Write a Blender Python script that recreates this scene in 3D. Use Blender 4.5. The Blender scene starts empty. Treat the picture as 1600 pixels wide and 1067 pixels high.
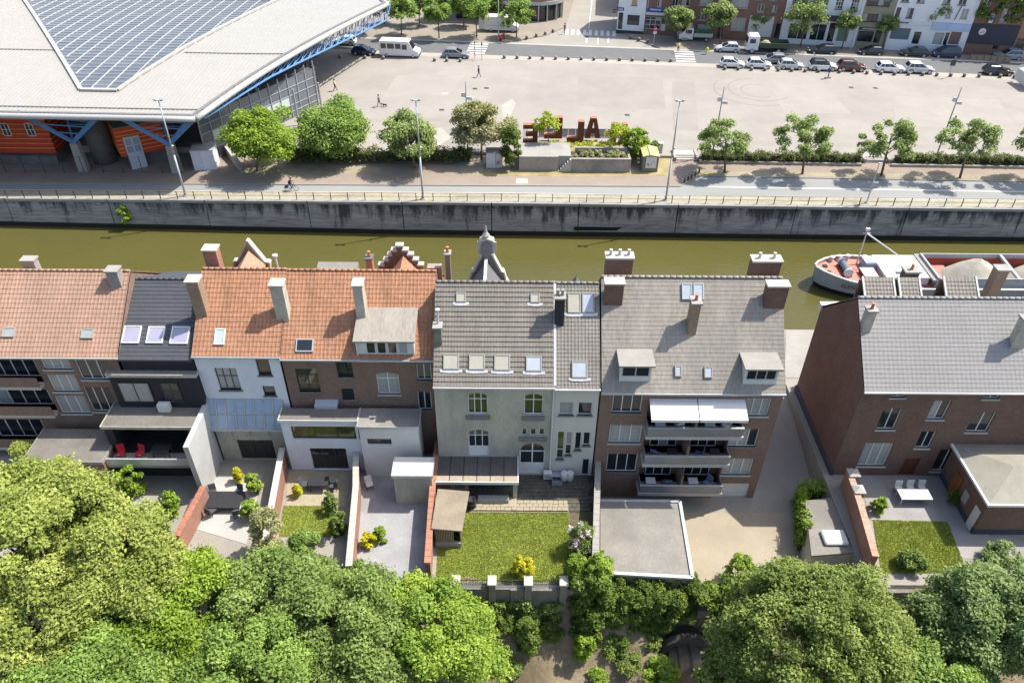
import bpy, math, random
import numpy as np
from mathutils import Vector, Matrix
random.seed(7); rng = np.random.default_rng(11)
scene = bpy.context.scene
COL = scene.collection
# ---------------------------------------------------------------- camera
F, TH, RO, H = 1209.0, math.atan(1209/1517), math.radians(.38), 43.0      # pixels of a 1600 px wide picture
cd = bpy.data.cameras.new('camera'); cam = bpy.data.objects.new('camera', cd); COL.objects.link(cam)
cd.sensor_width = 36; cd.sensor_fit = 'HORIZONTAL'; cd.lens = F/1600*36; cd.clip_start = .5; cd.clip_end = 2000
cam.matrix_world = Matrix.Translation((0, 0, H)) @ Matrix.Rotation(math.pi/2-TH, 4, 'X') @ Matrix.Rotation(RO, 4, 'Z')
scene.camera = cam
# ---------------------------------------------------------------- sky, sun, exposure
SUN = Vector((.6, .22, 1)).normalized()
elev = math.asin(SUN.z); azim = math.atan2(SUN.x, SUN.y)
w = bpy.data.worlds.new('World'); scene.world = w; w.use_nodes = True
nt = w.node_tree; nt.nodes.clear()
sk = nt.nodes.new('ShaderNodeTexSky'); sk.sky_type = 'NISHITA'; sk.sun_disc = False
sk.sun_elevation = elev; sk.sun_rotation = azim; sk.air_density = 1.0; sk.dust_density = 2.5; sk.ozone_density = 1
bg = nt.nodes.new('ShaderNodeBackground'); bg.inputs[1].default_value = .15
ou = nt.nodes.new('ShaderNodeOutputWorld'); nt.links.new(sk.outputs[0], bg.inputs[0]); nt.links.new(bg.outputs[0], ou.inputs[0])
sl = bpy.data.lights.new('sun', 'SUN'); sl.energy = 4.2; sl.angle = math.radians(.55); sl.color = (1, .95, .86)
so = bpy.data.objects.new('sun', sl); COL.objects.link(so); so.rotation_euler = SUN.to_track_quat('Z', 'Y').to_euler(); so.location = (60, 20, 100)
scene.view_settings.view_transform = 'Standard'; scene.view_settings.look = 'None'
scene.view_settings.exposure = .9; scene.view_settings.gamma = 1
# ---------------------------------------------------------------- pixel of the photograph -> point in the place
def ray(px, py):
    u = (px-800)/F; v = -(py-533.5)/F; c, s = math.cos(RO), math.sin(RO)
    u, v = u*c-v*s, u*s+v*c
    return (u, math.cos(TH)+v*math.sin(TH), -math.sin(TH)+v*math.cos(TH))
def P(px, py, z=0):                 # on the level z
    d = ray(px, py); k = (z-H)/d[2]; return Vector((d[0]*k, d[1]*k, z))
def PY(px, py, Y):                  # on the upright plane y = Y
    d = ray(px, py); k = Y/d[1]; return Vector((d[0]*k, Y, H+d[2]*k))
def depth(p): return p[1]*math.cos(TH)-(p[2]-H)*math.sin(TH)
# ---------------------------------------------------------------- materials
MATS = {}
def srgb(r, g, b):
    f = lambda c: (c/255/12.92 if c/255 < .04045 else ((c/255+.055)/1.055)**2.4)
    return (f(r), f(g), f(b))
# measured surface tones, relative to the first estimate
TONE = dict(asphalt=0.70, asphalt_quay=0.68, far_pavement=0.66, pavement_brick=0.68, dry_verge=0.70, dry_grass=0.74, concrete=0.70, pale_concrete=0.71, road_paint=0.74, verge=0.71, parking_lane=0.64, side_street=0.66, yard_concrete=0.64, embankment_soil=0.55, tile_grey=0.60, tile_annexe=0.70, slate_weathered=0.68, gravel_roof=0.66, bitumen_roof=0.70, white_paint=0.75, roof_metal=0.73, roof_seam=0.70, eave_white=0.74, yard_pale=0.70, patio_pale=0.70, patio_slabs=0.70, sandstone=0.71, tile_pale_grey=0.60, felt_tan=0.75, lead_flashing=0.74, gravel=0.74, bollard_stone=0.70, hall_glass0=0.61, hall_glass1=0.61, hall_glass2=0.61, glazing_bar=0.65, plaza_paving=0.88, tile_orange=0.90, tile_brown_orange=0.95, awning_cloth=0.80, skylight_violet=0.80, tyre_mark=0.88, bleached_patch=0.88, wall_coping=0.90, roof_white=0.80, flagstone=0.6, white_frame=0.92, quay_wall=1.00, deck_red=0.85, kiosk_yellow=0.85, corten_top=0.90, far_white=1.00, paint_white=0.90, balcony_glass=0.90)
def M(name, col, rough=.85, var=.16, scale=1.2, bump=.0, metal=0, spec=.35, stain=.0, stretch=(1, 1, 1), attr=None, fine=14, bscale=None, coat=0, transl=0, stain_col=None):
    if name in MATS: return MATS[name]
    if name in TONE: col = tuple(c*TONE[name] for c in col); stain_col = tuple(c*TONE[name] for c in stain_col) if stain_col else None
    m = bpy.data.materials.new(name); m.use_nodes = True; t = m.node_tree; N = t.nodes; L = t.links
    b = N['Principled BSDF']; b.inputs['Roughness'].default_value = rough; b.inputs['Metallic'].default_value = metal
    b.inputs['Specular IOR Level'].default_value = spec; b.inputs['Coat Weight'].default_value = coat
    tc = N.new('ShaderNodeTexCoord'); mp = N.new('ShaderNodeMapping'); mp.inputs['Scale'].default_value = stretch
    L.new(tc.outputs['Object'], mp.inputs[0])
    n1 = N.new('ShaderNodeTexNoise'); n1.inputs['Scale'].default_value = scale; n1.inputs['Detail'].default_value = 6; n1.inputs['Roughness'].default_value = .62
    n2 = N.new('ShaderNodeTexNoise'); n2.inputs['Scale'].default_value = fine; n2.inputs['Detail'].default_value = 3
    L.new(mp.outputs[0], n1.inputs[0]); L.new(mp.outputs[0], n2.inputs[0])
    ad = N.new('ShaderNodeMath'); ad.operation = 'ADD'; L.new(n1.outputs[0], ad.inputs[0]); L.new(n2.outputs[0], ad.inputs[1])
    mr = N.new('ShaderNodeMapRange'); mr.inputs[1].default_value = .7; mr.inputs[2].default_value = 1.3
    mr.inputs[3].default_value = 1-var; mr.inputs[4].default_value = 1+var; L.new(ad.outputs[0], mr.inputs[0])
    mx = N.new('ShaderNodeVectorMath'); mx.operation = 'SCALE'
    if attr:
        at = N.new('ShaderNodeAttribute'); at.attribute_name = attr; L.new(at.outputs['Color'], mx.inputs[0])
    else: mx.inputs[0].default_value = col
    L.new(mr.outputs[0], mx.inputs['Scale']); last = mx.outputs[0]
    if stain:
        n3 = N.new('ShaderNodeTexNoise'); n3.inputs['Scale'].default_value = scale*.35; n3.inputs['Detail'].default_value = 8; n3.inputs['Roughness'].default_value = .7
        L.new(mp.outputs[0], n3.inputs[0])
        r3 = N.new('ShaderNodeMapRange'); r3.inputs[1].default_value = .45; r3.inputs[2].default_value = .68; r3.inputs[4].default_value = stain
        L.new(n3.outputs[0], r3.inputs[0])
        mc = N.new('ShaderNodeMix'); mc.data_type = 'RGBA'; L.new(r3.outputs[0], mc.inputs[0]); L.new(last, mc.inputs[6])
        mc.inputs[7].default_value = (*(stain_col or tuple(c*.35 for c in col)), 1); last = mc.outputs[2]
    L.new(last, b.inputs['Base Color'])
    if bump:
        bn = N.new('ShaderNodeTexNoise'); bn.inputs['Scale'].default_value = bscale or fine; bn.inputs['Detail'].default_value = 4; L.new(mp.outputs[0], bn.inputs[0])
        bp = N.new('ShaderNodeBump'); bp.inputs['Strength'].default_value = bump; bp.inputs['Distance'].default_value = .06; L.new(bn.outputs[0], bp.inputs['Height']); L.new(bp.outputs[0], b.inputs['Normal'])
    if transl:
        tr = N.new('ShaderNodeBsdfTranslucent'); L.new(last, tr.inputs[0]); ms = N.new('ShaderNodeMixShader'); ms.inputs[0].default_value = transl
        L.new(b.outputs[0], ms.inputs[1]); L.new(tr.outputs[0], ms.inputs[2]); L.new(ms.outputs[0], N['Material Output'].inputs[0])
    MATS[name] = m; return m
def brickmat(name, c1, c2, mortar, w_=.24, h_=.075, rough=.9, stain=.25):
    if name in MATS: return MATS[name]
    m = M(name, c1, rough, .18, .8, stain=stain, fine=5); t = m.node_tree; N = t.nodes; L = t.links
    sx = N.new('ShaderNodeSeparateXYZ'); tc = next(n for n in N if n.type == 'TEX_COORD'); L.new(tc.outputs['Object'], sx.inputs[0])
    a = N.new('ShaderNodeMath'); a.operation = 'ADD'; L.new(sx.outputs[0], a.inputs[0]); L.new(sx.outputs[1], a.inputs[1])
    cb = N.new('ShaderNodeCombineXYZ'); L.new(a.outputs[0], cb.inputs[0]); L.new(sx.outputs[2], cb.inputs[1])
    br = N.new('ShaderNodeTexBrick'); br.inputs['Color1'].default_value = (*c1, 1); br.inputs['Color2'].default_value = (*c2, 1); br.inputs['Mortar'].default_value = (*mortar, 1)
    br.inputs['Scale'].default_value = 1; br.inputs['Brick Width'].default_value = w_; br.inputs['Row Height'].default_value = h_; br.inputs['Mortar Size'].default_value = .009
    L.new(cb.outputs[0], br.inputs[0]); sc = next(n for n in N if n.type == 'VECT_MATH'); L.new(br.outputs['Color'], sc.inputs[0])
    return m
# ---------------------------------------------------------------- mesh builder
class MB:
    def __init__(s): s.v = []; s.f = []; s.m = []; s.T = None; s.mi = 0
    def add(s, vs, fs):
        n = len(s.v)
        s.v += [tuple(s.T @ Vector(p)) if s.T else tuple(p) for p in vs]
        for f in fs: s.f.append(tuple(i+n for i in f)); s.m.append(s.mi)
        return s
    def box(s, x0, x1, y0, y1, z0, z1):
        return s.add([(x0,y0,z0),(x1,y0,z0),(x1,y1,z0),(x0,y1,z0),(x0,y0,z1),(x1,y0,z1),(x1,y1,z1),(x0,y1,z1)],
                     [(0,3,2,1),(4,5,6,7),(0,1,5,4),(1,2,6,5),(2,3,7,6),(3,0,4,7)])
    def quad(s, *p): return s.add(p, [tuple(range(len(p)))])
    def prism(s, poly, d):                       # polygon (3D points) pushed along d
        n = len(poly); d = Vector(d); a = [Vector(p) for p in poly]
        return s.add(a+[p+d for p in a], [tuple(range(n))[::-1], tuple(range(n, 2*n))]+[(i, (i+1) % n, n+(i+1) % n, n+i) for i in range(n)])
    def tube(s, p0, p1, r0, r1=None, n=6, cap=True):
        r1 = r0 if r1 is None else r1; p0 = Vector(p0); p1 = Vector(p1); d = (p1-p0)
        if d.length < 1e-6: return s
        d.normalize(); a = d.orthogonal().normalized(); b = d.cross(a); vs = []
        for p, r in ((p0, r0), (p1, r1)):
            for i in range(n): t = 2*math.pi*i/n; vs.append(p+(a*math.cos(t)+b*math.sin(t))*r)
        fs = [(i, (i+1) % n, n+(i+1) % n, n+i) for i in range(n)]
        if cap: fs += [tuple(range(n))[::-1], tuple(range(n, 2*n))]
        return s.add(vs, fs)
    def path(s, pts, r, n=6):
        for a, b in zip(pts, pts[1:]): s.tube(a, b, r, None, n)
        return s
    def bar(s, p0, p1, wd, ht):                  # square bar between two points, top edge level
        p0 = Vector(p0); p1 = Vector(p1); d = (p1-p0).normalized(); up = Vector((0, 0, 1))
        if abs(d.z) > .99: up = Vector((0, 1, 0))
        a = d.cross(up).normalized()*wd/2; b = a.cross(d).normalized()*ht/2
        vs = [p+x*a+y*b for p in (p0, p1) for x, y in ((-1,-1),(1,-1),(1,1),(-1,1))]
        return s.add(vs, [(0,1,2,3)[::-1],(4,5,6,7),(0,1,5,4),(1,2,6,5),(2,3,7,6),(3,0,4,7)])
    def lathe(s, c, prof, n=12):                 # prof: (r, z) list
        c = Vector(c); vs = []
        for r, z in prof:
            for i in range(n): t = 2*math.pi*i/n; vs.append((c.x+r*math.cos(t), c.y+r*math.sin(t), c.z+z))
        fs = [(k*n+i, k*n+(i+1) % n, (k+1)*n+(i+1) % n, (k+1)*n+i) for k in range(len(prof)-1) for i in range(n)]
        fs += [tuple(range(n))[::-1], tuple((len(prof)-1)*n+i for i in range(n))]
        return s.add(vs, fs)
    def loft(s, rings, cap=True):
        n = len(rings[0]); vs = [p for r in rings for p in r]
        fs = [(k*n+i, k*n+(i+1) % n, (k+1)*n+(i+1) % n, (k+1)*n+i) for k in range(len(rings)-1) for i in range(n)]
        if cap: fs += [tuple(range(n))[::-1], tuple((len(rings)-1)*n+i for i in range(n))]
        return s.add(vs, fs)
    def build(s, name, mat, parent=None, smooth=False, kind=None, label=None, bevel=0):
        me = bpy.data.meshes.new(name); me.from_pydata(s.v, [], s.f)
        mats = mat if isinstance(mat, (list, tuple)) else [mat]
        for m in mats: me.materials.append(m)
        if len(mats) > 1: me.polygons.foreach_set('material_index', s.m)
        if smooth: me.polygons.foreach_set('use_smooth', [True]*len(s.f))
        me.update()
        import bmesh
        bm = bmesh.new(); bm.from_mesh(me); bmesh.ops.recalc_face_normals(bm, faces=bm.faces); bm.to_mesh(me); bm.free()
        o = bpy.data.objects.new(name, me); COL.objects.link(o)
        if parent: o.parent = parent
        if kind: o['kind'] = kind
        if label: o['label'] = label
        if bevel:
            b = o.modifiers.new('bevel', 'BEVEL'); b.width = bevel; b.segments = 1; b.limit_method = 'ANGLE'
        return o
def tag(o, label, cat, group=None):
    o['label'] = label; o['category'] = cat
    if group: o['group'] = group
    return o
def empty(name, loc, label, cat, group=None, rz=0):
    o = bpy.data.objects.new(name, None); COL.objects.link(o); o.location = loc; o.rotation_euler = (0, 0, rz); o.empty_display_size = .3
    return tag(o, label, cat, group)
def dup(o, loc=None, rz=None, label=None, parent=None, scale=None):
    c = o.copy(); COL.objects.link(c); c.parent = parent
    if loc is not None: c.location = loc
    if rz is not None: c.rotation_euler = (0, 0, rz)
    if scale is not None: c.scale = (scale,)*3 if not hasattr(scale, '__len__') else scale
    if label: c['label'] = label
    for ch in o.children: dup(ch, parent=c)
    return c
def child_mesh(me, name, parent, loc, rot=(0, 0, 0), scale=(1, 1, 1)):      # shares mesh data
    o = bpy.data.objects.new(name, me); COL.objects.link(o); o.parent = parent; o.location = loc; o.rotation_euler = rot; o.scale = scale; return o
BOXES = {}
def unit_box(mat):
    if mat.name not in BOXES:
        b = MB().box(-.5, .5, -.5, .5, -.5, .5); me = bpy.data.meshes.new('piece'); me.from_pydata(b.v, [], b.f); me.materials.append(mat); BOXES[mat.name] = me
    return BOXES[mat.name]
def boxpart(name, mat, parent, x0, x1, y0, y1, z0, z1, rot=(0, 0, 0)):
    return child_mesh(unit_box(mat), name, parent, ((x0+x1)/2, (y0+y1)/2, (z0+z1)/2), rot, (x1-x0, y1-y0, z1-z0))
def structure(o): o['kind'] = 'structure'; return o
# ---------------------------------------------------------------- a facade: local x along, z up, y = 0 on the face, +y into the house
def facade(root, x0, x1, z0, z1, mat, openings, y=0, thick=.3, name='wall'):
    """openings: dicts x0,x1,z0,z1 (+arch rise). Cells between the openings become wall, every opening gets its reveals."""
    b = MB(); xs = sorted({x0, x1, *[o[k] for o in openings for k in ('x0', 'x1')]}); zs = sorted({z0, z1, *[o[k] for o in openings for k in ('z0', 'z1')]})
    for i in range(len(xs)-1):
        for j in range(len(zs)-1):
            cx, cz = (xs[i]+xs[i+1])/2, (zs[j]+zs[j+1])/2
            if any(o['x0'] < cx < o['x1'] and o['z0'] < cz < o['z1'] for o in openings): continue
            b.quad((xs[i], y, zs[j]), (xs[i+1], y, zs[j]), (xs[i+1], y, zs[j+1]), (xs[i], y, zs[j+1]))
    for o in openings:
        a, c, d, e = o['x0'], o['x1'], o['z0'], o['z1']; t = y+o.get('deep', thick)
        b.quad((a,y,d),(a,t,d),(a,t,e),(a,y,e)); b.quad((c,y,d),(c,y,e),(c,t,e),(c,t,d)); b.quad((a,y,d),(c,y,d),(c,t,d),(a,t,d)); b.quad((a,y,e),(a,t,e),(c,t,e),(c,y,e))
        r = o.get('arch', 0)
        if r:                                    # spandrels left and right of the arched head
            n = 10; m = (a+c)/2; hw = (c-a)/2; R = (hw*hw+r*r)/(2*r)
            arc = [(m+hw*math.cos(math.pi*k/n), e-r+0) for k in range(n+1)]
            arc = []
            for k in range(n+1):
                X = c-(c-a)*k/n; Z = e-R+math.sqrt(max(0, R*R-(X-m)**2)); arc.append((X, Z))
            for k in range(n):
                (X0, Z0), (X1, Z1) = arc[k], arc[k+1]
                b.quad((X0, y+.004, Z0), (X0, y+.004, e), (X1, y+.004, e), (X1, y+.004, Z1)); b.quad((X0, y+.004, Z0), (X1, y+.004, Z1), (X1, y+.14, Z1), (X0, y+.14, Z0))
    return b.build(name, mat, root)
def window(root, o, frame, glass, cols=2, rows=(), y=0, fw=.06, recess=.12, sill=None, panel=0, name='window', panel_mat=None):
    """frame with bars, one pane per light as a sub-part. rows: heights (fractions) of cross bars"""
    x0, x1, z0, z1 = o['x0'], o['x1'], o['z0'], o['z1']; b = MB(); ya, yb = y+recess, y+recess+.06
    b.box(x0, x0+fw, ya, yb, z0, z1); b.box(x1-fw, x1, ya, yb, z0, z1); b.box(x0+fw, x1-fw, ya+.002, yb-.002, z0, z0+fw); b.box(x0+fw, x1-fw, ya+.002, yb-.002, z1-fw, z1)
    zc = [z0]+[z0+(z1-z0)*r for r in rows]+[z1]; xc = [x0+(x1-x0)*k/cols for k in range(cols+1)]
    for X in xc[1:-1]: b.box(X-fw/2, X+fw/2, ya+.004, yb-.004, z0+fw, z1-fw)
    for Z in zc[1:-1]: b.box(x0+fw, x1-fw, ya+.006, yb-.006, Z-fw/2, Z+fw/2)
    if panel: b.box(x0+fw, x1-fw, ya+.02, yb-.01, z0+fw, z0+(z1-z0)*panel)
    fr = b.build(name, frame, root)
    for i in range(cols):
        for j in range(len(zc)-1):
            if panel and j == 0: continue
            boxpart('pane', MATS['window_glass_curtain'] if glass.name == 'window_glass' and name == 'window' and random.random() < .2 else glass, fr, xc[i]+fw/2, xc[i+1]-fw/2, ya+.03, ya+.045, zc[j]+fw/2, zc[j+1]-fw/2)
    if sill: MB().box(x0-.08, x1+.08, y-.1, y+recess, z0-.1, z0).build('sill', sill, fr)
    return fr
def op(px0, py0, px1, py1, Y, X0=0, Z0=0, **k):    # photograph rectangle -> opening on the plane Y
    a = PY(px0, (py0+py1)/2, Y).x-X0; c = PY(px1, (py0+py1)/2, Y).x-X0; m = (px0+px1)/2
    return dict(x0=a, x1=c, z0=PY(m, py1, Y).z-Z0, z1=PY(m, py0, Y).z-Z0, **k)
def tiles(x0, x1, A, B, cw, ch, amp=.018, lip=.03, sub=3, wave=True):
    """courses of roof tiles between the eave line A=(y,z) and ridge B=(y,z): list of MB, one per course"""
    A = Vector((0, *A)); B = Vector((0, *B)); L = (B-A).length; d = (B-A).normalized(); n = Vector((0, -d.z, d.y))
    if n.z < 0: n = -n
    k = max(1, round(L/ch)); nx = max(2, round((x1-x0)/cw)*sub); out = []
    for i in range(k):
        b = MB(); r0, r1 = [], []; ra = []
        for j in range(nx+1):
            x = x0+(x1-x0)*j/nx; wv = (amp*math.cos(2*math.pi*j/sub) if wave else 0)
            jit = random.uniform(-.004, .004)
            p = A+d*(L*i/k-.02)+n*(lip+.02+wv+jit); q = A+d*(L*(i+1)/k)+n*(.012+wv)
            r0.append((x, p.y, p.z)); r1.append((x, q.y, q.z)); e = p-n*(lip+.015); ra.append((x, e.y, e.z))
        m = nx+1; b.add(ra+r0+r1, [(j, j+1, m+j+1, m+j) for j in range(nx)]+[(m+j, m+j+1, 2*m+j+1, 2*m+j) for j in range(nx)])
        out.append(b)
    return out
def join(bs):
    r = MB()
    for b in bs: r.add(b.v, b.f)
    return r
# ================================================================ THE SETTING
ZW = -4.5
asphalt = M('asphalt', (.17, .175, .175), .9, .12, .5, bump=.15, fine=25, stain=.3, stain_col=(.11, .11, .11))
asphalt2 = M('asphalt_quay', (.34, .345, .33), .92, .1, .4, bump=.12, fine=25, stain=.25, stain_col=(.25, .25, .24), stretch=(.25, 1, 1))
plazam = M('plaza_paving', (.298, .274, .243), .93, .12, .2, bump=.12, fine=7, stain=.75, stain_col=(.243, .224, .198))
pavem = M('pavement_brick', (.36, .29, .235), .93, .12, .4, bump=.15, fine=12, stain=.4, stain_col=(.27, .22, .18))
farpave = M('far_pavement', (.36, .315, .26), .93, .12, .4, fine=12, stain=.4, stain_col=(.26, .22, .18))
dirt = M('dry_verge', (.36, .31, .21), .95, .3, .6, bump=.4, fine=8, stain=.7, stain_col=(.40, .36, .27))
drygrass = M('dry_grass', (.38, .31, .155), .95, .35, .5, bump=.5, fine=9, stain=.6, stain_col=(.2, .18, .06))
concrete = M('concrete', (.40, .385, .35), .9, .14, .7, bump=.2, fine=12, stain=.35, stain_col=(.22, .21, .19))
palec = M('pale_concrete', (.56, .53, .47), .9, .12, .6, fine=10, stain=.25, stain_col=(.4, .38, .33))
darkconc = M('dark_concrete', (.13, .125, .115), .9, .25, .8, bump=.3, fine=9, stain=.5)
kerbm = M('kerb_stone', (.25, .24, .22), .9, .1, 1)
white_line = M('road_paint', (.72, .70, .66), .8, .12, 2)
earth = M('bare_earth', (.34, .27, .19), .95, .25, .5, bump=.5, fine=5, stain=.6, stain_col=(.16, .13, .07))
darkearth = M('bank_soil', (.10, .08, .05), .95, .35, .6, bump=.6, fine=4, stain=.6, stain_col=(.05, .06, .02))
def quaywallmat():
    m = M('quay_wall', (.27, .26, .24), .92, .4, .5, bump=.6, fine=3.2, stretch=(.16, .16, 1.6)); t = m.node_tree; N = t.nodes; L = t.links
    tc = next(n for n in N if n.type == 'TEX_COORD'); sc = next(n for n in N if n.type == 'VECT_MATH'); b = N['Principled BSDF']
    mp = N.new('ShaderNodeMapping'); mp.inputs['Scale'].default_value = (.55, .55, .12); L.new(tc.outputs['Object'], mp.inputs[0])
    n = N.new('ShaderNodeTexNoise'); n.inputs['Scale'].default_value = 1.1; n.inputs['Detail'].default_value = 9; n.inputs['Roughness'].default_value = .72; L.new(mp.outputs[0], n.inputs[0])
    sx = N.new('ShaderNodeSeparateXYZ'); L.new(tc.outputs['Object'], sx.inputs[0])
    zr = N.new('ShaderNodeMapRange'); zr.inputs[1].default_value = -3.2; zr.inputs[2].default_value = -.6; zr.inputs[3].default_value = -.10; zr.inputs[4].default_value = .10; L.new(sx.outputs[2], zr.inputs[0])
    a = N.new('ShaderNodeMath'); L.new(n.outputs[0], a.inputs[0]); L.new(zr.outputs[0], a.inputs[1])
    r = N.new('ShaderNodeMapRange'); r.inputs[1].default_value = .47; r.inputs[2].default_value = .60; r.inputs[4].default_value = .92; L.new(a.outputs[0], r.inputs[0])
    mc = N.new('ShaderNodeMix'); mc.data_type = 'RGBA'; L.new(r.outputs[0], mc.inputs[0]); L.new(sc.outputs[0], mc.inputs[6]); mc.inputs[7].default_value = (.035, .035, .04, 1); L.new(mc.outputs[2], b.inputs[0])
    return m
quaywall = quaywallmat()
def watermat():
    m = bpy.data.materials.new('river_water'); m.use_nodes = True; t = m.node_tree; N = t.nodes; L = t.links; b = N['Principled BSDF']
    tc = N.new('ShaderNodeTexCoord'); mp = N.new('ShaderNodeMapping'); mp.inputs['Scale'].default_value = (.5, 1, 1); L.new(tc.outputs['Object'], mp.inputs[0])
    n = N.new('ShaderNodeTexNoise'); n.inputs['Scale'].default_value = .12; n.inputs['Detail'].default_value = 4; L.new(mp.outputs[0], n.inputs[0])
    cr = N.new('ShaderNodeMix'); cr.data_type = 'RGBA'; cr.inputs[6].default_value = (.066, .062, .018, 1); cr.inputs[7].default_value = (.088, .080, .024, 1); L.new(n.outputs[0], cr.inputs[0]); L.new(cr.outputs[2], b.inputs[0])
    b.inputs['Roughness'].default_value = .08; b.inputs['IOR'].default_value = 1.33; b.inputs['Specular IOR Level'].default_value = .4
    n2 = N.new('ShaderNodeTexNoise'); n2.inputs['Scale'].default_value = 2.2; n2.inputs['Detail'].default_value = 4; L.new(mp.outputs[0], n2.inputs[0])
    bp = N.new('ShaderNodeBump'); bp.inputs['Strength'].default_value = .55; bp.inputs['Distance'].default_value = .1; L.new(n2.outputs[0], bp.inputs['Height']); L.new(bp.outputs[0], b.inputs['Normal'])
    return m
structure(MB().quad((-420, 50, ZW), (420, 50, ZW), (420, 90, ZW), (-420, 90, ZW)).build('river_water', watermat()))
def zq(x): return -.4+.013*max(-60, min(0, x+10))
def Q(px, py, dz=0):
    p = P(px, py, -.4)
    for _ in range(4): p = P(px, py, zq(p.x)+dz)
    return p
def lerp_line(line, x):
    for (xa, ya), (xb, yb) in zip(line, line[1:]):
        if x <= xb or (xb, yb) == line[-1]: return ya+(yb-ya)*(x-xa)/(xb-xa)
XS = [-700, -300, 0, 100, 200, 300, 400, 500, 650, 800, 930, 1063, 1092, 1200, 1400, 1600, 1900, 2300]
def yl(line, x):
    if x <= line[0][0]:
        (xa, ya), (xb, yb) = line[0], line[1]
        return ya+(yb-ya)*(x-xa)/(xb-xa)
    return lerp_line(line, x)
def strip(name, la, lb, mat, dz=0, x0=-700, x1=2300, kind='structure', zfun=None):
    xs = sorted({x for x in XS if x0 < x < x1} | {x0, x1}); b = MB(); A = [Q(x, yl(la, x), dz) for x in xs]; B = [Q(x, yl(lb, x), dz) for x in xs]; n = len(xs)
    b.add(A+B, [(i, i+1, n+i+1, n+i) for i in range(n-1)]); o = b.build(name, mat); o['kind'] = kind; return o
L_WALL = [(0, 310), (800, 317), (1600, 326.5)]
L_VERGE = [(0, 297.5), (800, 302.5), (1600, 314)]
L_KERB = [(0, 285.5), (800, 289.5), (1063, 290.5), (1092, 274.5), (1600, 283)]
L_BACK = [(0, 238), (800, 243), (1600, 259.5)]
sub = lambda l, d: [(x, y+d) for x, y in l]
strip('quay_road', L_VERGE, sub(L_KERB, -2), asphalt2, 0)
strip('quay_verge', L_WALL, sub(L_VERGE, -.5), M('verge', (.37, .335, .24), .95, .35, .8, bump=.4, fine=6, stain=.8, stain_col=(.47, .44, .36), stretch=(.3, 1, 1)), .05)
strip('quay_pavement', L_KERB, L_BACK, pavem, .1)
b = MB(); xs = XS; 
for x0, x1 in zip(xs, xs[1:]):
    p, q = Q(x0, yl(L_KERB, x0), .1), Q(x1, yl(L_KERB, x1), .1); d = Vector((0, -.12, 0))
    b.add([p+d+Vector((0,0,-.15)), q+d+Vector((0,0,-.15)), q+d+Vector((0,0,.01)), p+d+Vector((0,0,.01)), p+Vector((0,.03,.01)), q+Vector((0,.03,.01))], [(0,1,2,3),(3,2,5,4)])
structure(b.build('quay_kerb', kerbm))
strip('parking_line', [(1100, 292.5), (1600, 300.5)], [(1100, 291), (1600, 299)], white_line, .006, 1105, 2300)
strip('road_edge_line', sub(L_VERGE, -.3), sub(L_VERGE, -1.0), white_line, .006)
# far bank wall: panels between joints, coping on top
JOINTS = [-420, -260, 8, 168, 320, 480, 628, 768, 905, 1060, 1245, 1420, 1600, 1800, 2000, 2200]
wall_root = empty('quay_wall', (0, 80, ZW), 'long dark stained concrete quay wall along the far bank of the river', 'wall')
for x0, x1 in zip(JOINTS, JOINTS[1:]):
    p, q = Q(x0, yl(L_WALL, x0)), Q(x1, yl(L_WALL, x1)); d = (q-p); d.z = 0; d.normalize(); n = Vector((d.y, -d.x, 0)); p = p+d*.05; q = q-d*.05
    j = random.uniform(-.03, .03); b = MB(); k = 3
    zs = [ZW-2, -3.9, -2.3, -.25]
    vs = []
    for t in (p, q):
        vs += [t+n*(.35+j)-Vector((0, 0, t.z-(ZW-2))), t+n*(.30+j)-Vector((0, 0, t.z+3.4)), t+n*(.05+j)-Vector((0, 0, .28)), t-n*.35-Vector((0, 0, .28)), t-n*.35-Vector((0, 0, t.z-(ZW-2)))]
    b.add(vs, [(0,5,6,1),(1,6,7,2),(2,7,8,3),(0,1,2,3,4),(9,8,7,6,5)])
    o = b.build('panel', quaywall, wall_root); o.location = -wall_root.location
    b = MB(); b.add([p+n*.22+Vector((0,0,-.28)), q+n*.22+Vector((0,0,-.28)), q+n*.22+Vector((0,0,.06)), p+n*.22+Vector((0,0,.06)), p-n*.5+Vector((0,0,.06)), q-n*.5+Vector((0,0,.06)), p-n*.0+Vector((0,0,-.28)), q-n*.0+Vector((0,0,-.28))], [(0,1,2,3),(3,2,5,4),(6,7,1,0)])
    o = b.build('coping', concrete, wall_root); o.location = -wall_root.location
b = MB()
for x0, x1 in zip(JOINTS, JOINTS[1:]): p, q = Q(x0, yl(L_WALL, x0)), Q(x1, yl(L_WALL, x1)); b.quad(p+Vector((0,.1,-.3)), q+Vector((0,.1,-.3)), Vector((q.x, q.y+.1, ZW-2)), Vector((p.x, p.y+.1, ZW-2)))
o = b.build('joint_backing', M('joint_dark', (.02, .02, .02), .95), wall_root); o.location = -wall_root.location
Yl = Q(940, yl(L_WALL, 940)).y-.2; p, q = PY(897, 354, Yl), PY(985, 360, Yl)                       # long dark outlet slot and two mooring recesses
boxpart('outlet_slot', M('slot_black', (.008, .008, .008), .9), wall_root, p.x, q.x, Yl-.1-80, Yl+.2-80, q.z-ZW, p.z-ZW)
for px, py in ((1253, 361), (1580, 366)):
    Yl = Q(px, yl(L_WALL, px)).y-.1; p = PY(px, py, Yl)
    boxpart('mooring_recess', concrete, wall_root, p.x-.6, p.x+.6, Yl-.25-80, Yl-80, p.z-ZW-.1, p.z-ZW+.2)
undercut = M('undercut_shade', (.018, .02, .014), .6, .3, 1.5)  # near-black strip built in place of the shadow under the wall's undercut
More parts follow.
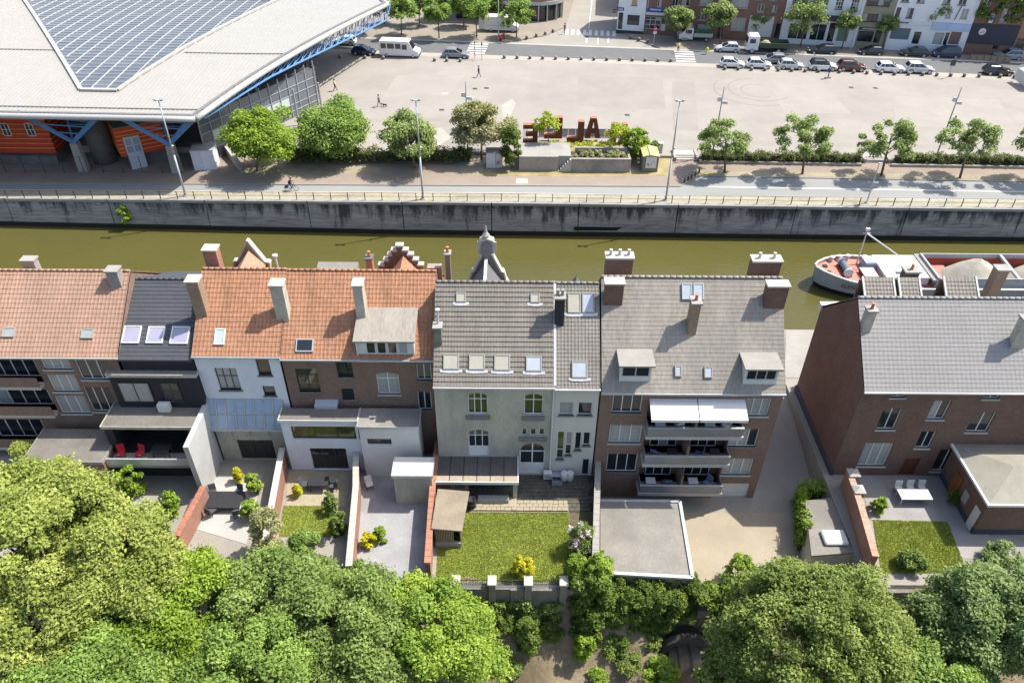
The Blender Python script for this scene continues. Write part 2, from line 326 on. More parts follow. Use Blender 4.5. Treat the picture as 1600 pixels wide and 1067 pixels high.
for x0, x1 in zip(JOINTS, JOINTS[1:]):
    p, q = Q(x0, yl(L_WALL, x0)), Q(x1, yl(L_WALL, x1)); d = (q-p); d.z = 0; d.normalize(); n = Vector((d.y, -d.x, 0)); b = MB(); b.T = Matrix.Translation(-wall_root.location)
    b.bar(Vector((p.x, p.y, ZW+.15))+n*.36, Vector((q.x, q.y, ZW+.15))+n*.36, .2, .75); b.build('waterline_shade', undercut, wall_root)
# railing on the wall: every post a part, two long rails
fence_steel = M('railing_steel', (.06, .055, .05), .6, .2, 2)
fr = empty('quay_railing', (0, 81, -.4), 'low dark railing with two rails along the edge of the far quay', 'railing')
posts = [12+26.6*i for i in range(-6, 66)]
L_F = [(0, 309), (800, 314.5), (1600, 324)]; b = MB(); prev = None; pm = None
for x in posts:
    p = Q(x, yl(L_F, x), .06)
    o = boxpart('post', fence_steel, fr, -.04, .04, -.04, .04, 0, 1.0); o.location = p-fr.location+Vector((0, 0, .5))
    if prev:
        for h in (.5, .97): b.tube(prev+Vector((0, 0, h)), p+Vector((0, 0, h)), .022, n=4)
    prev = p
o = b.build('rail', fence_steel, fr); o.location = -fr.location
# ---------------------------------------------------------------- plaza and the far street
O_ = P(907, 95); E_ = P(1584, 121.5); U = (E_-O_).normalized(); NN = Vector((-U.y, U.x, 0)); SA = math.atan2(U.y, U.x)
def S(s, t, z=0): return O_+U*s+NN*t+Vector((0, 0, z))
b = MB(); near = [Q(x, yl(L_BACK, x)+.3) for x in XS]; near = [Vector((p.x, p.y, 0)) for p in near]; far = [S(*p) for p in ((300, -.75), (-200, -.75))]
b.add(near+far, [tuple(range(len(near)+2))]); structure(b.build('plaza', plazam))
b = MB()
for a, c in zip(near, near[1:]): b.quad(a, c, c-Vector((0, 0, 1.6)), a-Vector((0, 0, 1.6)))
structure(b.build('plaza_edge', concrete))
structure(MB().quad(S(-200, -6, -.03), S(300, -6, -.03), S(300, 700, -.03), S(-200, 700, -.03)).build('far_ground', farpave))
structure(MB().quad(S(-200, -.75, .0), S(300, -.75, .0), S(300, .95, .0), S(-200, .95, .0)).build('parking_lane', M('parking_lane', (.5, .455, .39), .93, .1, .3, fine=10, stain=.3, stain_col=(.38, .34, .29))))
structure(MB().quad(S(-200, .95, 0), S(300, .95, 0), S(300, 7.0, 0), S(-200, 7.0, 0)).build('street', asphalt))
b = MB(); b.prism([S(-200, 7.25, -.02), S(-13.5, 7.25, -.02), S(-6.5, 12, -.02), S(-3.2, 17.5, -.02), S(-1.5, 60, -.02), S(-200, 60, -.02)], (0, 0, .14)); structure(b.build('pavement_west', farpave))
b = MB(); b.prism([S(300, 7.25, -.02), S(300, 60, -.02), S(7, 60, -.02), S(6.3, 17, -.02), S(8.5, 12.5, -.02), S(13.5, 7.25, -.02)], (0, 0, .14)); structure(b.build('pavement_east', farpave))
sidem = M('side_street', (.40, .375, .33), .92, .1, .4, fine=12, stain=.35, stain_col=(.29, .27, .24))
structure(MB().add([S(-13.5, 7.02, .0), S(13.5, 7.02, .0), S(8.5, 12.5, .0), S(6.3, 17, .0), S(7, 120, .0), S(-1.5, 120, .0), S(-3.2, 17.5, .0), S(-6.5, 12, .0)], [(0,1,2,3,4,5,6,7)]).build('side_street', sidem))
b = MB()
for i in range(34):                                                 # block line at the mouth of the side street
    s = -13+26*i/33; b.quad(*[S(s+a, 7.35+c, .006) for a, c in ((-.2, -.17), (.2, -.17), (.2, .17), (-.2, .17))])
for i in range(9): s = -2.9+i*1.05; b.quad(*[S(s+a, 14.8+c, .006) for a, c in ((-.27, -1.5), (.27, -1.5), (.27, 1.5), (-.27, 1.5))])
for a, c in (((.6, 11.8), (.9, 15)), ((.6, 9), (.9, 13)), ((2.6, 8.8), (2.8, 12.6)), ((4.4, 9.6), (4.65, 12.6))): b.quad(S(a[0], a[1], .007), S(c[0], a[1], .007), S(c[0], c[1], .007), S(a[0], c[1], .007))
b.quad(S(.9, 16.5, .006), S(1.05, 16.5, .006), S(1.9, 90, .006), S(1.6, 90, .006))
for s0 in (-17.6, 17.2):                                             # the two zebra crossings
    for k in range(5): b.quad(*[S(s0+a, 1.6+k*1.2+c, .006) for a, c in ((-1.6, -.28), (1.6, -.28), (1.6, .28), (-1.6, .28))])
structure(b.build('road_marking', white_line))
structure(MB().quad(S(-200, 7.0, .008), S(300, 7.0, .008), S(300, 7.25, .115), S(-200, 7.25, .115)).build('street_kerb', palec))
# tyre marks and bleached patches on the square
tm = M('tyre_mark', (.23, .208, .18), .93, .15, 1.5, fine=8)
for cx, cy, r, a0, a1 in ((1185, 142, 2.6, 60, 300), (1186, 140, 4.6, 90, 320), (1180, 141, 6.2, 140, 290)):
    c = P(cx, cy, .005); b = MB(); ps = [math.radians(a0+(a1-a0)*k/24) for k in range(25)]
    b.add([c+Vector((math.cos(t)*q, math.sin(t)*q, 0)) for q in (r-.09, r+.09) for t in ps], [(k, k+1, 26+k, 25+k) for k in range(24)]); structure(b.build('tyre_mark', tm))
for l in ([(500, 60, 0)],): pass
patch = M('bleached_patch', (.40, .35, .31), .93, .1, 1, stain=.5, stain_col=(.32, .27, .23))
for pts in ([(783, 165), (800, 155), (806, 162), (797, 182), (787, 184)], [(688, 145), (700, 144), (701, 148), (690, 149)], [(640, 205), (690, 200), (705, 215), (680, 232), (645, 228)]):
    b = MB(); b.add([P(x, y, .004) for x, y in pts], [tuple(range(len(pts)))]); structure(b.build('paving_patch', patch))
# resurfaced areas, drains and worn bands of the square
pt1 = M('paving_dark_area', (.242, .222, .197), .93, .12, .25, fine=7, stain=.5, stain_col=(.215, .198, .176)); pt2 = M('paving_light_area', (.268, .247, .219), .93, .1, .3, fine=7, stain=.5, stain_col=(.235, .216, .192))
for pts, mt in (([(905, 118), (1035, 122), (1040, 172), (900, 166)], pt1), ([(1050, 128), (1085, 129), (1092, 205), (1052, 203)], pt1), ([(1200, 126), (1285, 129), (1330, 178), (1225, 176)], pt2), ([(1395, 150), (1560, 156), (1590, 205), (1400, 196)], pt2), ([(620, 118), (728, 117), (700, 150), (598, 152)], pt2), ([(1060, 218), (1600, 229), (1600, 236), (1060, 225)], pt1), ([(520, 186), (700, 184), (700, 190), (520, 192)], pt1)):
    b = MB(); b.add([P(x, y, .003) for x, y in pts], [tuple(range(len(pts)))]); structure(b.build('resurfaced_area', mt))
grate = M('drain_iron', (.05, .05, .05), .7)
for px, py in ((742, 139), (1330, 137), (1368, 138), (760, 138), (980, 180), (1240, 200), (690, 172)):
    p = P(px, py, .005); o = structure(MB().quad(p+Vector((-.35, -.35, 0)), p+Vector((.35, -.35, 0)), p+Vector((.35, .35, 0)), p+Vector((-.35, .35, 0))).build('drain_cover', grate))
# ---------------------------------------------------------------- near bank
YB = 56.0; YG_ = 28.9
XA_, XB_, ZY = 6.15, 22.95, -2.6               # the yard behind the apartment block lies one storey lower, a ramp leads down to it
YRT, YRB = 50.5, 37.0
nb_ = MB().add([(-300, YG_, -.02), (XA_, YG_, -.02), (XA_, YRT, -.02), (-300, YRT, -.02), (XB_, YG_, -.02), (300, YG_, -.02), (300, YRT, -.02), (XB_, YRT, -.02), (-300, YB, -.02), (300, YB, -.02), (-300, YB, ZW-2), (300, YB, ZW-2), (XA_, YG_, ZY), (XB_, YG_, ZY), (XA_, YRB, ZY), (XB_, YRB, ZY)], [(0,1,2,3),(4,5,6,7),(3,2,7,6,9,8),(8,9,11,10),(12,13,15,14),(14,15,7,2),(1,12,14,2),(13,4,7,15)])
structure(nb_.build('near_ground', M('yard_concrete', (.40, .37, .32), .92, .14, .5, bump=.1, fine=9, stain=.5, stain_col=(.28, .255, .215))))
TNX = P(1072, 1022, -5.0).x; n_ = 200; m_ = 60; b = MB(); vs = []
for j in range(m_+1):
    y = YG_-j*.9
    for i in range(n_+1):
        x = -90+i*.9; base = -2.6-2.6*min(1, (YG_-y)/3.2) if j else -2.4
        if abs(x-TNX) < 1.9 and j > 0: base = -5.25
        vs.append((x, y, base+(.25*math.sin(x*.7+y)+.2*math.sin(x*1.9-y*1.3)+random.uniform(-.12, .12))*(1 if j else 0)))
b.add(vs, [(j*(n_+1)+i, j*(n_+1)+i+1, (j+1)*(n_+1)+i+1, (j+1)*(n_+1)+i) for j in range(m_) for i in range(n_)])
structure(b.build('embankment', M('embankment_soil', (.33, .26, .17), .95, .3, .4, bump=.5, fine=4, stain=.85, stain_col=(.12, .10, .045)), smooth=True))
# ================================================================ THE HOUSES ON THE NEAR BANK
frame_w = M('white_frame', (.72, .72, .70), .5, .05, 2)
frame_d = M('dark_frame', (.05, .05, .055), .5, .1, 2)
glass_d = M('window_glass', (.018, .022, .026), .06, .3, .5, spec=.7)
glass_g = M('window_glass_garden', (.04, .044, .022), .06, .4, .7, spec=.7)
glass_c = M('window_glass_curtain', (.30, .31, .30), .25, .25, 3, spec=.5, stretch=(3, 3, .4))
glass_s = M('skylight_glass', (.38, .42, .46), .12, .1, 1, spec=.6)
blind = M('skylight_blind', (.36, .34, .28), .6, .1, 2)
lead = M('lead_flashing', (.62, .62, .62), .6, .15, 3)
zinc = M('zinc', (.42, .44, .45), .45, .12, 2, metal=.3)
stone = M('blue_stone', (.17, .165, .15), .85, .25, 3, stain=.3)
tile_g = M('tile_grey', (.28, .25, .215), .85, .26, .45, fine=6, stain=.5, stain_col=(.36, .33, .28), stretch=(2.5, .5, .5))
tile_g2 = M('tile_annexe', (.29, .265, .23), .85, .16, .6, fine=6, stain=.3)
tile_o = M('tile_orange', (.33, .165, .095), .88, .32, .5, fine=5, stain=.65, stain_col=(.255, .145, .095), stretch=(1.6, .5, .5))
tile_b = M('tile_brown_orange', (.33, .20, .14), .88, .24, .4, fine=5, stain=.6, stain_col=(.28, .19, .14), stretch=(1.6, .5, .5))
slate_d = M('slate_dark', (.055, .058, .068), .7, .15, .6, fine=6)
slate_l = M('slate_weathered', (.375, .34, .29), .9, .22, .5, fine=5, stain=.5, stain_col=(.25, .235, .21), stretch=(1.6, .4, .4))
slate_t = M('slate_tower', (.12, .12, .13), .6, .2, 1.2, fine=7)
brick_b = brickmat('brick_brown', (.215, .125, .085), (.17, .095, .065), (.22, .19, .165))
brick_d = brickmat('brick_dark', (.17, .085, .06), (.13, .065, .048), (.17, .14, .12))
brick_r = brickmat('brick_red', (.34, .14, .085), (.28, .11, .07), (.3, .25, .21))
brick_t = brickmat('brick_tan', (.30, .20, .12), (.25, .165, .10), (.28, .24, .2))
render_g = M('render_grey', (.41, .385, .31), .92, .2, .8, bump=.2, fine=9, stain=.85, stain_col=(.235, .23, .205), stretch=(1, 1, .5))
render_l = M('render_pale', (.50, .485, .43), .92, .1, .5, bump=.15, fine=14, stain=.2, stain_col=(.4, .385, .34))
render_w = M('render_white', (.62, .64, .68), .9, .08, .5, fine=8, stain=.25, stain_col=(.5, .52, .56))
white_p = M('white_paint', (.76, .75, .72), .6, .06, 1.5)
black_c = M('black_cladding', (.022, .022, .026), .7, .25, 1.5)
roofing = M('bitumen_roof', (.20, .185, .165), .95, .22, .7, bump=.2, fine=9, stain=.5, stain_col=(.32, .29, .25))
roofing_d = M('bitumen_dark', (.085, .078, .075), .9, .25, .9, bump=.2, fine=8, stain=.4, stain_col=(.16, .14, .13))
roofing_l = M('gravel_roof', (.33, .31, .275), .95, .2, .6, fine=8, stain=.8, stain_col=(.23, .215, .19))
metal_g = M('galvanised', (.42, .43, .44), .5, .1, 2, metal=.4)

class House:
    def __init__(s, name, label, px0, px1, ey, ry, Yf, Yr, wall, roof, opens, ridge_dx=0, cat='house', zb=0, amp=.016, lip=.02, tw=.26, th=.34, courses=False, side=None, over=.18, gutter=None, wave=True, group=None):
        pm = (px0+px1)/2; s.X0 = PY(px0, ey, Yf).x; s.X1 = PY(px1, ey, Yf).x; s.Yf = Yf; s.Yr = Yr; s.ze = PY(pm, ey, Yf).z; s.zr = PY(pm, ry, Yr).z
        s.m = (s.zr-s.ze)/(Yr-Yf); s.W = s.X1-s.X0; s.D = 2*(Yr-Yf)
        s.r = empty(name, (s.X0, Yf, 0), label, cat, group); D, W, ze, zr, r = s.D, s.W, s.ze, s.zr, s.r
        facade(r, 0, W, zb, ze, wall, [o for o, *_ in opens])
        for o, kw in opens:
            if not o.get('blank'): window(r, o, **kw)
        b = MB(); b.prism([(0, .02, zb), (0, D, zb), (0, D, ze), (0, D/2, zr-.06), (0, .02, ze)], (.25, 0, 0)); b.prism([(W-.25, .02, zb), (W-.25, D, zb), (W-.25, D, ze), (W-.25, D/2, zr-.06), (W-.25, .02, ze)], (.25, 0, 0))
        b.quad((.25, D, zb), (W-.25, D, zb), (W-.25, D, ze), (.25, D, ze)); b.build('side_wall', side or wall, r)
        e = over; A = (-e, ze-s.m*e); B = (D/2, zr)
        b = MB(); b.prism([(0, A[0], A[1]-.16), (0, D/2, zr-.16), (0, D+e, ze-s.m*e-.16), (0, D+e, ze-s.m*e), (0, D/2, zr), (0, A[0], A[1])], (W, 0, 0)); s.roof = b.build('roof', roof, r)
        tb = tiles(0.0, W, A, B, tw, th, amp, lip, wave=wave)
        if courses:
            for t in tb: t.build('tile_course', roof, s.roof, smooth=False)
        else: join(tb).build('roof_tiles', roof, s.roof, kind='stuff')
        join(tiles(0, W, (D+e, ze-s.m*e), B, tw*2, th, wave=False)).build('river_side_tiles', roof, s.roof, kind='stuff')
        k = max(2, round(W/.42))
        for i in range(k):
            x = W*i/k; q = MB(); q.T = Matrix.Translation((x, D/2, zr+.02))
            n = 5; arc = [(math.cos(math.pi*j/n)*.13, math.sin(math.pi*j/n)*.11-.02) for j in range(n+1)]
            q.loft([[(0.0, y, z) for y, z in arc], [(W/k*.93, y*.94, z*.9) for y, z in arc]]); 
            if i == 0: me = q
            q.build('ridge_tile', roof, s.roof, smooth=True)
        if gutter:
            g = MB(); g.box(-.02, W+.02, -e-.14, -e+.0, ze-s.m*e-.14, ze-s.m*e-.02); g.build('gutter', gutter, r)
    def L(s, p): return Vector((p.x-s.X0, p.y-s.Yf, p.z))
    def rp(s, px, py):                              # photograph pixel on the garden-side roof slope (local)
        d = ray(px, py); k = (s.ze-s.m*s.Yf-H)/(d[2]-s.m*d[1]); return Vector((d[0]*k-s.X0, d[1]*k-s.Yf, H+d[2]*k))
    def skylight(s, px0, py0, px1, py1, glass, frame=None, apron=True, fw=.07):
        pm = (py0+py1)/2; a = s.rp((px0+px1)/2, py1); c = s.rp((px0+px1)/2, py0); x0 = s.rp(px0, pm).x; x1 = s.rp(px1, pm).x
        d = (c-a); d.x = 0; Ls = d.length; d.normalize(); n = Vector((0, -d.z, d.y)); n = n if n.z > 0 else -n
        T = Matrix(((1, 0, 0, x0), (0, d.y, n.y, a.y), (0, d.z, n.z, a.z), (0, 0, 0, 1))); Wd = x1-x0
        b = MB(); b.T = T; h0, h1 = .0, .15
        b.box(0, fw, 0, Ls, h0, h1); b.box(Wd-fw, Wd, 0, Ls, h0, h1); b.box(fw, Wd-fw, 0, fw, h0, h1-.004); b.box(fw, Wd-fw, Ls-fw, Ls, h0, h1-.004)
        f = b.build('skylight', frame or M('skylight_frame', (.30, .29, .26), .5, .1, 2), s.r)
        b = MB(); b.T = T; b.box(fw, Wd-fw, fw, Ls-fw, .02, h1-.04); b.build('pane', glass, f)
        if apron:
            b = MB(); b.T = T; k = 10; vs = []
            for i in range(k+1): x = -.22+(Wd+.44)*i/k; vs += [(x, -.02, .085), (x, -.20-.05*math.sin(math.pi*i/k)+random.uniform(-.015, .015), .075)]
            b.add(vs, [(2*i, 2*i+1, 2*i+3, 2*i+2) for i in range(k)]); b.build('apron', lead, f)
        return f
    def chimney(s, px0, px1, pyb, pyt, wy, mat, cap=None, pots=0, Y=None, potmat=None, zb=None):
        pm = (px0+px1)/2
        if Y is None: a = s.rp(pm, pyb); Yw = a.y+s.Yf
        else: Yw = Y; a = s.L(PY(pm, pyb, Y))
        zt = PY(pm, pyt, Yw).z; x0 = PY(px0, (pyb+pyt)/2, Yw).x-s.X0; x1 = PY(px1, (pyb+pyt)/2, Yw).x-s.X0; y0 = a.y
        b = MB(); b.box(x0, x1, y0, y0+wy, (zb if zb is not None else a.z-.3), zt-.12); o = b.build('chimney', mat, s.r, bevel=.02)
        MB().box(x0-.07, x1+.07, y0-.07, y0+wy+.07, zt-.12, zt).build('cap', cap or concrete, o)
        for i in range(pots):
            x = x0+(x1-x0)*(i+.5)/pots; MB().lathe((x, y0+wy/2, zt), [(.12, 0), (.10, .12), (.10, .38), (.13, .42), (.09, .42)], 8).build('chimney_pot', potmat or M('terracotta', (.42, .17, .09), .8), o, smooth=True)
        return o
    def world(s): b = MB(); b.T = Matrix.Translation(-s.r.location); return b
    def ext(s, px0, py0, px1, py1, z, wall, roof, z0=0, parapet=.0, opens=(), lip=None, name='extension'):
        """flat-roofed block whose roof fills the photograph box (py0 far edge, py1 near edge) at level z"""
        a = P((px0+px1)/2, py1, z).y; c = P((px0+px1)/2, py0, z).y; x0 = P(px0, py1, z).x; x1 = P(px1, py1, z).x
        return s.ext_w(x0, x1, a, c, z, wall, roof, z0, parapet, opens, lip, name)
    def ext_w(s, x0, x1, ya, yc, z, wall, roof, z0=0, parapet=.0, opens=(), lip=None, name='extension'):
        lx0, lx1, la, lc = x0-s.X0, x1-s.X0, ya-s.Yf, yc-s.Yf
        for xq in (lx0, lx1-.18): MB().prism([(xq, la, z0), (xq, lc, z0), (xq, lc, z), (xq, la, z)], (.18, 0, 0)).build(name+'_side_wall', wall, s.r)
        facade(s.r, lx0+.002, lx1-.002, z0, z, wall, [o for o, _ in opens], y=la-.004, name=name+'_wall')
        for o, kw in opens:
            if kw is not None: window(s.r, o, y=la, **kw)
        o = MB().box(lx0-.06, lx1+.06, la-.1, lc, z, z+.14).build(name+'_roof', roof, s.r)
        if lip: b = MB(); b.box(lx0-.09, lx1+.09, la-.15, la-.1, z-.05, z+.2); b.box(lx0-.11, lx0-.06, la-.1, lc, z-.05, z+.2); b.box(lx1+.06, lx1+.11, la-.1, lc, z-.05, z+.2); b.build('roof_edge', lip, o)
        return dict(x0=lx0, x1=lx1, ya=la, yc=lc, z=z)
    def opx(s, px0, py0, px1, py1, Y=None, **k): return op(px0, py0, px1, py1, Y or s.Yf, s.X0, 0, **k)

W3 = dict(frame=frame_w, glass=glass_d, cols=3, sill=stone); W2 = dict(frame=frame_w, glass=glass_d, cols=2, sill=stone); W2g = dict(frame=frame_w, glass=glass_g, cols=2, sill=stone)
WC = dict(frame=frame_w, glass=glass_c, cols=3, sill=palec); W1 = dict(frame=frame_w, glass=glass_d, cols=1, sill=stone)
# ---------------------------------------------------------------- F: the grey house in the middle, with its narrow neighbour
YF = P(810, 742).y
class FH(House): pass
oF = lambda *a, **k: op(*a, YF, PY(677, 598, YF).x, **k)
f_ops = [(oF(731, 614, 762, 647, arch=.22), dict(frame=frame_w, glass=glass_g, cols=3, rows=(.68,), sill=None)),
         (oF(819, 615.5, 848.5, 648, arch=.22), dict(frame=frame_w, glass=glass_g, cols=2, rows=(.68,), sill=None)),
         (oF(732, 671.5, 764.5, 712, arch=.2), dict(frame=frame_w, glass=glass_d, cols=3, rows=(.34, .76), panel=.34)),
         (oF(815, 670, 823.5, 681), dict(frame=frame_w, glass=glass_g, cols=1)), (oF(828.5, 670, 838, 681), dict(frame=frame_w, glass=glass_g, cols=1)), (oF(842, 670, 851, 681), dict(frame=frame_w, glass=glass_g, cols=1)),
         (oF(811.5, 692, 851.5, 740.5, arch=.85), dict(frame=frame_w, glass=glass_d, cols=2, rows=(.33, .71), panel=.33, fw=.09, name='door'))]
fh = House('grey_house', 'grey rendered townhouse with four roof windows in a row and an arched double garden door', 677, 867, 597.5, 440.5, YF, YF+5.0, render_g, tile_g, f_ops, tw=.2, th=.335, amp=.007, lip=.05, courses=True, gutter=white_p, over=.2)
for px0, px1, py in ((728, 766, 648), (816, 851, 649.5), (811, 854, 682)):
    o = fh.opx(px0, py, px1, py+5); MB().box(o['x0'], o['x1'], -.22, .05, o['z0'], o['z1']).build('stone_sill', stone, fh.r, bevel=.03)
for r_ in ((713, 457, 728, 472), (829, 458.5, 843, 473)): fh.skylight(*r_, blind)
for r_ in ((693, 553, 717.5, 577), (733, 553.5, 757.5, 577.5), (772.5, 554.5, 797, 578.5)): fh.skylight(*r_, blind)
fh.skylight(822, 556.5, 846.5, 580, glass_s)
c = fh.chimney(867, 882, 509, 466, .75, M('chimney_black', (.03, .03, .033), .8, .3, 2), concrete, 2, potmat=concrete)
c = fh.chimney(678, 690, 541, 512, .6, M('chimney_mossy', (.17, .17, .14), .9, .3, 2), concrete)
b = fh.world(); p = fh.rp(686, 530); q = p+Vector((0, .2, 2.2)); b = MB(); b.tube(p, q, .07, n=8); b.lathe(q, [(.07, 0), (.16, .05), (.16, .12), (.03, .18)], 8); b.build('flue_pipe', lead, fh.r)
# rendering joints: flashing between the two roofs, downpipe
mm = fh.m; b = MB(); b.add([(fh.W-.08, -.2, fh.ze-.2*mm+.1), (fh.W+.09, -.2, fh.ze-.2*mm+.1), (fh.W+.09, 5, fh.zr+.1), (fh.W-.08, 5, fh.zr+.1), (fh.W-.08, -.2, fh.ze-.2*mm-.1), (fh.W+.09, -.2, fh.ze-.2*mm-.1), (fh.W+.09, 5, fh.zr-.1), (fh.W-.08, 5, fh.zr-.1)], [(0,1,2,3),(4,7,6,5),(0,4,5,1),(1,5,6,2),(2,6,7,3),(3,7,4,0)])
b.build('party_flashing', lead, fh.r)
b = MB(); b.tube((fh.W-.05, -.09, .15), (fh.W-.05, -.09, fh.ze-.3), .055, n=8)
for z in (1.2, 3.6, 6): b.box(fh.W-.13, fh.W+.03, -.1, .0, z, z+.06)
b.build('downpipe', white_p, fh.r, smooth=False)
# the stepped front gable with slate roof and finial (river side)
Yg = YF+10.0; gx = PY(760, 430, Yg).x-fh.X0; zb = fh.ze-.5
def gz(py): return PY(760, py, Yg).z
def gxx(px, py): return PY(px, py, Yg).x-fh.X0
prof = [(724, 455), (735, 437), (738, 426), (741, 425), (751, 403), (752, 398), (752, 381), (750, 378), (760, 374), (771, 378), (769, 381), (769, 398), (771, 403), (783, 425), (787, 426), (790, 437), (800, 455)]
b = MB(); b.prism([(gxx(x, y), Yg-YF, gz(y)) for x, y in prof], (0, .45, 0)); g = b.build('front_gable', M('gable_slate_dark', (.17, .165, .16), .8, .2, 2), fh.r)
b = MB()
for i in range(len(prof)-1):
    (xa, ya), (xb, yb) = prof[i], prof[i+1]; b.bar((gxx(xa, ya), Yg-YF+.2, gz(ya)+.04), (gxx(xb, yb), Yg-YF+.2, gz(yb)+.04), .6, .13)
b.build('gable_coping', palec, g)
MB().lathe((gx, Yg-YF+.2, gz(374)), [(.28, 0), (.2, .18), (.3, .24), (.12, .5), (.03, 1.0)], 8).build('finial', M('finial_stone', (.3, .28, .24), .9), g)
za = gz(400)-.3; hw = 1.75; b = MB()
b.add([(gx, 5.0, za), (gx, Yg-YF, za), (gx-hw, 5.0, za-2.7), (gx-hw, Yg-YF, za-2.7), (gx+hw, 5, za-2.7), (gx+hw, Yg-YF, za-2.7), (gx, 7.0, za), (gx-.9, 5.9, za-1.5)], [(0,2,3,1),(0,1,5,4)])
b.build('gable_roof', slate_t, g)
b = MB(); b.bar((gx, 4.9, za+.03), (gx, Yg-YF, za+.03), .22, .1); b.build('gable_ridge', lead, g)
fh.chimney(696, 704, 440, 397, .5, brick_b, concrete, 1, Y=YF+7.5, zb=fh.ze)
# roof terrace over the veranda, dark felt with a white edge
zc = PY(745, 713, YF).z; yv = P(750, 753, zc).y; xa, xb = PY(687, 713, YF).x, PY(808.5, 713, YF).x
lx0, lx1, ly = xa-fh.X0-.1, xb-fh.X0, yv-YF
felt = MB().box(lx0, lx1, ly, -.01, zc-.16, zc).build('veranda_roof', roofing_d, fh.r)
b = MB(); b.box(lx0-.02, lx1+.08, ly-.07, ly, zc-.2, zc+.06); b.box(lx1, lx1+.08, ly, -.01, zc-.2, zc+.06); b.build('roof_edge', white_p, felt)
b = MB(); b.box(lx0, lx1, ly+.002, ly+.55, zc+.004, zc+.02); b.build('gravel_band', M('felt_pale', (.30, .25, .19), .95, .2, 3), felt)
for k in range(1, 6): x = lx0+(lx1-lx0)*k/6; boxpart('seam', M('felt_seam', (.05, .045, .045), .9), felt, x-.03, x+.03, ly+.02, -.05, zc+.02, zc+.028)
pl = M('veranda_wood', (.16, .13, .10), .8, .2, 2)
MB().box(lx0, lx0+2.25, ly+.1, ly+.22, 0, zc-.16).build('veranda_wall', pl, fh.r)
for k in (0, 1):
    for j in range(3): boxpart('louvre', M('louvre', (.07, .06, .05), .7), fh.r, lx0+.35+k*1.0, lx0+1.0+k*1.0, ly+.06, ly+.1, zc-.75+j*.16, zc-.68+j*.16)
MB().box(lx1-.3, lx1, ly+.1, ly+.4, 0, zc-.16).build('veranda_pier', render_g, fh.r)
MB().box(lx0+2.26, lx1-.3, ly+1.3, ly+1.36, 0, zc-.16).build('veranda_glass_wall', glass_d, fh.r)
MB().box(lx0+2.9, lx1-.6, ly-.4, ly+.1, 0, .5).build('veranda_parapet', concrete, fh.r, bevel=.02)
# the narrow pale house beside it
oA = lambda *a, **k: op(*a, YF, PY(867, 600, YF).x, **k)
a_ops = [(oA(873.5, 628.5, 896, 648.5), dict(frame=frame_w, glass=glass_d, cols=1, sill=stone)), (oA(903, 629, 925.5, 648.5), dict(frame=frame_w, glass=glass_d, cols=1, sill=stone)),
         (oA(870, 674.5, 881.5, 717), dict(frame=frame_w, glass=glass_g, cols=1, rows=(.33,), sill=stone)), (oA(883.5, 675, 893.5, 711), dict(frame=frame_w, glass=glass_d, cols=1, rows=(.42,), sill=stone)),
         (oA(898, 675.5, 908.5, 703), dict(frame=frame_w, glass=glass_d, cols=1, sill=stone)), (oA(911, 675.5, 922.5, 696), dict(frame=frame_w, glass=glass_d, cols=1, sill=stone)),
         (oA(907.5, 717, 922, 744), dict(frame=frame_w, glass=glass_d, cols=1, fw=.12, name='door'))]
ah = House('narrow_house', 'narrow pale rendered house with tall staggered windows and a small white garden door', 867, 938, 600.5, 442, YF, YF+5.0, render_l, tile_g2, a_ops, tw=.24, th=.26, gutter=white_p, over=.2)
ah.skylight(887, 458, 907.5, 489, blind); ah.skylight(909.5, 458, 928.5, 489, glass_s); ah.skylight(893.5, 564.5, 917.5, 590, glass_s)
MB().lathe((PY(900, 440, YF+6.5).x-ah.X0, 6.5, PY(900, 440, YF+6.5).z-.5), [(.7, 0), (.05, .9), (.02, 1.1)], 4).build('roof_vent_cone', slate_t, ah.r)
# ---------------------------------------------------------------- G: apartment block
YG = YF-.02; XG = PY(940, 607, YG).x
oG = lambda *a, **k: op(*a, YG, XG, **k)
g_ops = [(oG(957, 616, 1003, 645), W3), (oG(952, 664, 1002, 692), dict(frame=frame_w, glass=glass_c, cols=3, sill=palec)), (oG(948, 709, 995, 737), W3),
         (oG(1163, 622, 1203, 650), WC), (oG(1140, 670, 1184, 698), W3), (oG(1130, 716, 1175, 742), WC),
         (oG(1112, 755, 1168, 787), dict(frame=white_p, glass=white_p, cols=1, rows=(.25, .5, .75), name='garage_door'))]
loggia = [oG(1010, 632, 1158, 664, deep=.75, blank=1), oG(1005, 682, 1136, 707, deep=.75, blank=1), oG(1003, 728, 1122, 752, deep=.75, blank=1), oG(1010, 768, 1096, 789, deep=2.0, blank=1)]
for l in loggia[:3]: l['x1'] = max(l['x1'], loggia[1]['x1']); l['x0'] = min(l['x0'], loggia[1]['x0'])
gh = House('apartment_block', 'brown brick apartment block with stacked balconies under a white awning and weathered grey roof', 940, 1228, 607.5, 433, YG, YG+5.2, brick_b, slate_l, g_ops+[(l, None) for l in loggia], zb=ZY, tw=.5, th=.3, lip=.01, wave=False, cat='building', gutter=zinc)
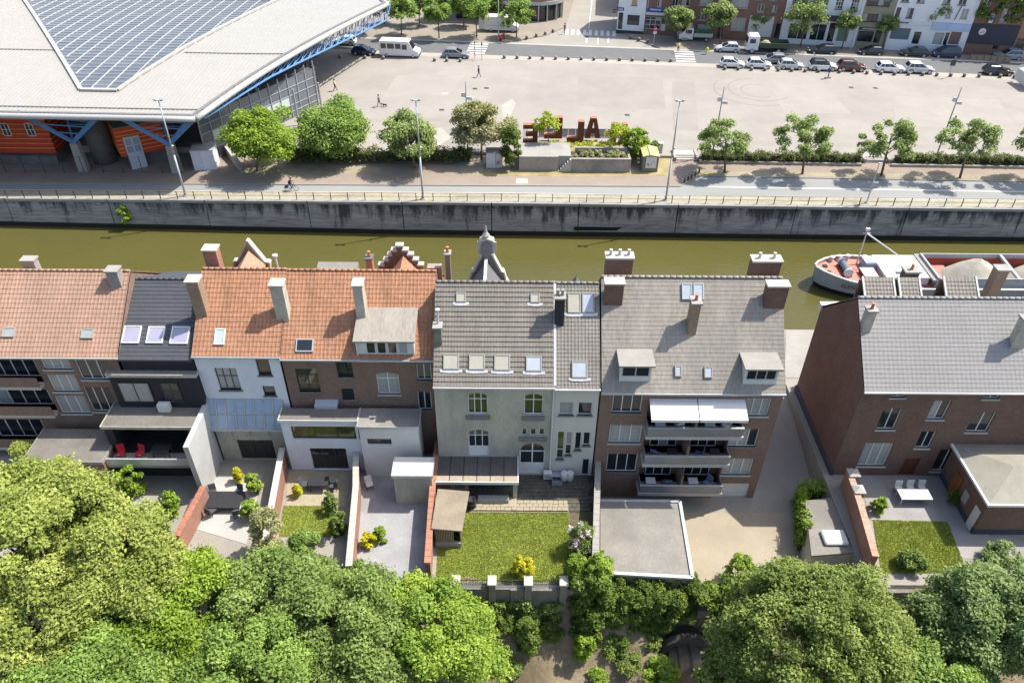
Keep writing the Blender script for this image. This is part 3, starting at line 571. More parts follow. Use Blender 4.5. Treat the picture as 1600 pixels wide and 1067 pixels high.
for i, l in enumerate(loggia):
    bk = MB().box(l['x0'], l['x1'], (.75 if i < 3 else 2), (.75 if i < 3 else 2)+.05, l['z0'], l['z1']).build('loggia_wall', brick_b if i < 3 else black_c, gh.r)
    if i == 3: continue
    wx = l['x1']-l['x0']
    for a_, c_ in ((.1, .42), (.58, .9)): window(gh.r, dict(x0=l['x0']+wx*a_, x1=l['x0']+wx*c_, z0=l['z0']+.05, z1=l['z1']-.2), frame_w, glass_d, cols=3, y=.5)
    sl_ = MB().box(l['x0']-.1, l['x1']+.1, -1.15, .75, l['z0']-.28, l['z0']-.0).build('balcony', palec, gh.r)
    b = MB(); b.box(l['x0'], l['x1'], -1.1, -1.04, l['z0']+.02, l['z0']+.75); b.box(l['x0'], l['x0']+.05, -1.03, -.02, l['z0']+.02, l['z0']+.75); b.box(l['x1']-.05, l['x1'], -1.03, -.02, l['z0']+.02, l['z0']+.75); b.build('parapet_glass', M('balcony_glass', (.23, .22, .22), .3, .2, 1), sl_)
    b = MB(); b.box(l['x0']-.03, l['x1']+.03, -1.14, -1.0, l['z0']+.75, l['z0']+.81); b.build('handrail', zinc, sl_)
    boxpart('partition', brick_b, sl_, (l['x0']+l['x1'])/2-.08, (l['x0']+l['x1'])/2+.08, -1.0, .7, l['z0']+.02, l['z1'])
aw = loggia[0]; b = MB(); ns = 26; xa_, xb_ = aw['x0'], aw['x1']
for i in range(2):
    xs_ = (xa_+(xb_-xa_)*i/2+.03, xa_+(xb_-xa_)*(i+1)/2-.03); b.add([(xs_[0], -.03, aw['z1']+.55), (xs_[1], -.03, aw['z1']+.55), (xs_[1], -1.5, aw['z1']+.0), (xs_[0], -1.5, aw['z1']+.0), (xs_[1], -1.5, aw['z1']-.22), (xs_[0], -1.5, aw['z1']-.22)], [(0,1,2,3),(3,2,4,5)])
b.build('awning', M('awning_cloth', (.78, .76, .72), .8, .05, 1), gh.r)
for px0, px1, pyt, pyb in ((963, 1020, 546, 597), (1156, 1216, 549, 602)):            # two box dormers
    a_ = gh.rp((px0+px1)/2, pyb-1); x0 = gh.rp(px0+4, pyb).x; x1 = gh.rp(px1-4, pyb).x; yd = a_.y; zt = a_.z+1.45; yk = (zt-gh.ze)/gh.m+.2
    b = MB(); b.prism([(x0, yd, a_.z-.2), (x0, yk, zt), (x0, yd, zt)], (.12, 0, 0)); b.prism([(x1-.12, yd, a_.z-.2), (x1-.12, yk, zt), (x1-.12, yd, zt)], (.12, 0, 0)); b.box(x0+.12, x1-.12, yd, yd+.1, a_.z-.1, a_.z+.42); b.box(x0+.12, x1-.12, yd+.06, yd+.1, a_.z+.42, zt); d_ = b.build('dormer', white_p, gh.r)
    k = 2 if px0 < 1000 else 3
    for i in range(k):
        w_ = (x1-x0-.3)/k; boxpart('pane', glass_d, d_, x0+.2+w_*i, x0+.1+w_*(i+1), yd+.01, yd+.05, a_.z+.5, zt-.12)
    MB().box(x0-.15, x1+.15, yd-.3, yk+.35, zt, zt+.12).build('dormer_roof', M('dormer_felt', (.25, .24, .215), .9, .15, 1), d_)
for r_ in ((1054, 571, 1065, 588), (1100, 573, 1113, 590)): gh.skylight(*r_, glass_s, apron=False)
for r_ in ((1065, 443, 1081, 468), (1083, 443, 1099, 468)): gh.skylight(*r_, glass_s, apron=False, frame=zinc)
gh.chimney(1078, 1092, 524, 474, .8, brick_t, concrete, 1)
gh.chimney(945, 974, 478, 443, .7, brick_d, palec); gh.chimney(1197, 1230, 483, 447, .7, brick_d, palec)
gh.chimney(946, 988, 445, 403, .8, brick_d, palec, 3, Y=YG+7.2, zb=gh.ze, potmat=lead); gh.chimney(1173, 1218, 448, 408, .8, brick_d, palec, 2, Y=YG+7.2, zb=gh.ze, potmat=lead)
# ---------------------------------------------------------------- A-E: the row on the left
YR = 40.3
def row(px0, name, label, px1, ey, ry, wall, roof, ops, **k):
    X0 = PY(px0, ey, YR).x
    return House(name, label, px0, px1, ey, ry, YR, YR+k.pop('half', 4.9), wall, roof, [(op(*r, YR, X0, **(e or {})), kw) for r, e, kw in ops], **k)
Wd3 = dict(frame=frame_w, glass=glass_d, cols=3, sill=palec); Wdk = dict(frame=frame_d, glass=glass_d, cols=2, sill=stone)
eh = row(555, 'dormer_house', 'brown brick house with orange tiled roof and a wide white dormer', 678, 556.5, 423, brick_b, tile_o,
         [((589, 582, 624, 616), dict(arch=.2), dict(frame=frame_w, glass=glass_c, cols=2, rows=(.7,), sill=palec)), ((651, 569, 674, 594), None, W2), ((653, 612, 674, 640), None, W2)], gutter=zinc)
dh = row(435, 'brick_house', 'brown brick house with orange tiled roof above a flat-roofed kitchen extension', 555, 555.5, 422, brick_b, tile_o,
         [((464, 576, 498, 612), None, dict(frame=frame_d, glass=glass_g, cols=2, rows=(.7,), sill=stone)), ((526, 565, 551, 589), None, Wdk), ((534, 607, 553, 624), None, dict(frame=frame_d, glass=glass_d, cols=1, sill=stone))], gutter=zinc)
ch = row(300, 'white_house', 'white painted house with orange tiled roof and a glass veranda', 437, 551.5, 420, render_w, tile_o,
         [((339, 575, 373, 609), None, dict(frame=frame_d, glass=glass_c, cols=3, rows=(.6,), sill=stone)), ((401, 560, 422, 586), None, dict(frame=frame_d, glass=glass_g, cols=1, sill=stone)), ((411, 603, 430, 618), None, dict(frame=frame_d, glass=glass_d, cols=1, sill=stone))], gutter=zinc)
bh = row(181, 'black_house', 'black clad house with dark slate roof and three roof windows in a row', 300, 558, 436, black_c, slate_d, [], tw=.6, wave=False, th=.3, half=5.2)
ab = row(-150, 'brick_apartments', 'brown brick apartments with brownish orange roof and recessed balconies', 183, 552, 422, brick_b, tile_b,
         [((63, 553, 108, 577), None, WC), ((121, 560, 170, 593), None, Wd3), ((78, 585, 122, 612), None, WC), ((137, 605, 178, 643), None, Wd3), ((90, 618, 137, 646), None, WC),
          ((-60, 562, 60, 596), dict(deep=.7, blank=1), None), ((-55, 608, 82, 640), dict(deep=.7, blank=1), None), ((-50, 655, 72, 690), dict(deep=.7, blank=1), None)], gutter=palec, cat='building')
for l in [op(-60, 562, 60, 596, YR, ab.X0), op(-55, 608, 82, 640, YR, ab.X0), op(-50, 655, 72, 690, YR, ab.X0)]:
    MB().box(l['x0'], l['x1'], .7, .76, l['z0'], l['z1']).build('loggia_wall', render_l, ab.r)
    wx = l['x1']-l['x0']; window(ab.r, dict(x0=l['x0']+wx*.3, x1=l['x0']+wx*.92, z0=l['z0']+.05, z1=l['z1']-.15), frame_w, glass_d, cols=4, y=.45)
    sl_ = MB().box(l['x0'], l['x1'], -.6, .7, l['z0']-.25, l['z0']).build('balcony', palec, ab.r); MB().box(l['x0'], l['x1'], -.58, -.5, l['z0'], l['z0']+.8).build('parapet', brick_b, sl_)
# roof furniture of the row
for r_ in ((193, 510, 221, 537), (231, 511, 258, 537), (268, 511, 297, 538)): bh.skylight(r_[0], r_[1], r_[2]-1, r_[3], M('skylight_violet', (.36, .36, .46), .15, .1, 1, spec=.6), frame=M('pale_frame', (.6, .6, .62), .5), apron=False)
ch.skylight(336, 514, 352, 539, glass_s, frame=white_p, apron=False); dh.skylight(463, 530, 490, 550, glass_d, frame=zinc, apron=False)
for r_ in ((5, 512, 24, 527), (128, 514, 147, 529)): ab.skylight(*r_, glass_c, apron=False)
ab.chimney(168, 186, 450, 424, .7, concrete, concrete); ab.chimney(35, 55, 425, 407, .6, concrete, concrete, Y=YR+6.5, zb=ab.ze)
mw = M('chimney_pale', (.40, .37, .31), .9, .25, 2)
ch.chimney(297, 316, 495, 440, .8, brick_t, mw); ch.chimney(426, 446, 500, 446, .8, mw, palec); dh.chimney(554, 569, 505, 446, .9, mw, palec)
# river side gables and chimneys that show above the ridge
def front_gable(h, prof, Yo, wall, coping, steps=False, roof=None):
    Y = h.Yf+Yo; pts = [h.L(PY(x, y, Y)) for x, y in prof]; b = MB(); low = h.ze-.5
    b.prism([(pts[0].x, Yo, low)]+[(p.x, Yo, p.z) for p in pts]+[(pts[-1].x, Yo, low)], (0, .35, 0)); g = b.build('front_gable', wall, h.r)
    if steps:
        for a, c in zip(pts, pts[1:]):
            if abs(a.z-c.z) < .12: boxpart('step_coping', coping, g, min(a.x, c.x)-.06, max(a.x, c.x)+.06, Yo-.08, Yo+.43, a.z+.0, a.z+.16)
    else:
        b = MB()
        for a, c in zip(pts, pts[1:]): b.bar((a.x, Yo+.17, a.z+.05), (c.x, Yo+.17, c.z+.05), .5, .14)
        b.build('gable_coping', coping, g)
    ap = max(pts, key=lambda p: p.z); l_ = pts[0]; r__ = pts[-1]; b = MB(); za_ = ap.z-.7; hw_ = (r__.x-l_.x)/2-.3; zl = za_-hw_*1.25
    b.add([(ap.x, h.D/2-.3, za_), (ap.x, Yo, za_), (ap.x-hw_, h.D/2-.3, zl), (ap.x-hw_, Yo, zl), (ap.x+hw_, h.D/2-.3, zl), (ap.x+hw_, Yo, zl)], [(0,2,3,1),(0,1,5,4)]); b.build('gable_roof', roof or tile_o, g)
front_gable(ch, [(366, 425), (366, 409), (372, 409), (386, 377.5), (414, 411), (421, 411), (421, 425)], 9.7, brick_t, palec, roof=brick_t)
front_gable(eh, [(592, 430), (592, 416), (600, 416), (600, 408), (606.5, 408), (606.5, 400), (612, 400), (612, 393), (619, 393), (619, 386), (629, 386), (629, 393), (637, 393), (637, 400), (645, 400), (645, 408), (653, 408), (653, 416), (661, 416), (661, 430)], 9.7, brick_d, palec, steps=True)
ch.chimney(322, 343, 440, 391, .8, brick_r, mw, Y=YR+7.5, zb=ch.ze)
b = MB(); p = ch.L(PY(434, 420, YR+6)); b.tube((p.x, 6, ch.ze), (p.x, 6, PY(434, 402, YR+6).z), .09, n=8); b.lathe((p.x, 6, PY(434, 402, YR+6).z), [(.1, 0), (.2, .06), (.2, .2), (.05, .26)], 8); b.build('flue_pipe', lead, ch.r)
p, q = dh.L(PY(498, 420, YR+8)), dh.L(PY(559, 410, YR+8)); MB().prism([(p.x, 6.2, q.z-.5), (p.x, 8.2, q.z-.1), (p.x, 8.2, q.z-2.2), (p.x, 6.2, q.z-2)], (q.x-p.x, 0, 0)).build('front_dormer_roof', roofing_l, dh.r)
dh.chimney(573, 583, 440, 404, .6, brick_r, slate_t, 1, Y=YR+7.5, zb=dh.ze)
p = eh.L(PY(668, 430, YR+5.5)); MB().box(p.x, p.x+1.0, 5.5, 6.1, eh.ze, p.z+.6).build('parapet_wall', brick_r, eh.r)
# white dormer of the dormer house
a_ = eh.rp(603, 556); x0, x1 = eh.rp(558, 556).x, eh.rp(648, 556).x; zt = PY(600, 531, YR+a_.y).z; yk = (zt-eh.ze)/eh.m
b = MB(); b.prism([(x0, a_.y, a_.z-.2), (x0, yk, zt), (x0, a_.y, zt)], (.12, 0, 0)); b.prism([(x1-.12, a_.y, a_.z-.2), (x1-.12, yk, zt), (x1-.12, a_.y, zt)], (.12, 0, 0)); b.box(x0+.12, x1-.12, a_.y+.07, a_.y+.15, a_.z-.2, zt); d_ = b.build('dormer', white_p, eh.r)
for i in range(4): boxpart('pane', glass_d if i != 3 else glass_c, d_, x0+.75+i*.72, x0+1.25+i*.72, a_.y+.02, a_.y+.06, a_.z+.25, zt-.3)
b = MB(); zk = zt+.75; b.add([(x0-.12, a_.y-.2, zt), (x1+.12, a_.y-.2, zt), (x1+.12, (zk-eh.ze)/eh.m+.1, zk), (x0-.12, (zk-eh.ze)/eh.m+.1, zk), (x0-.12, a_.y-.2, zt-.12), (x1+.12, a_.y-.2, zt-.12)], [(0,1,2,3),(4,5,1,0)]); b.build('dormer_roof', slate_l, d_)
# extensions behind the row
R = bh.ext(168, 568, 306, 587, 8.0, black_c, roofing_l, opens=[], lip=mw)
o1 = dict(x0=R['x0']+.45, x1=R['x0']+2.6, z0=5.6, z1=7.4); o2 = dict(x0=R['x0']+3.4, x1=R['x0']+4.6, z0=5.6, z1=7.4)
window(bh.r, o1, frame_d, glass_c, cols=2, y=R['ya']-.2); window(bh.r, o2, frame_d, glass_d, cols=2, y=R['ya']-.2)
boxpart('air_unit', white_p, bh.r, R['x0']+2.9, R['x0']+3.7, R['ya']-.6, R['ya']-.15, 5.1, 5.75)
R = bh.ext(160, 632, 306, 668, 4.9, black_c, roofing, opens=[(dict(x0=R['x0']-.0, x1=R['x0']+5.2, z0=2.4, z1=4.7, deep=1.8), None)], lip=mw, name='lower_extension')
MB().box(R['x0']+.2, R['x1']-.4, R['ya']+1.7, R['ya']+1.75, 2.4, 4.7).build('terrace_glazing', glass_d, bh.r)
MB().box(R['x0']+.1, R['x1']-.3, R['ya']-1.2, R['ya']+1.7, 2.15, 2.39).build('terrace_floor', concrete, bh.r)
MB().box(R['x0']+.1, R['x1']-.3, R['ya']-1.2, R['ya']-1.1, 2.39, 3.0).build('terrace_parapet', zinc, bh.r)
bwx0, bwx1, bwy = R['x0']+bh.X0, R['x1']+bh.X0, R['ya']+bh.Yf
MB().box(R['x1']-.05, R['x1']+.3, R['ya']-2.2, R['yc'], 0, 5.3).build('party_wall', M('party_render', (.42, .42, .41), .9, .12, .7, stain=.3), bh.r)
R = ab.ext(38, 672, 160, 722, 3.0, brick_b, roofing, lip=concrete)
# glass veranda of the white house
zv0, zv1 = PY(380, 622, YR).z, 0; x0, x1 = PY(322, 622, YR).x-ch.X0, PY(440, 622, YR).x-ch.X0; p = P(380, 672, 3.4); yv2 = p.y-YR
vg = M('veranda_glass', (.30, .38, .48), .12, .15, .8, spec=.6); n = 8
fr_ = MB()
for i in range(n+1): x = x0+(x1-x0)*i/n; fr_.bar((x, -.02, zv0-.05), (x, yv2, 3.4), .07, .1)
fr_.bar((x0, yv2, 3.4), (x1, yv2, 3.4), .14, .16); fr_.bar((x0, (yv2)/2, (zv0+3.4)/2), (x1, yv2/2, (zv0+3.4)/2), .06, .08); vf = fr_.build('veranda_frame', zinc, ch.r)
for i in range(n):
    xa_, xb_ = x0+(x1-x0)*i/n+.04, x0+(x1-x0)*(i+1)/n-.04
    for t0, t1 in ((.01, .49), (.51, .99)):
        q = MB(); f_ = lambda x, t, d: (x, -.02+(yv2+.02)*t, zv0-.05+(3.35-zv0)*t+d); q.add([f_(xa_, t0, .03), f_(xb_, t0, .03), f_(xb_, t1, .03), f_(xa_, t1, .03), f_(xa_, t0, .01), f_(xb_, t0, .01), f_(xb_, t1, .01), f_(xa_, t1, .01)], [(0,1,2,3),(4,7,6,5),(0,4,5,1),(1,5,6,2),(2,6,7,3),(3,7,4,0)]); q.build('pane', vg, vf)
facade(ch.r, x0+.1, x1-.1, 0, 3.3, render_g, [dict(x0=x0+1.6, x1=x0+4.2, z0=.05, z1=2.1)], y=yv2+.3, name='veranda_wall')
window(ch.r, dict(x0=x0+1.6, x1=x0+4.2, z0=.05, z1=2.1), frame_d, glass_d, cols=3, y=yv2+.3)
for i in range(4): boxpart('clerestory_pane', glass_c, ch.r, x0+.3+i*1.35, x0+1.4+i*1.35, yv2+.26, yv2+.29, 2.5, 3.15)
MB().prism([(x0+.1, yv2+.3, 0), (x0+.1, 0, 0), (x0+.1, 0, zv0-.2), (x0+.1, yv2+.3, 3.2)], (.15, 0, 0)).build('veranda_side', render_g, ch.r); MB().prism([(x1-.25, yv2+.3, 0), (x1-.25, 0, 0), (x1-.25, 0, zv0-.2), (x1-.25, yv2+.3, 3.2)], (.15, 0, 0)).build('veranda_side', render_g, ch.r)
# kitchen extension of the brick house
R = dh.ext(437, 640, 557, 658, 5.0, render_w, roofing, opens=[(dict(x0=.3, x1=5.1, z0=3.2, z1=4.5), dict(frame=M('green_frame', (.01, .05, .03), .5), glass=glass_g, cols=3)), (dict(x0=1.3, x1=3.9, z0=.05, z1=2.3), dict(frame=frame_d, glass=glass_d, cols=3))], lip=white_p)
b = MB(); b.prism([(1.9, R['ya']+1.1, 5.14), (1.9, R['ya']+2.0, 5.14), (1.9, R['ya']+2.0, 5.6), (1.9, R['ya']+1.1, 5.4)], (1.6, 0, 0)); b.build('roof_lantern', glass_s, dh.r)
# rear wing of the dormer house
R = eh.ext(560, 640, 653, 668, 5.0, white_p, roofing_l, opens=[(dict(x0=.5, x1=2.2, z0=3.3, z1=3.9), dict(frame=frame_d, glass=glass_d, cols=3)), (dict(x0=2.6, x1=3.3, z0=.05, z1=2.1), dict(frame=frame_w, glass=glass_d, cols=1))], lip=zinc)
R2 = eh.ext(614, 716, 674, 744, 2.9, render_g, M('roof_white', (.72, .69, .62), .8, .08, 1), name='shed_extension', lip=zinc)
# ---------------------------------------------------------------- H: dark brick house on the right with its outbuilding
YH = 38.5; XH = PY(1350, 605, YH).x
Wn = dict(frame=frame_w, glass=glass_d, cols=2, sill=palec)
h_ops = [((1392, 611, 1415, 621), Wn), ((1374, 638, 1403, 671), Wn), ((1453, 626, 1480, 655), Wn), ((1515, 644, 1549, 675), Wn), ((1434, 674, 1457, 700), Wn), ((1345, 692, 1389, 728), dict(frame=frame_w, glass=glass_c, cols=3, sill=palec)), ((1461, 702, 1492, 736), Wn), ((1408, 716, 1432, 742), dict(frame=M('wood_door', (.10, .035, .015), .6), glass=M('wood_door_leaf', (.12, .04, .015), .6), cols=1, name='door')), ((1537, 613, 1562, 623), Wn)]
hh = House('dark_brick_house', 'dark brown brick house with pale grey tiled roof and small white windows', 1350, 1760, 607, 466, YH, YH+4.6, brick_d, M('tile_pale_grey', (.40, .385, .37), .85, .08, .4, fine=5, stain=.3, stain_col=(.33, .315, .3)), [(op(*r, YH, XH), kw) for r, kw in h_ops], gutter=white_p, tw=.3, th=.3, amp=.007, lip=.015)
hh.chimney(1352, 1366, 520, 486, .6, mw, concrete, 1); hh.chimney(1590, 1612, 545, 500, .6, mw, concrete, 1)
for px0, px1, py in ((1345, 1392, 458), (1400, 1432, 458), (1470, 1520, 458)):          # river-side dormer roofs peeking over the ridge
    Y = YH+7.0; p0, p1 = hh.L(PY(px0, py, Y)), hh.L(PY(px1, py, Y)); zt = hh.L(PY(px0, 436, Y)).z
    b = MB(); b.prism([(p0.x-.15, 4.8, p0.z-.6), (p0.x-.15, 7.2, zt), (p0.x-.15, 7.2, zt-.2), (p0.x-.15, 4.8, p0.z-.8)], (p1.x-p0.x, 0, 0)); d_ = b.build('river_dormer', tile_g2, hh.r); join(tiles(p0.x-.15, p1.x-.15, (4.85, p0.z-.58), (7.2, zt+.01), .24, .3)).build('dormer_tiles', tile_g2, d_, kind='stuff')
    for xv in (p0.x-.15, p1.x-.15): vb = MB(); vb.bar((xv, 4.8, p0.z-.55), (xv, 7.25, zt+.05), .12, .12); vb.build('verge', lead, d_)
    MB().box(p0.x-.3, p0.x-.3+(p1.x-p0.x), 7.1, 7.3, hh.ze, zt-.2).build('dormer_front', brick_d, d_)
hh.chimney(1408, 1430, 470, 425, .7, brick_d, concrete, 1, Y=YH+7.4, zb=hh.ze); hh.chimney(1550, 1568, 468, 422, .7, brick_t, concrete, Y=YH+7.4, zb=hh.ze)
b = MB(); b.box(-.1, .15, -.05, hh.D+.05, 0, .6); b.build('plinth', M('plinth_blue', (.05, .055, .07), .8), hh.r)
p = hh.L(PY(1290, 478, YH+9.4)); MB().box(-.12, 1.6, 9.0, 9.5, hh.ze-.3, hh.ze+.25).build('corner_cornice', white_p, hh.r)
oz = 3.3; A0, A1 = P(1512, 690, oz), P(1548, 784, oz)
ob = empty('brick_outbuilding', (A1.x, A1.y, 0), 'low dark brick outbuilding with pale roof edge standing in the paved garden', 'outbuilding')
oL = 9.0; oD = YH-A1.y
facade(ob, 0, oL, 0, oz, brick_d, [])
b = MB(); b.quad((0, 0, 0), (0, oD, 0), (0, oD, oz), (0, 0, oz)); b.quad((0, oD, oz), (oL, oD, oz), (oL, oD, 0), (0, oD, 0)); b.quad((oL, 0, 0), (oL, 0, oz), (oL, oD, oz), (oL, oD, 0)); b.build('side_wall', brick_d, ob)
b = MB(); b.add([(-.2, -.2, oz), (oL+.2, -.2, oz), (oL+.2, oD, oz), (-.2, oD, oz), (2.4, oD*.45, oz+.85), (oL, oD*.45, oz+.85)], [(0,1,5,4),(1,2,5),(2,3,4,5),(3,0,4),(0,3,2,1)]); b.build('roof', M('outbuilding_roof', (.25, .24, .20), .9, .2, .6, stain=.5, stain_col=(.18, .17, .12)), ob)
b = MB(); b.box(-.34, -.2, -.34, oD, oz-.12, oz+.06); b.box(-.2, oL+.2, -.34, -.2, oz-.12, oz+.06); b.build('gutter', white_p, ob)
for y0, y1, z0, z1, mt in ((2.9, 3.8, .0, 2.1, M('wood_leaf', (.22, .08, .02), .6)), (1.7, 2.3, .9, 1.9, glass_c), (.2, .85, .0, 2.0, white_p)): boxpart('door' if z0 == 0 else 'window', mt, ob, -.08, -.02, y0, y1, z0, z1)
boxpart('plinth', M('plinth_blue', (.05, .055, .07), .8), ob, -.06, oL, -.06, oD, 0, .45)
# ================================================================ GARDENS, YARDS AND WALLS OF THE NEAR BANK
def sheet(name, pts, mat, z=.004, kind='structure'):
    b = MB(); b.add([P(x, y, z) for x, y in pts], [tuple(range(len(pts)))]); o = b.build(name, mat); o['kind'] = kind; return o
def strip_wall(name, label, pts, z0, z1, th, mat, cap=None, cat='wall', capw=.06):
    """wall along photograph points given at its TOP edge (level z1)"""
    w_ = [P(x, y, z1) for x, y in pts]; r = empty(name, (w_[0].x, w_[0].y, z0), label, cat)
    for a, c in zip(w_, w_[1:]):
        d = (c-a).normalized(); a2, c2 = a-d*.02, c+d*.02; b = MB(); b.T = Matrix.Translation(-r.location)
        b.bar(Vector((a2.x, a2.y, (z0+z1)/2)), Vector((c2.x, c2.y, (z0+z1)/2)), th, z1-z0); b.build('wall_run', mat, r)
        if cap:
            L_ = (c-a).length; n = max(1, round(L_/.5))
            for i in range(n):
                b = MB(); b.T = Matrix.Translation(-r.location); p0 = a+d*(L_*i/n+.008); p1 = a+d*(L_*(i+1)/n-.008); up = Vector((0, 0, .04)); b.bar(p0+up, p1+up, th+capw*2, .08); b.build('coping_stone', cap, r)
    return r
lawnm = M('lawn_green', (.20, .25, .03), .9, .3, .7, bump=.6, fine=9, stain=.6, stain_col=(.28, .30, .06))
flag = M('flagstone', (.16, .15, .125), .92, .3, .9, bump=.3, fine=5, stain=.7, stain_col=(.085, .085, .06))
sandst = M('sandstone', (.42, .36, .25), .92, .2, 2, bump=.3, fine=6)
red_wall = brickmat('brick_garden_wall', (.34, .15, .10), (.28, .12, .08), (.3, .25, .21))
# ---- the middle garden
ter = sheet('terrace', [(684, 741), (930, 743.5), (931, 800), (680, 800)], M('terrace_joint', (.045, .043, .035), .95, .2, 2), .004)
b = MB(); a, c = P(690, 797), P(925, 745)
y = a.y
while y < P(800, 743).y-.1:
    x = -4.9+random.uniform(0, .25)
    while x < 5.45:
        w_ = random.uniform(.26, .55); q = random.uniform(.018, .045); j = lambda: random.uniform(-.025, .025)
        b.prism([(x+j(), y+j(), .006), (x+w_-.03+j(), y+j(), .006), (x+w_-.03+j(), y+.3+j(), .006), (x+j(), y+.3+j(), .006)], (random.uniform(-.004, .004), 0, q)); x += w_
    y += .335
o = b.build('flagstones', flag, ter, kind='stuff')
edge = sheet('stone_border', [(735, 786), (888, 788), (889, 801), (733, 801)], M('border_joint', (.2, .17, .12), .95), .05)
p0, p1 = P(735, 799), P(888, 800)
for r_ in range(3):
    x = p0.x
    while x < p1.x-.1:
        w_ = min(random.uniform(.28, .5), p1.x-x); o = boxpart('stone', sandst, edge, x+.012, x+w_-.012, p0.y+.02+r_*.3, p0.y+.3+r_*.3, .0, .16+random.uniform(-.015, .02), (0, 0, random.uniform(-.02, .02))); x += w_
# one broad slab by the veranda
boxpart('slab', sandst, edge, P(786, 788).x, P(807, 788).x, P(796, 788).y-.35, P(796, 778).y, .0, .19)
lawn_pts = [(688, 800), (889, 800), (893, 912), (681, 912)]
lw = sheet('lawn', lawn_pts, lawnm, .012)
def blades(name, pts, n, h, mat, parent=None, z=.01, wid=.018):
    q = [P(x, y, z) for x, y in pts]; vs = np.zeros((n*3, 3)); u = rng.random(n); v = rng.random(n)
    A = [np.array(t) for t in q]; base = (A[0]*(1-u)[:, None]+A[1]*u[:, None])*(1-v)[:, None]+(A[3]*(1-u)[:, None]+A[2]*u[:, None])*v[:, None]
    an = rng.random(n)*6.283; le = rng.random((n, 2))-.5; hh_ = h*(.5+rng.random(n)*.8)
    vs[0::3] = base+np.stack([np.cos(an)*wid, np.sin(an)*wid, 0*an], 1); vs[1::3] = base-np.stack([np.cos(an)*wid, np.sin(an)*wid, 0*an], 1); vs[2::3] = base+np.stack([le[:, 0]*h*.9, le[:, 1]*h*.9, hh_], 1)
    me = bpy.data.meshes.new(name); me.from_pydata(vs.tolist(), [], np.arange(n*3).reshape(n, 3).tolist()); me.materials.append(mat)
    o = bpy.data.objects.new(name, me); COL.objects.link(o); o['kind'] = 'stuff'
    if parent: o.parent = parent
    return o
gbl = M('grass_blade', (.29, .335, .075), .8, .3, 1.1, fine=4, stain=.55, stain_col=(.40, .41, .13), transl=.25)
tag(blades('grass', lawn_pts, 60000, .09, gbl), 'short sunlit grass of the lawn behind the grey house', 'grass')
sheet('planting_bed', [(890, 800), (930, 801), (927, 912), (894, 912)], darkearth, .01)
sheet('bare_patch', [(716, 903), (735, 899), (752, 906), (748, 915), (720, 916)], earth, .016)
# shed with a tan felt roof
zs = 2.1; r0 = [P(684, 765, zs+.15), P(733.5, 769, zs+.15), P(722, 831, zs-.1), P(674, 827, zs-.1)]
sh = empty('garden_shed', (r0[2].x-1, r0[2].y, 0), 'small garden shed with tan felt roof against the red brick wall', 'shed'); b = MB(); b.T = Matrix.Translation(-sh.location); b.prism(r0, (0, 0, .1)); b.build('roof', M('felt_tan', (.33, .275, .20), .95, .2, 1.2, bump=.3, fine=12, stain=.3), sh)
wood_d = M('shed_wood', (.14, .105, .07), .85, .3, 3)
b = MB(); b.T = Matrix.Translation(-sh.location); xl, xr = r0[3].x+.15, r0[2].x-.15; yn, yfar = r0[2].y+.35, r0[0].y-.1
b.box(xr-.06, xr, yn, yfar, 0, zs-.05); b.box(xl, xl+.06, yn, yfar, 0, zs-.05); b.box(xl+.06, xr-.06, yn+1.2, yn+1.26, 0, zs-.05); b.build('wall', wood_d, sh)
n = 11
for i in range(n): x = xl+.08+(xr-xl-.5)*i/n; o = boxpart('slat', M('slat_wood', (.36, .29, .2), .85, .2, 3), sh, x, x+.06, yn, yn+.04, .55, zs-.15); o.location -= sh.location-Vector((0, 0, 0))
o = boxpart('low_wall', concrete, sh, xl, xr, yn-.1, yn+.1, 0, .5); o.location -= sh.location
# walls left and right of the garden
strip_wall('garden_wall', 'red brick garden wall between the shed and the grey yard', [(684, 690), (676, 760), (668, 880)], 0, 1.9, .3, red_wall, M('wall_coping', (.36, .17, .11), .9, .25, 2))
strip_wall('garden_wall', 'dark garden wall with pale coping between the lawn and the flat garage roof', [(935, 712), (933, 770), (930, 880)], 0, 1.5, .3, M('wall_dark_render', (.13, .125, .115), .9, .25, 1), concrete)
# retaining wall, pillars and railing at the bottom of the garden
rw = empty('retaining_wall', (0, YG_, -2.6), 'old stained stone retaining wall below the garden lawns, partly overgrown', 'wall')
stm = M('old_wall', (.16, .15, .125), .95, .3, .9, bump=.5, fine=5, stain=.6, stain_col=(.07, .07, .045))
for i in range(60):
    x = -90+i*3.0; b = MB(); j = random.uniform(-.05, .05); lowy = XA_ < x+1.5 < XB_; b.box(x+.01, x+2.99, -.25+j, .3, -1.2, .25 if lowy else 2.58); b.build('wall_bay', stm, rw)
rail = empty('garden_railing', (0, YG_, 0), 'black iron railing between stone pillars at the end of the lawn', 'railing')
pil = [P(769, 921), P(825.5, 921), P(880.5, 921)]; pil = [Vector((-3.45, YG_+.1, 0))]+[Vector((p.x, YG_+.1, 0)) for p in pil]
pm_ = M('pillar_stone', (.20, .185, .155), .9, .25, 1.5, stain=.3)
for p in pil:
    o = boxpart('pillar', pm_, rail, p.x-.22, p.x+.22, -.36, .24, -2.2, .62); q = boxpart('pillar_cap', palec, rail, p.x-.28, p.x+.28, -.42, .30, .62, .74)
for a, c in zip(pil, pil[1:]):
    b = MB(); n = 13
    for i in range(1, n): x = a.x+.22+(c.x-a.x-.44)*i/n; b.tube((x, .1, .02), (x, .1, .6), .016, n=4)
    for z in (.1, .5): b.box(a.x+.22, c.x-.22, .08, .12, z, z+.04)
    b.build('iron_bars', fence_steel, rail, kind='stuff')
    MB().box(a.x+.22, c.x-.22, -.06, .26, -.02, .03).build('plinth', concrete, rail)
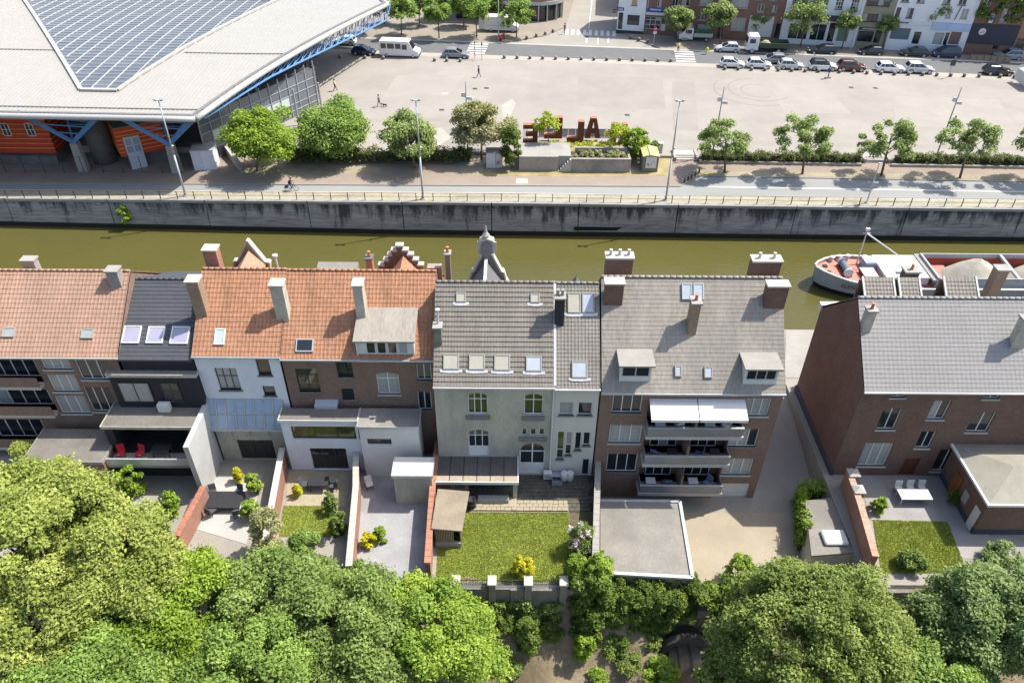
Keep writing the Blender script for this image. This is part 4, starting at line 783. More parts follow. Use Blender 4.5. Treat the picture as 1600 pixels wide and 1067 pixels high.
# railway in the cutting: a tunnel mouth and its track bed
tp = P(1072, 1022, -5.0); tn = empty('tunnel_mouth', (tp.x, tp.y, -5), 'dark arched tunnel mouth in the bank under the ivy', 'tunnel')
n = 14; ro, ri = 1.75, 1.3; arc = lambda r, y: [(math.cos(math.pi*i/n)*r, y, math.sin(math.pi*i/n)*r) for i in range(n+1)]
b = MB(); A_, B_, C_ = arc(ro, 0), arc(ri, 0), arc(ri, 6.0); m_ = n+1; b.add(A_+B_+C_+arc(ro, .5), [(i, i+1, m_+i+1, m_+i) for i in range(n)]+[(m_+i, m_+i+1, 2*m_+i+1, 2*m_+i) for i in range(n)]+[(i, i+1, 3*m_+i+1, 3*m_+i) for i in range(n)]); b.add([C_[i] for i in range(n+1)], [tuple(range(n+1))]); b.build('arch', M('tunnel_brick', (.06, .052, .045), .95, .2, 2), tn)
b = MB(); b.add([(-1.6, -12, -.1), (1.0, -12, -.1), (.95, 5, .05), (-.95, 5, .05)], [(0,1,2,3)]); b.build('track_bed', M('track_ballast', (.27, .215, .15), .95, .25, 1.5, bump=.5, fine=8), tn)
for x in (-.55, .25): boxpart('rail', M('rail_rust', (.16, .10, .06), .6, .2, 2), tn, x-.05, x+.05, -12, 3, .02, .14)
# small things by the house
o = empty('air_conditioner', (PY(855, 740, YF).x, YF-.35, .04), 'small white outdoor unit at the foot of the downpipe', 'unit')
b = MB(); b.box(-.3, .3, -.18, .18, .08, .75); b.build('casing', white_p, o, bevel=.03); MB().lathe((0, 0, 0), [(.1, 0), (.1, .05), (.04, .05)], 6).build('foot', fence_steel, o)
b = MB(); b.T = Matrix.Translation((0, -.185, .42)) @ Matrix.Rotation(math.pi/2, 4, 'X'); b.lathe((0, 0, 0), [(.24, 0), (.24, .02), (.2, .02)], 14); b.build('fan_grille', zinc, o)
for px, lab in ((881, 'white plastic barrel with lid beside the grey crate'), (890, 'white plastic barrel with lid nearer the small garden door')):
    p = P(px, 750); o = empty('barrel', p+Vector((0, 0, .04)), lab, 'barrel', 'barrels by the wall')
    MB().lathe((0, 0, 0), [(.22, 0), (.27, .12), (.29, .4), (.27, .66), (.24, .72)], 14).build('drum', M('plastic_pale', (.5, .49, .43), .6, .1, 2), o, smooth=True); MB().lathe((0, 0, .72), [(.25, 0), (.25, .05), (.1, .06)], 14).build('lid', white_p, o)
p = P(870, 752); o = empty('crate', p+Vector((0, 0, .04)), 'grey plastic crate on the stone terrace next to two barrels', 'crate'); b = MB(); cm = M('crate_grey', (.22, .24, .27), .6, .1, 2)
b.box(-.38, .38, -.42, -.38, 0, .45); b.box(-.38, .38, .38, .42, 0, .45); b.box(-.38, -.34, -.38, .38, 0, .45); b.box(.34, .38, -.38, .38, 0, .45); b.box(-.34, .34, -.38, .38, 0, .04); b.build('body', cm, o); MB().box(-.4, .4, -.02, .44, .45, .49).build('lid', M('crate_lid', (.3, .32, .35), .6), o)
p = P(737, 793); o = empty('water_butt', p, 'black round water butt at the corner of the shed', 'barrel'); MB().lathe((0, 0, 0), [(.28, 0), (.34, .3), (.34, .7), (.28, .9), (.3, .92), (.24, .92), (.22, .8), (.02, .8)], 16).build('drum', black_c, o, smooth=True); MB().lathe((0, 0, .6), [(.36, 0), (.36, .06), (.3, .06)], 16).build('hoop', fence_steel, o)
# ---- yards on the right
gz_ = .05; q = [P(938, 783, gz_), P(1062, 784, gz_), P(1082, 903, gz_), P(938, 895, gz_)]
gr = empty('flat_garage', (q[3].x, q[3].y, ZY), 'flat concrete garage roof with zinc edge behind the apartment block', 'garage'); b = MB(); b.T = Matrix.Translation(-gr.location)
b.prism([Vector((p.x, p.y, ZY)) for p in q], (0, 0, gz_-.15-ZY)); b.build('wall', brick_t, gr); b = MB(); b.T = Matrix.Translation(-gr.location); b.prism([p-Vector((0, 0, .148)) for p in q], (0, 0, .15)); b.build('roof', roofing_l, gr)
b = MB(); b.T = Matrix.Translation(-gr.location)
for a, c in ((q[0], q[1]), (q[1], q[2]), (q[2], q[3])): b.bar(a+Vector((0, 0, .03)), c+Vector((0, 0, .03)), .22, .18)
b.build('roof_edge', zinc, gr)
sheet('yard', [(1062, 800), (1250, 790), (1262, 905), (1078, 930)], M('yard_pale', (.42, .365, .27), .92, .12, .5, fine=9, stain=.5, stain_col=(.31, .27, .2)), ZY+.006)
dvb = MB(); dvb.add([(13.5, YRB+.05, ZY+.008), (XB_-.05, YRB+.05, ZY+.008), (XB_-.05, YRT, .0), (13.5, YRT, .0)], [(0,1,2,3)]); structure(dvb.build('driveway', M('driveway_concrete', (.27, .25, .215), .92, .12, .5, bump=.1, fine=12, stain=.4, stain_col=(.2, .185, .16))))
strip_wall('driveway_wall', 'long low concrete wall along the driveway beside the dark brick house', [(1254, 588), (1316, 722)], 0, 1.0, .35, M('wall_brown', (.15, .115, .09), .9, .2, 1), M('coping_brown', (.2, .15, .13), .9, .2, 2))
sheet('front_quay', [(1228, 516), (1292, 516), (1262, 590), (1226, 590)], concrete, .01)
q2 = [P(1258, 782, -.2), P(1318, 774, -.2), P(1346, 862, -.2), P(1268, 868, -.2)]
g2 = empty('grey_garage', (q2[3].x, q2[3].y, ZY), 'small flat grey garage with a white rooflight beside the lawn wall', 'garage'); b = MB(); b.T = Matrix.Translation(-g2.location); b.prism([Vector((p.x, p.y, ZY)) for p in q2], (0, 0, 2.25)); b.build('wall', render_g, g2); b = MB(); b.T = Matrix.Translation(-g2.location); b.prism([p-Vector((0, 0, .148)) for p in q2], (0, 0, .15)); b.build('roof', roofing_l, g2)
b = MB(); b.T = Matrix.Translation(-g2.location); c_ = P(1303, 842, -.2); b.prism([c_+Vector(v) for v in ((-.8, -.6, .004), (.8, -.6, .004), (.8, .6, .004), (-.8, .6, .004))], (0, 0, .3)); b.build('rooflight', white_p, g2, bevel=.08)
strip_wall('garden_wall', 'brick wall with stone-capped pillars between the grey garage and the paved patio', [(1326, 735), (1345, 790), (1368, 870)], 0, 1.7, .32, brick_r, M('wall_coping_b', (.36, .24, .18), .9, .25, 2))
for px, py in ((1334, 738), (1342, 764)):
    p = P(px, py, 1.9); o = empty('gate_pillar', (p.x, p.y, 0), 'brick gate pillar with pale pyramid cap beside the patio', 'pillar', 'gate pillars by the patio'); MB().box(-.3, .3, -.3, .3, 0, 1.9).build('shaft', brick_r, o); MB().add([(-.4, -.4, 1.9), (.4, -.4, 1.9), (.4, .4, 1.9), (-.4, .4, 1.9), (0, 0, 2.2)], [(0,1,4),(1,2,4),(2,3,4),(3,0,4),(3,2,1,0)]).build('cap', palec, o)
sheet('patio', [(1338, 742), (1500, 750), (1545, 838), (1600, 838), (1640, 875), (1500, 872), (1478, 815), (1362, 812)], M('patio_slabs', (.37, .355, .34), .9, .1, .6, fine=8, stain=.3), .006)
sheet('lawn', [(1364, 812), (1480, 815), (1512, 895), (1378, 895)], lawnm, .012)
tag(blades('grass', [(1364, 812), (1480, 815), (1512, 895), (1378, 895)], 30000, .09, gbl), 'short grass of the lawn beside the dark brick house', 'grass')
def table(label, p, L_, W_, h, top, leg, name='garden_table'):
    o = empty(name, p, label, 'table'); MB().box(-L_/2, L_/2, -W_/2, W_/2, h-.06, h).build('tabletop', top, o, bevel=.02)
    for sx in (-1, 1):
        for sy in (-1, 1): x, y = sx*(L_/2-.1), sy*(W_/2-.1); MB().box(x-.04, x+.04, y-.04, y+.04, 0, h-.06).build('leg', leg, o)
    return o
def chair(label, p, rz, mat, group=None, name='garden_chair'):
    o = empty(name, p, label, 'chair', group, rz); MB().box(-.25, .25, -.25, .25, .4, .47).build('seat', mat, o, bevel=.02); b = MB(); b.prism([(-.25, .2, .47), (-.25, .27, .47), (-.25, .36, .95), (-.25, .30, .95)], (.5, 0, 0)); b.build('backrest', mat, o)
    for sx in (-1, 1):
        for sy in (-1, 1): MB().tube((sx*.21, sy*.21, 0), (sx*.21, sy*.21, .4), .025, n=6).build('leg', fence_steel, o)
    return o
table('long white garden table on the patio', P(1424, 782, .01), 2.2, 1.0, .74, white_p, metal_g)
for k, (px, py) in enumerate(((1402, 770), (1420, 769), (1438, 769))): chair('white chair tucked behind the long garden table', P(px, py, .01), 0, white_p, 'chairs at the long garden table')
ct = table('dark rectangular lounge table on the pale paved yard', P(352, 788, .01), 2.6, 1.5, .55, black_c, frame_d)
for px, py, rz in ((335, 775, .4), (374, 774, -.4), (333, 803, 2.6), (372, 806, 3.4)): chair('dark lounge chair drawn up to the lounge table', P(px, py, .01), rz, M('dark_weave', (.06, .065, .075), .8), 'dark lounge chairs')
sheet('patio', [(322, 742), (410, 742), (385, 850), (285, 820)], M('patio_pale', (.5, .485, .46), .9, .1, .6, fine=8, stain=.3, stain_col=(.38, .37, .35)), .006)
sheet('patio', [(450, 735), (548, 735), (540, 792), (447, 792)], sandst, .006)
sheet('lawn', [(443, 790), (522, 790), (520, 838), (436, 838)], lawnm, .012)
tag(blades('grass', [(443, 790), (522, 790), (520, 838), (436, 838)], 9000, .09, gbl), 'small square of grass behind the brick house', 'grass')
sheet('patio', [(565, 735), (674, 745), (668, 905), (552, 905)], M('patio_grey', (.27, .27, .275), .9, .15, .7, fine=8, stain=.4), .006)
strip_wall('garden_wall', 'white topped brick wall between the lounge yard and the small lawn', [(441, 700), (428, 770), (414, 845)], 0, 1.8, .3, brick_r, M('wall_coping_w', (.5, .45, .4), .9, .2, 2))
strip_wall('garden_wall', 'tall pale wall between the small lawn and the grey paved yard', [(556, 690), (556, 760), (545, 885)], 0, 1.9, .3, brick_r, palec)
strip_wall('garden_wall', 'brick garden wall below the black house beside the pale yard', [(318, 760), (276, 838)], 0, 1.6, .3, brick_r, brick_r)
for k, px in enumerate((199, 226)):
    p = Vector((bwx0+.8+k*1.3, bwy-.4, 2.39)); chair('red garden chair on the covered terrace of the black house', p, math.pi*(.1-.2*k), M('red_fabric', (.42, .02, .03), .8), 'red terrace chairs')
table('small dark table on the covered terrace between red chairs and planters', Vector((bwx0+3.6, bwy-.2, 2.39)), 1.3, .8, .74, black_c, frame_d)
for k, x in enumerate((1.0, 2.3, 3.5, 4.5)):
    o = empty('planter', (bwx0+x, bwy-.95, 2.39), ('terracotta', 'cream', 'olive', 'white')[k]+' planter box on the terrace edge of the black house', 'planter'); MB().box(-.4, .4, -.14, .14, 0, .34).build('box', M('planter%d' % k, ((.45, .2, .12), (.55, .5, .38), (.3, .3, .12), (.7, .7, .68))[k], .8), o, bevel=.02); MB().box(-.36, .36, -.1, .1, .34, .37).build('soil', darkearth, o)

table('small dark table on the sandstone patio of the brick house', P(500, 762, .01), 1.4, .9, .74, black_c, frame_d)
for k, (px, py, rz) in enumerate(((478, 762, 1.4), (522, 764, -1.5))): chair('dark chair at the small table on the sandstone patio', P(px, py, .01), rz, M('dark_weave', 0), 'dark chairs on the sandstone patio')
chair('white chair alone on the grey yard beside the white wing', P(578, 762, .01), .4, white_p)
table('low grey bench table near the brick yard wall', P(306, 800, .01), 1.0, 2.0, .45, M('dark_weave', 0), frame_d, 'bench_table')
for i, l in enumerate(loggia[:3]):
    for k, fx in enumerate((.14, .34, .66, .84)):
        x = gh.X0+l['x0']+(l['x1']-l['x0'])*fx; nm = ('top', 'middle', 'lowest')[i]
        if (i+k) % 2 == 0: table('small balcony table on the %s balcony, %s of its dividing wall' % (nm, 'left' if fx < .5 else 'right'), Vector((x, YG-.5, l['z0']+.0)), .7, .6, .7, white_p if i != 1 else black_c, metal_g, 'balcony_table')
        else: chair('chair on the %s balcony, %s of its dividing wall' % (nm, 'left' if fx < .5 else 'right'), Vector((x, YG-.45, l['z0'])), 2.4+k, M('chair_blue', (.1, .14, .22), .8) if i else white_p, None, 'balcony_chair')
# ================================================================ THE MARKET HALL WITH THE CURVED ROOF
hall = empty('market_hall', (-50, 88, 0), 'large hall with sweeping curved pale metal roof, glazed grid and blue steel trusses', 'building')
T0 = Matrix.Translation(-hall.location)
roofw = M('roof_metal', (.47, .445, .40), .42, .05, .25, metal=.15, fine=3, spec=.5, stain=.25, stain_col=(.40, .38, .34))
seam = M('roof_seam', (.44, .42, .38), .5, .1, 1)
blue = M('truss_blue', (.10, .22, .42), .5, .12, 1.5)
C0 = PY(305, 183, 84.5); YT = 134.0; C1 = PY(612, 2, YT)
dirE = Vector((C1.x-C0.x, C1.y-C0.y, 0)); 
def edge_pt(px, py):                       # photograph pixel on the upright plane through the right-hand eave
    d = ray(px, py); nx, ny = dirE.y, -dirE.x; k = (C0.x*nx+C0.y*ny)/(d[0]*nx+d[1]*ny); return Vector((d[0]*k, d[1]*k, H+d[2]*k))
eps = [edge_pt(*p) for p in ((305, 183), (328, 166), (352, 149), (376, 133), (400, 117.5), (425, 101), (450, 86), (475, 71.5), (500, 58), (525, 45), (550, 32), (580, 17), (612, 2))]
prof_y = [p.y for p in eps]; prof_z = [p.z for p in eps]
def zprof(y):
    if y >= prof_y[-1]: return prof_z[-1]+(y-prof_y[-1])*.06
    return float(np.interp(y, prof_y, prof_z))
zs_ = np.array([zprof(y) for y in np.linspace(84.5, YT, 60)])
co = np.polyfit(np.linspace(84.5, YT, 60), zs_, 3)
def zr_(x, y): return float(np.polyval(co, min(y, YT)))+max(0, y-YT)*.03+.012*(C0.x-x)*(1 if x < C0.x else 0)
def xe(y): return C0.x+dirE.x*(min(y, YT)-C0.y)/dirE.y-max(0, y-YT)*3.0
def hit(px, py, off=0):
    d = ray(px, py); lo, hi = 60.0, 170.0
    for _ in range(40):
        m = (lo+hi)/2; k = m/d[1]; x, z = d[0]*k, H+d[2]*k
        if z > zr_(x, m)+off: lo = m
        else: hi = m
    k = lo/d[1]; return Vector((d[0]*k, lo, H+d[2]*k))
GL = [hit(x, y) for x, y in ((30, -12), (127, 142), (181, 145), (450, -10))]            # outline of the glazing
GL = [GL[0]+Vector((-8, 18, 0)), *GL, GL[-1]+Vector((14, 18, 0))]
gpoly = [(p.x, p.y) for p in GL]
def clip(poly, inside, inter):
    out = []
    for i, p in enumerate(poly):
        q = poly[(i+1) % len(poly)]; a, c = inside(p), inside(q)
        if a: out.append(p)
        if a != c: out.append(inter(p, q))
    return out
def clip_half(poly, a, n):                  # keep points with (p-a).n >= 0
    f = lambda p: (p[0]-a[0])*n[0]+(p[1]-a[1])*n[1]
    return clip(poly, lambda p: f(p) >= 0, lambda p, q: tuple(p[i]+(q[i]-p[i])*f(p)/(f(p)-f(q)) for i in (0, 1)))
yM = 140.0
ys = [84.5+(118-84.5)*i/30 for i in range(31)]+[118+17*i/6 for i in range(1, 7)]
X0h = -120.0
# metal skin: strips between standing seams, cut around the glazing
sA, sB = GL[1], GL[2]; tA, tB = GL[3], GL[4]
def glass_x(y):
    if y < sB.y: return None
    l = sB.x+(sA.x-sB.x)*(y-sB.y)/(sA.y-sB.y); yr = min(sB.y, tA.y); r = tA.x+(tB.x-tA.x)*max(0, (y-tA.y))/(tB.y-tA.y); return l, r
b = MB(); sb = MB(); 
def ribbon(x0f, x1f, nx):
    rows = []
    for y in ys: x0, x1 = x0f(y), x1f(y); rows.append([(x0+(x1-x0)*i/nx, y, zr_(x0+(x1-x0)*i/nx, y)) for i in range(nx+1)])
    return rows
ysplit = sB.y
def add_rows(rows, bb):
    n = len(rows[0]); bb.add([p for r in rows for p in r], [(j*n+i, j*n+i+1, (j+1)*n+i+1, (j+1)*n+i) for j in range(len(rows)-1) for i in range(n-1)])
Y1 = [84.5+(ysplit-84.5)*i/10 for i in range(11)]; Y2 = [ysplit+(yM-ysplit)*i/40 for i in range(41)]
mk = lambda yy, f0, f1, nx: [[(f0(y)+(f1(y)-f0(y))*i/nx, y, zr_(f0(y)+(f1(y)-f0(y))*i/nx, y)) for i in range(nx+1)] for y in yy]
b.T = T0; add_rows(mk(Y1, lambda y: X0h, xe, 60), b); add_rows(mk(Y2, lambda y: X0h, lambda y: glass_x(y)[0], 40), b); add_rows(mk(Y2, lambda y: glass_x(y)[1], xe, 40), b)
skin = b.build('roof', roofw, hall, smooth=True)
sb.T = T0; x = -119.0
while x < xe(YT):                           # standing seams, every 0.5 m
    yy = [y for y in np.linspace(84.5, 133, 70) if x < xe(y)-.05 and not (y > ysplit and glass_x(y)[0] < x < glass_x(y)[1])]
    for a, c in zip(yy, yy[1:]):
        if c-a > 1.5: continue
        za, zc_ = zr_(x, a), zr_(x, c); sb.add([(x-.025, a, za+.002), (x+.025, a, za+.002), (x+.025, c, zc_+.002), (x-.025, c, zc_+.002), (x, a, za+.07), (x, c, zc_+.07)], [(0, 4, 5, 3), (4, 1, 2, 5)])
    x += .52
sb.build('standing_seams', seam, skin, kind='stuff')
dk = M('roof_joint', (.16, .155, .15), .6)
for yj in (86.2, 104.0):
    q = MB(); q.T = T0; xs_ = np.linspace(X0h, xe(yj), 40)
    for a, c in zip(xs_, xs_[1:]):
        if yj > ysplit and glass_x(yj)[0] < (a+c)/2 < glass_x(yj)[1]: continue
        q.bar((a, yj, zr_(a, yj)+.05), (c, yj, zr_(c, yj)+.05), .16, .1)
    q.build('roof_joint', dk, skin)
# rounded white eave along the front and up the right-hand edge
def pipe(pts, r, name, mat, parent, n=8):
    q = MB(); q.T = T0; rings = []
    for i, p in enumerate(pts):
        d = (pts[min(i+1, len(pts)-1)]-pts[max(i-1, 0)]).normalized(); a = d.cross(Vector((0, 0, 1))).normalized(); c = a.cross(d); rings.append([p+(a*math.cos(t)+c*math.sin(t))*r for t in (2*math.pi*k/n for k in range(n))])
    q.loft(rings); return q.build(name, mat, parent, smooth=True)
fas = M('eave_white', (.62, .61, .59), .35, .04, .5, metal=.2)
pipe([Vector((x, 84.4, zr_(x, 84.5)-.22)) for x in np.linspace(X0h, C0.x, 20)], .34, 'front_eave', fas, skin)
eline = [Vector((xe(y)+.1, y, zr_(xe(y), y)-.22)) for y in np.linspace(84.5, YT+.5, 24)]
pipe(eline, .34, 'side_eave', fas, skin)
q = MB(); q.T = T0
for l in ([Vector((x, 84.85, zr_(x, 84.85)+.06)) for x in np.linspace(X0h, C0.x-.2, 12)], [p+Vector((-.55, .05, .3)) for p in eline]):
    for a, c in zip(l, l[1:]): q.bar(a, c, .4, .1)
q.build('gutter', dk, skin)
# underside
q = MB(); q.T = T0; add_rows([[(X0h+(xe(y)-.2-X0h)*i/8, y, zr_(X0h+(xe(y)-X0h)*i/8, y)-.5) for i in range(9)] for y in np.linspace(84.7, 139, 24)], q); q.build('soffit', M('soffit', (.20, .20, .20), .9, .1, 1), skin)
# glazing: panes in a grid that follows the barrel
panem = [M('hall_glass%d' % k, c, .1, .12, .4, spec=.6, fine=2) for k, c in enumerate(((.17, .182, .20), (.195, .205, .222), (.155, .168, .185)))]
gl = MB(); gl.T = T0; gf = gl
GW, GH = 1.85, 1.15; frames = MB(); frames.T = T0; n_p = 0
gx0 = -110; gy = ysplit; row = 0; hz = .12
def gz_at(x, y): return zr_(x, y)+hz
rows_y = [ysplit]
while rows_y[-1] < 138:
    y = rows_y[-1]; sl_ = (zr_(-60, y+.1)-zr_(-60, y))/.1; rows_y.append(y+GH/math.sqrt(1+sl_*sl_))
barw = M('glazing_bar', (.66, .66, .65), .5, .04, 1)
groot = MB(); groot.T = T0; lx, rx = glass_x(ysplit)
for j in range(len(rows_y)-1):
    ya, yb = rows_y[j], rows_y[j+1]; i = math.floor((glass_x(yb)[0]+45)/GW)
    l0, r0_ = glass_x(ya); l1, r1_ = glass_x(yb); xmax = max(r0_, r1_)
    frames.bar((l0, ya, gz_at(l0, ya)+.05), (r0_, ya, gz_at(r0_, ya)+.05), .06, .1)
    while -45+i*GW < xmax:
        xa, xb = -45+i*GW, -45+(i+1)*GW
        poly = [(xa, ya), (xb, ya), (xb, yb), (xa, yb)]
        dl = (l1-l0, yb-ya); poly = clip_half(poly, (l0, ya), (dl[1], -dl[0])); 
        if len(poly) > 2: dr = (r1_-r0_, yb-ya); poly = clip_half(poly, (r0_, ya), (-dr[1], dr[0]))
        if len(poly) > 2:
            ar = abs(sum(poly[k][0]*poly[(k+1) % len(poly)][1]-poly[(k+1) % len(poly)][0]*poly[k][1] for k in range(len(poly))))/2
            if ar > .08 and ya < 132:
                q = MB(); q.T = T0; q.prism([(p[0], p[1], gz_at(*p)) for p in poly], (0, 0, .03)); q.build('pane', random.choice(panem), skin); n_p += 1
        for xx in (xa,):
            if l0 < xx < r0_ and l1 < xx < r1_: frames.bar((xx, ya, gz_at(xx, ya)+.06), (xx, yb, gz_at(xx, yb)+.06), .075, .12)
        i += 1
frames.build('glazing_bars', barw, skin, kind='stuff')
q = MB(); q.T = T0; lo_ = [Vector((glass_x(y)[0], y, gz_at(glass_x(y)[0], y)+.05)) for y in np.linspace(ysplit, 139, 20)]; hi_ = [Vector((glass_x(y)[1], y, gz_at(glass_x(y)[1], y)+.05)) for y in np.linspace(ysplit, 139, 20)]
for l in (lo_, hi_, [lo_[0], hi_[0]]):
    for a, c in zip(l, l[1:]): q.bar(a, c, .5, .22)
q.build('glazing_kerb', M('glazing_kerb', (.36, .35, .33), .5), skin)
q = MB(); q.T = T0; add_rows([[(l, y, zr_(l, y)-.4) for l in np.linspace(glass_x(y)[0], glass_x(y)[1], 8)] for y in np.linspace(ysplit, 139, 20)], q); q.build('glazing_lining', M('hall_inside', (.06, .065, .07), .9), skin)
# V struts on concrete columns
zt_col = 2.9
for px, py, (ax, ay), (bx_, by_) in ((133, 268, (27, 175), (152, 184)), (278, 270, (184, 182), (303, 186)), (-25, 263, (-110, 168), (4, 176))):
    cb = Q(px, py); top = Vector((cb.x, cb.y, zt_col)); q = MB(); q.T = T0
    q.loft([[(cb.x+x, cb.y+y, z) for x, y in ((-.62*k, -.4), (.62*k, -.4), (.62*k, .4), (-.62*k, .4))] for z, k in ((zq(cb.x)-.3, 1.0), (zt_col, .72))]); q.build('column', concrete, hall)
    q = MB(); q.T = T0; pa, pb = PY(ax, ay, 85.0), PY(bx_, by_, 85.0); pc, pd = Vector((pa.x+1.5, 92, zr_(pa.x, 92)-.6)), Vector((pb.x-.8, 92, zr_(pb.x, 92)-.6)); a0 = top+Vector((0, -.2, .1))
    for p in (pa, pb): q.bar(a0, p, .3, .5)
    for p in (pc, pd): q.bar(a0, p, .22, .35)
    for t in (.35, .62, .85): q.tube(a0.lerp(pa, t), a0.lerp(pb, t), .08, n=6); q.tube(a0.lerp(pc, t), a0.lerp(pd, t), .07, n=6)
    q.build('v_strut', blue, hall)
# lattice girder under the right-hand edge
low = [edge_pt(*p) for p in ((318, 186), (362, 158), (420, 122), (470, 97), (520, 73), (560, 54), (604, 32))]
lowi = lambda t: Vector([float(np.interp(t*6, range(7), [p[k] for p in low])) for k in range(3)])
upi = lambda t: Vector((xe(85+(YT-85)*t)-.3, 85+(YT-85)*t, zr_(xe(85+(YT-85)*t), 85+(YT-85)*t)-.6))
q = MB(); q.T = T0; n = 26
for i in range(n):
    a, c = i/n, (i+1)/n; q.tube(lowi(a), lowi(c), .13, n=6, cap=False); q.tube(upi(a), upi(c), .1, n=5, cap=False); m_ = upi((a+c)/2); q.tube(lowi(a), m_, .055, n=5, cap=False); q.tube(m_, lowi(c), .055, n=5, cap=False)
    o_ = Vector((-1.6, .9, -.1)); q.tube(lowi(a), m_+o_, .045, n=5, cap=False); q.tube(m_+o_, lowi(c), .045, n=5, cap=False); q.tube(upi(a)+o_, upi(c)+o_, .07, n=5, cap=False)
q.tube(lowi(1), upi(1), .09, n=6); q.build('lattice_girder', blue, hall)
# red clad blocks with yellow bands
redm = M('red_panel', (.50, .055, .018), .6, .12, 1); yelm = M('yellow_band', (.62, .36, .12), .6)
def red_block(pts, z0, z1, bands):
    q = MB(); q.T = T0; q.prism([Vector((p.x, p.y, z0)) for p in pts], (0, 0, z1-z0)); o = q.build('red_block', redm, hall)
    for k in range(bands):
        z = z0+(z1-z0)*(k+1)/(bands+1)
        q = MB(); q.T = T0; cx = sum((p.x for p in pts))/len(pts); cy = sum((p.y for p in pts))/len(pts)
        q.prism([Vector((cx+(p.x-cx)*1.006, cy+(p.y-cy)*1.006, z)) for p in pts], (0, 0, .07)); q.build('yellow_band', yelm, o)
    q = MB(); q.T = T0; q.prism([Vector((p.x, p.y, z1)) for p in pts], (0, 0, .08)); q.build('block_top', roofing_l, o)
    return o
yb1 = P(0, 238, .2).y; xr1 = P(88, 240, .2).x
rb = red_block([Vector((-80, yb1, 0)), Vector((xr1, yb1-.2, 0)), Vector((xr1, yb1+6, 0)), Vector((-80, yb1+6, 0))], .2, 5.2, 7)
for px in (7, 45, -35):
    p = PY(px+3, 202, yb1-.1); q = MB(); q.T = T0; x0, x1, z0, z1 = p.x-.42, p.x+.42, p.z-.75, p.z+.75
    q.box(x0-.1, x0, yb1-.3, yb1-.1, z0, z1); q.box(x1, x1+.1, yb1-.3, yb1-.1, z0, z1); q.box(x0, x1, yb1-.3, yb1-.1, z0-.1, z0); q.box(x0, x1, yb1-.3, yb1-.1, z1, z1+.1); q.box((x0+x1)/2-.04, (x0+x1)/2+.04, yb1-.29, yb1-.11, z0, z1); q.box(x0, x1, yb1-.288, yb1-.112, p.z-.03, p.z+.03); wf = q.build('window', frame_w, rb)
    q = MB(); q.T = T0; q.box(x0, x1, yb1-.2, yb1-.18, z0, z1); q.build('window_glass', glass_d, rb)
q = MB(); q.T = T0; q.box(-80, xr1+.3, yb1-1.0, yb1+5, -1.5, .2); q.build('base_wall', darkconc, hall)
c_ = P(190, 246, 1.0); pts = [c_, P(262, 232, 1.0), P(262, 232, 1.0)+Vector((-.5, 7, 0)), c_+Vector((-4.3, 6.5, 0))]
rb2 = red_block([Vector((p.x, p.y, 0)) for p in pts], 1.0, 4.6, 6)
dm_ = M('steel_door', (.42, .45, .50), .5, .08, 1); a, c = pts[0].lerp(pts[1], .14), pts[0].lerp(pts[1], .48); nd = Vector((pts[1].y-pts[0].y, -(pts[1].x-pts[0].x), 0)).normalized()
q = MB(); q.T = T0; q.prism([Vector((p.x, p.y, zq(p.x)))+nd*.04 for p in (a, c)]+[Vector((p.x, p.y, 3.4))+nd*.04 for p in (c, a)], nd*.08); dd = q.build('door', dm_, hall)
for i in range(2):
    for j in range(2):
        f = lambda u, z: Vector((a.x+(c.x-a.x)*u, a.y+(c.y-a.y)*u, z))+nd*.125; q = MB(); q.T = T0; u0, u1 = .08+.48*i, .44+.48*i; z0, z1 = 1.4+j*.95, 2.2+j*.95; q.prism([f(u0, z0), f(u1, z0), f(u1, z1), f(u0, z1)], nd*.02); q.build('pane', M('door_pane', (.25, .3, .36), .15, .1, 1), dd)
q = MB(); q.T = T0; q.prism([Vector((pts[0].x+.6, pts[0].y+1.2, -1)), Vector((pts[1].x, pts[1].y+.8, -1)), Vector((pts[1].x, pts[1].y+6, -1)), Vector((pts[3].x, pts[3].y, -1))], (0, 0, 2)); q.build('undercroft_wall', darkconc, hall)
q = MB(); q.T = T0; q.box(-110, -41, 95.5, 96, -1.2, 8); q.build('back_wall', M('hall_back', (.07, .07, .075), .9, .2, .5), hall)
q = MB(); q.T = T0; q.tube((P(165, 240).x, 91.5, -1), (P(165, 240).x, 91.5, 5), 1.5, n=16); q.build('round_core', darkconc, hall, smooth=True)
# glazed front under the right wing
g0, g1 = Vector((-38.6, 90.5, 0)), P(498, 166); g1.z = 0; gd = (g1-g0); gl_ = gd.length; gd.normalize(); gn = Vector((gd.y, -gd.x, 0))
hg = M('facade_glass', (.13, .145, .165), .12, .25, .4, spec=.6); hgw = M('facade_blind', (.48, .52, .50), .3, .08, 1); mu = M('mullion_grey', (.30, .31, .32), .5)
nb = 12; q = MB(); q.T = T0
ht = lambda t: min(6.4, 4.6+t*1.2)
for i in range(nb+1): p = g0+gd*(gl_*i/nb); q.bar(p-Vector((0, 0, 1)), p+Vector((0, 0, ht(i/nb)+.6)), .12, .16)
for z in (.9, 1.8, 3.1, 4.2): q.bar(g0+Vector((0, 0, z)), g1+Vector((0, 0, z)), .08, .1)
gfr = q.build('glazed_front', mu, hall)
for i in range(nb):
    for z0, z1, mt in ((-.8, .86, hg), (.94, 1.76, hg), (1.84, 3.06, hgw if i > 0 and i < 9 else hg), (3.14, 4.16, hg), (4.24, 5.4, hg)):
        a, c = g0+gd*(gl_*i/nb+.07)-gn*.02, g0+gd*(gl_*(i+1)/nb-.07)-gn*.02; q = MB(); q.T = T0; q.prism([a+Vector((0, 0, z0)), c+Vector((0, 0, z0)), c+Vector((0, 0, z1)), a+Vector((0, 0, z1))], -gn*.03); q.build('pane', mt, gfr)
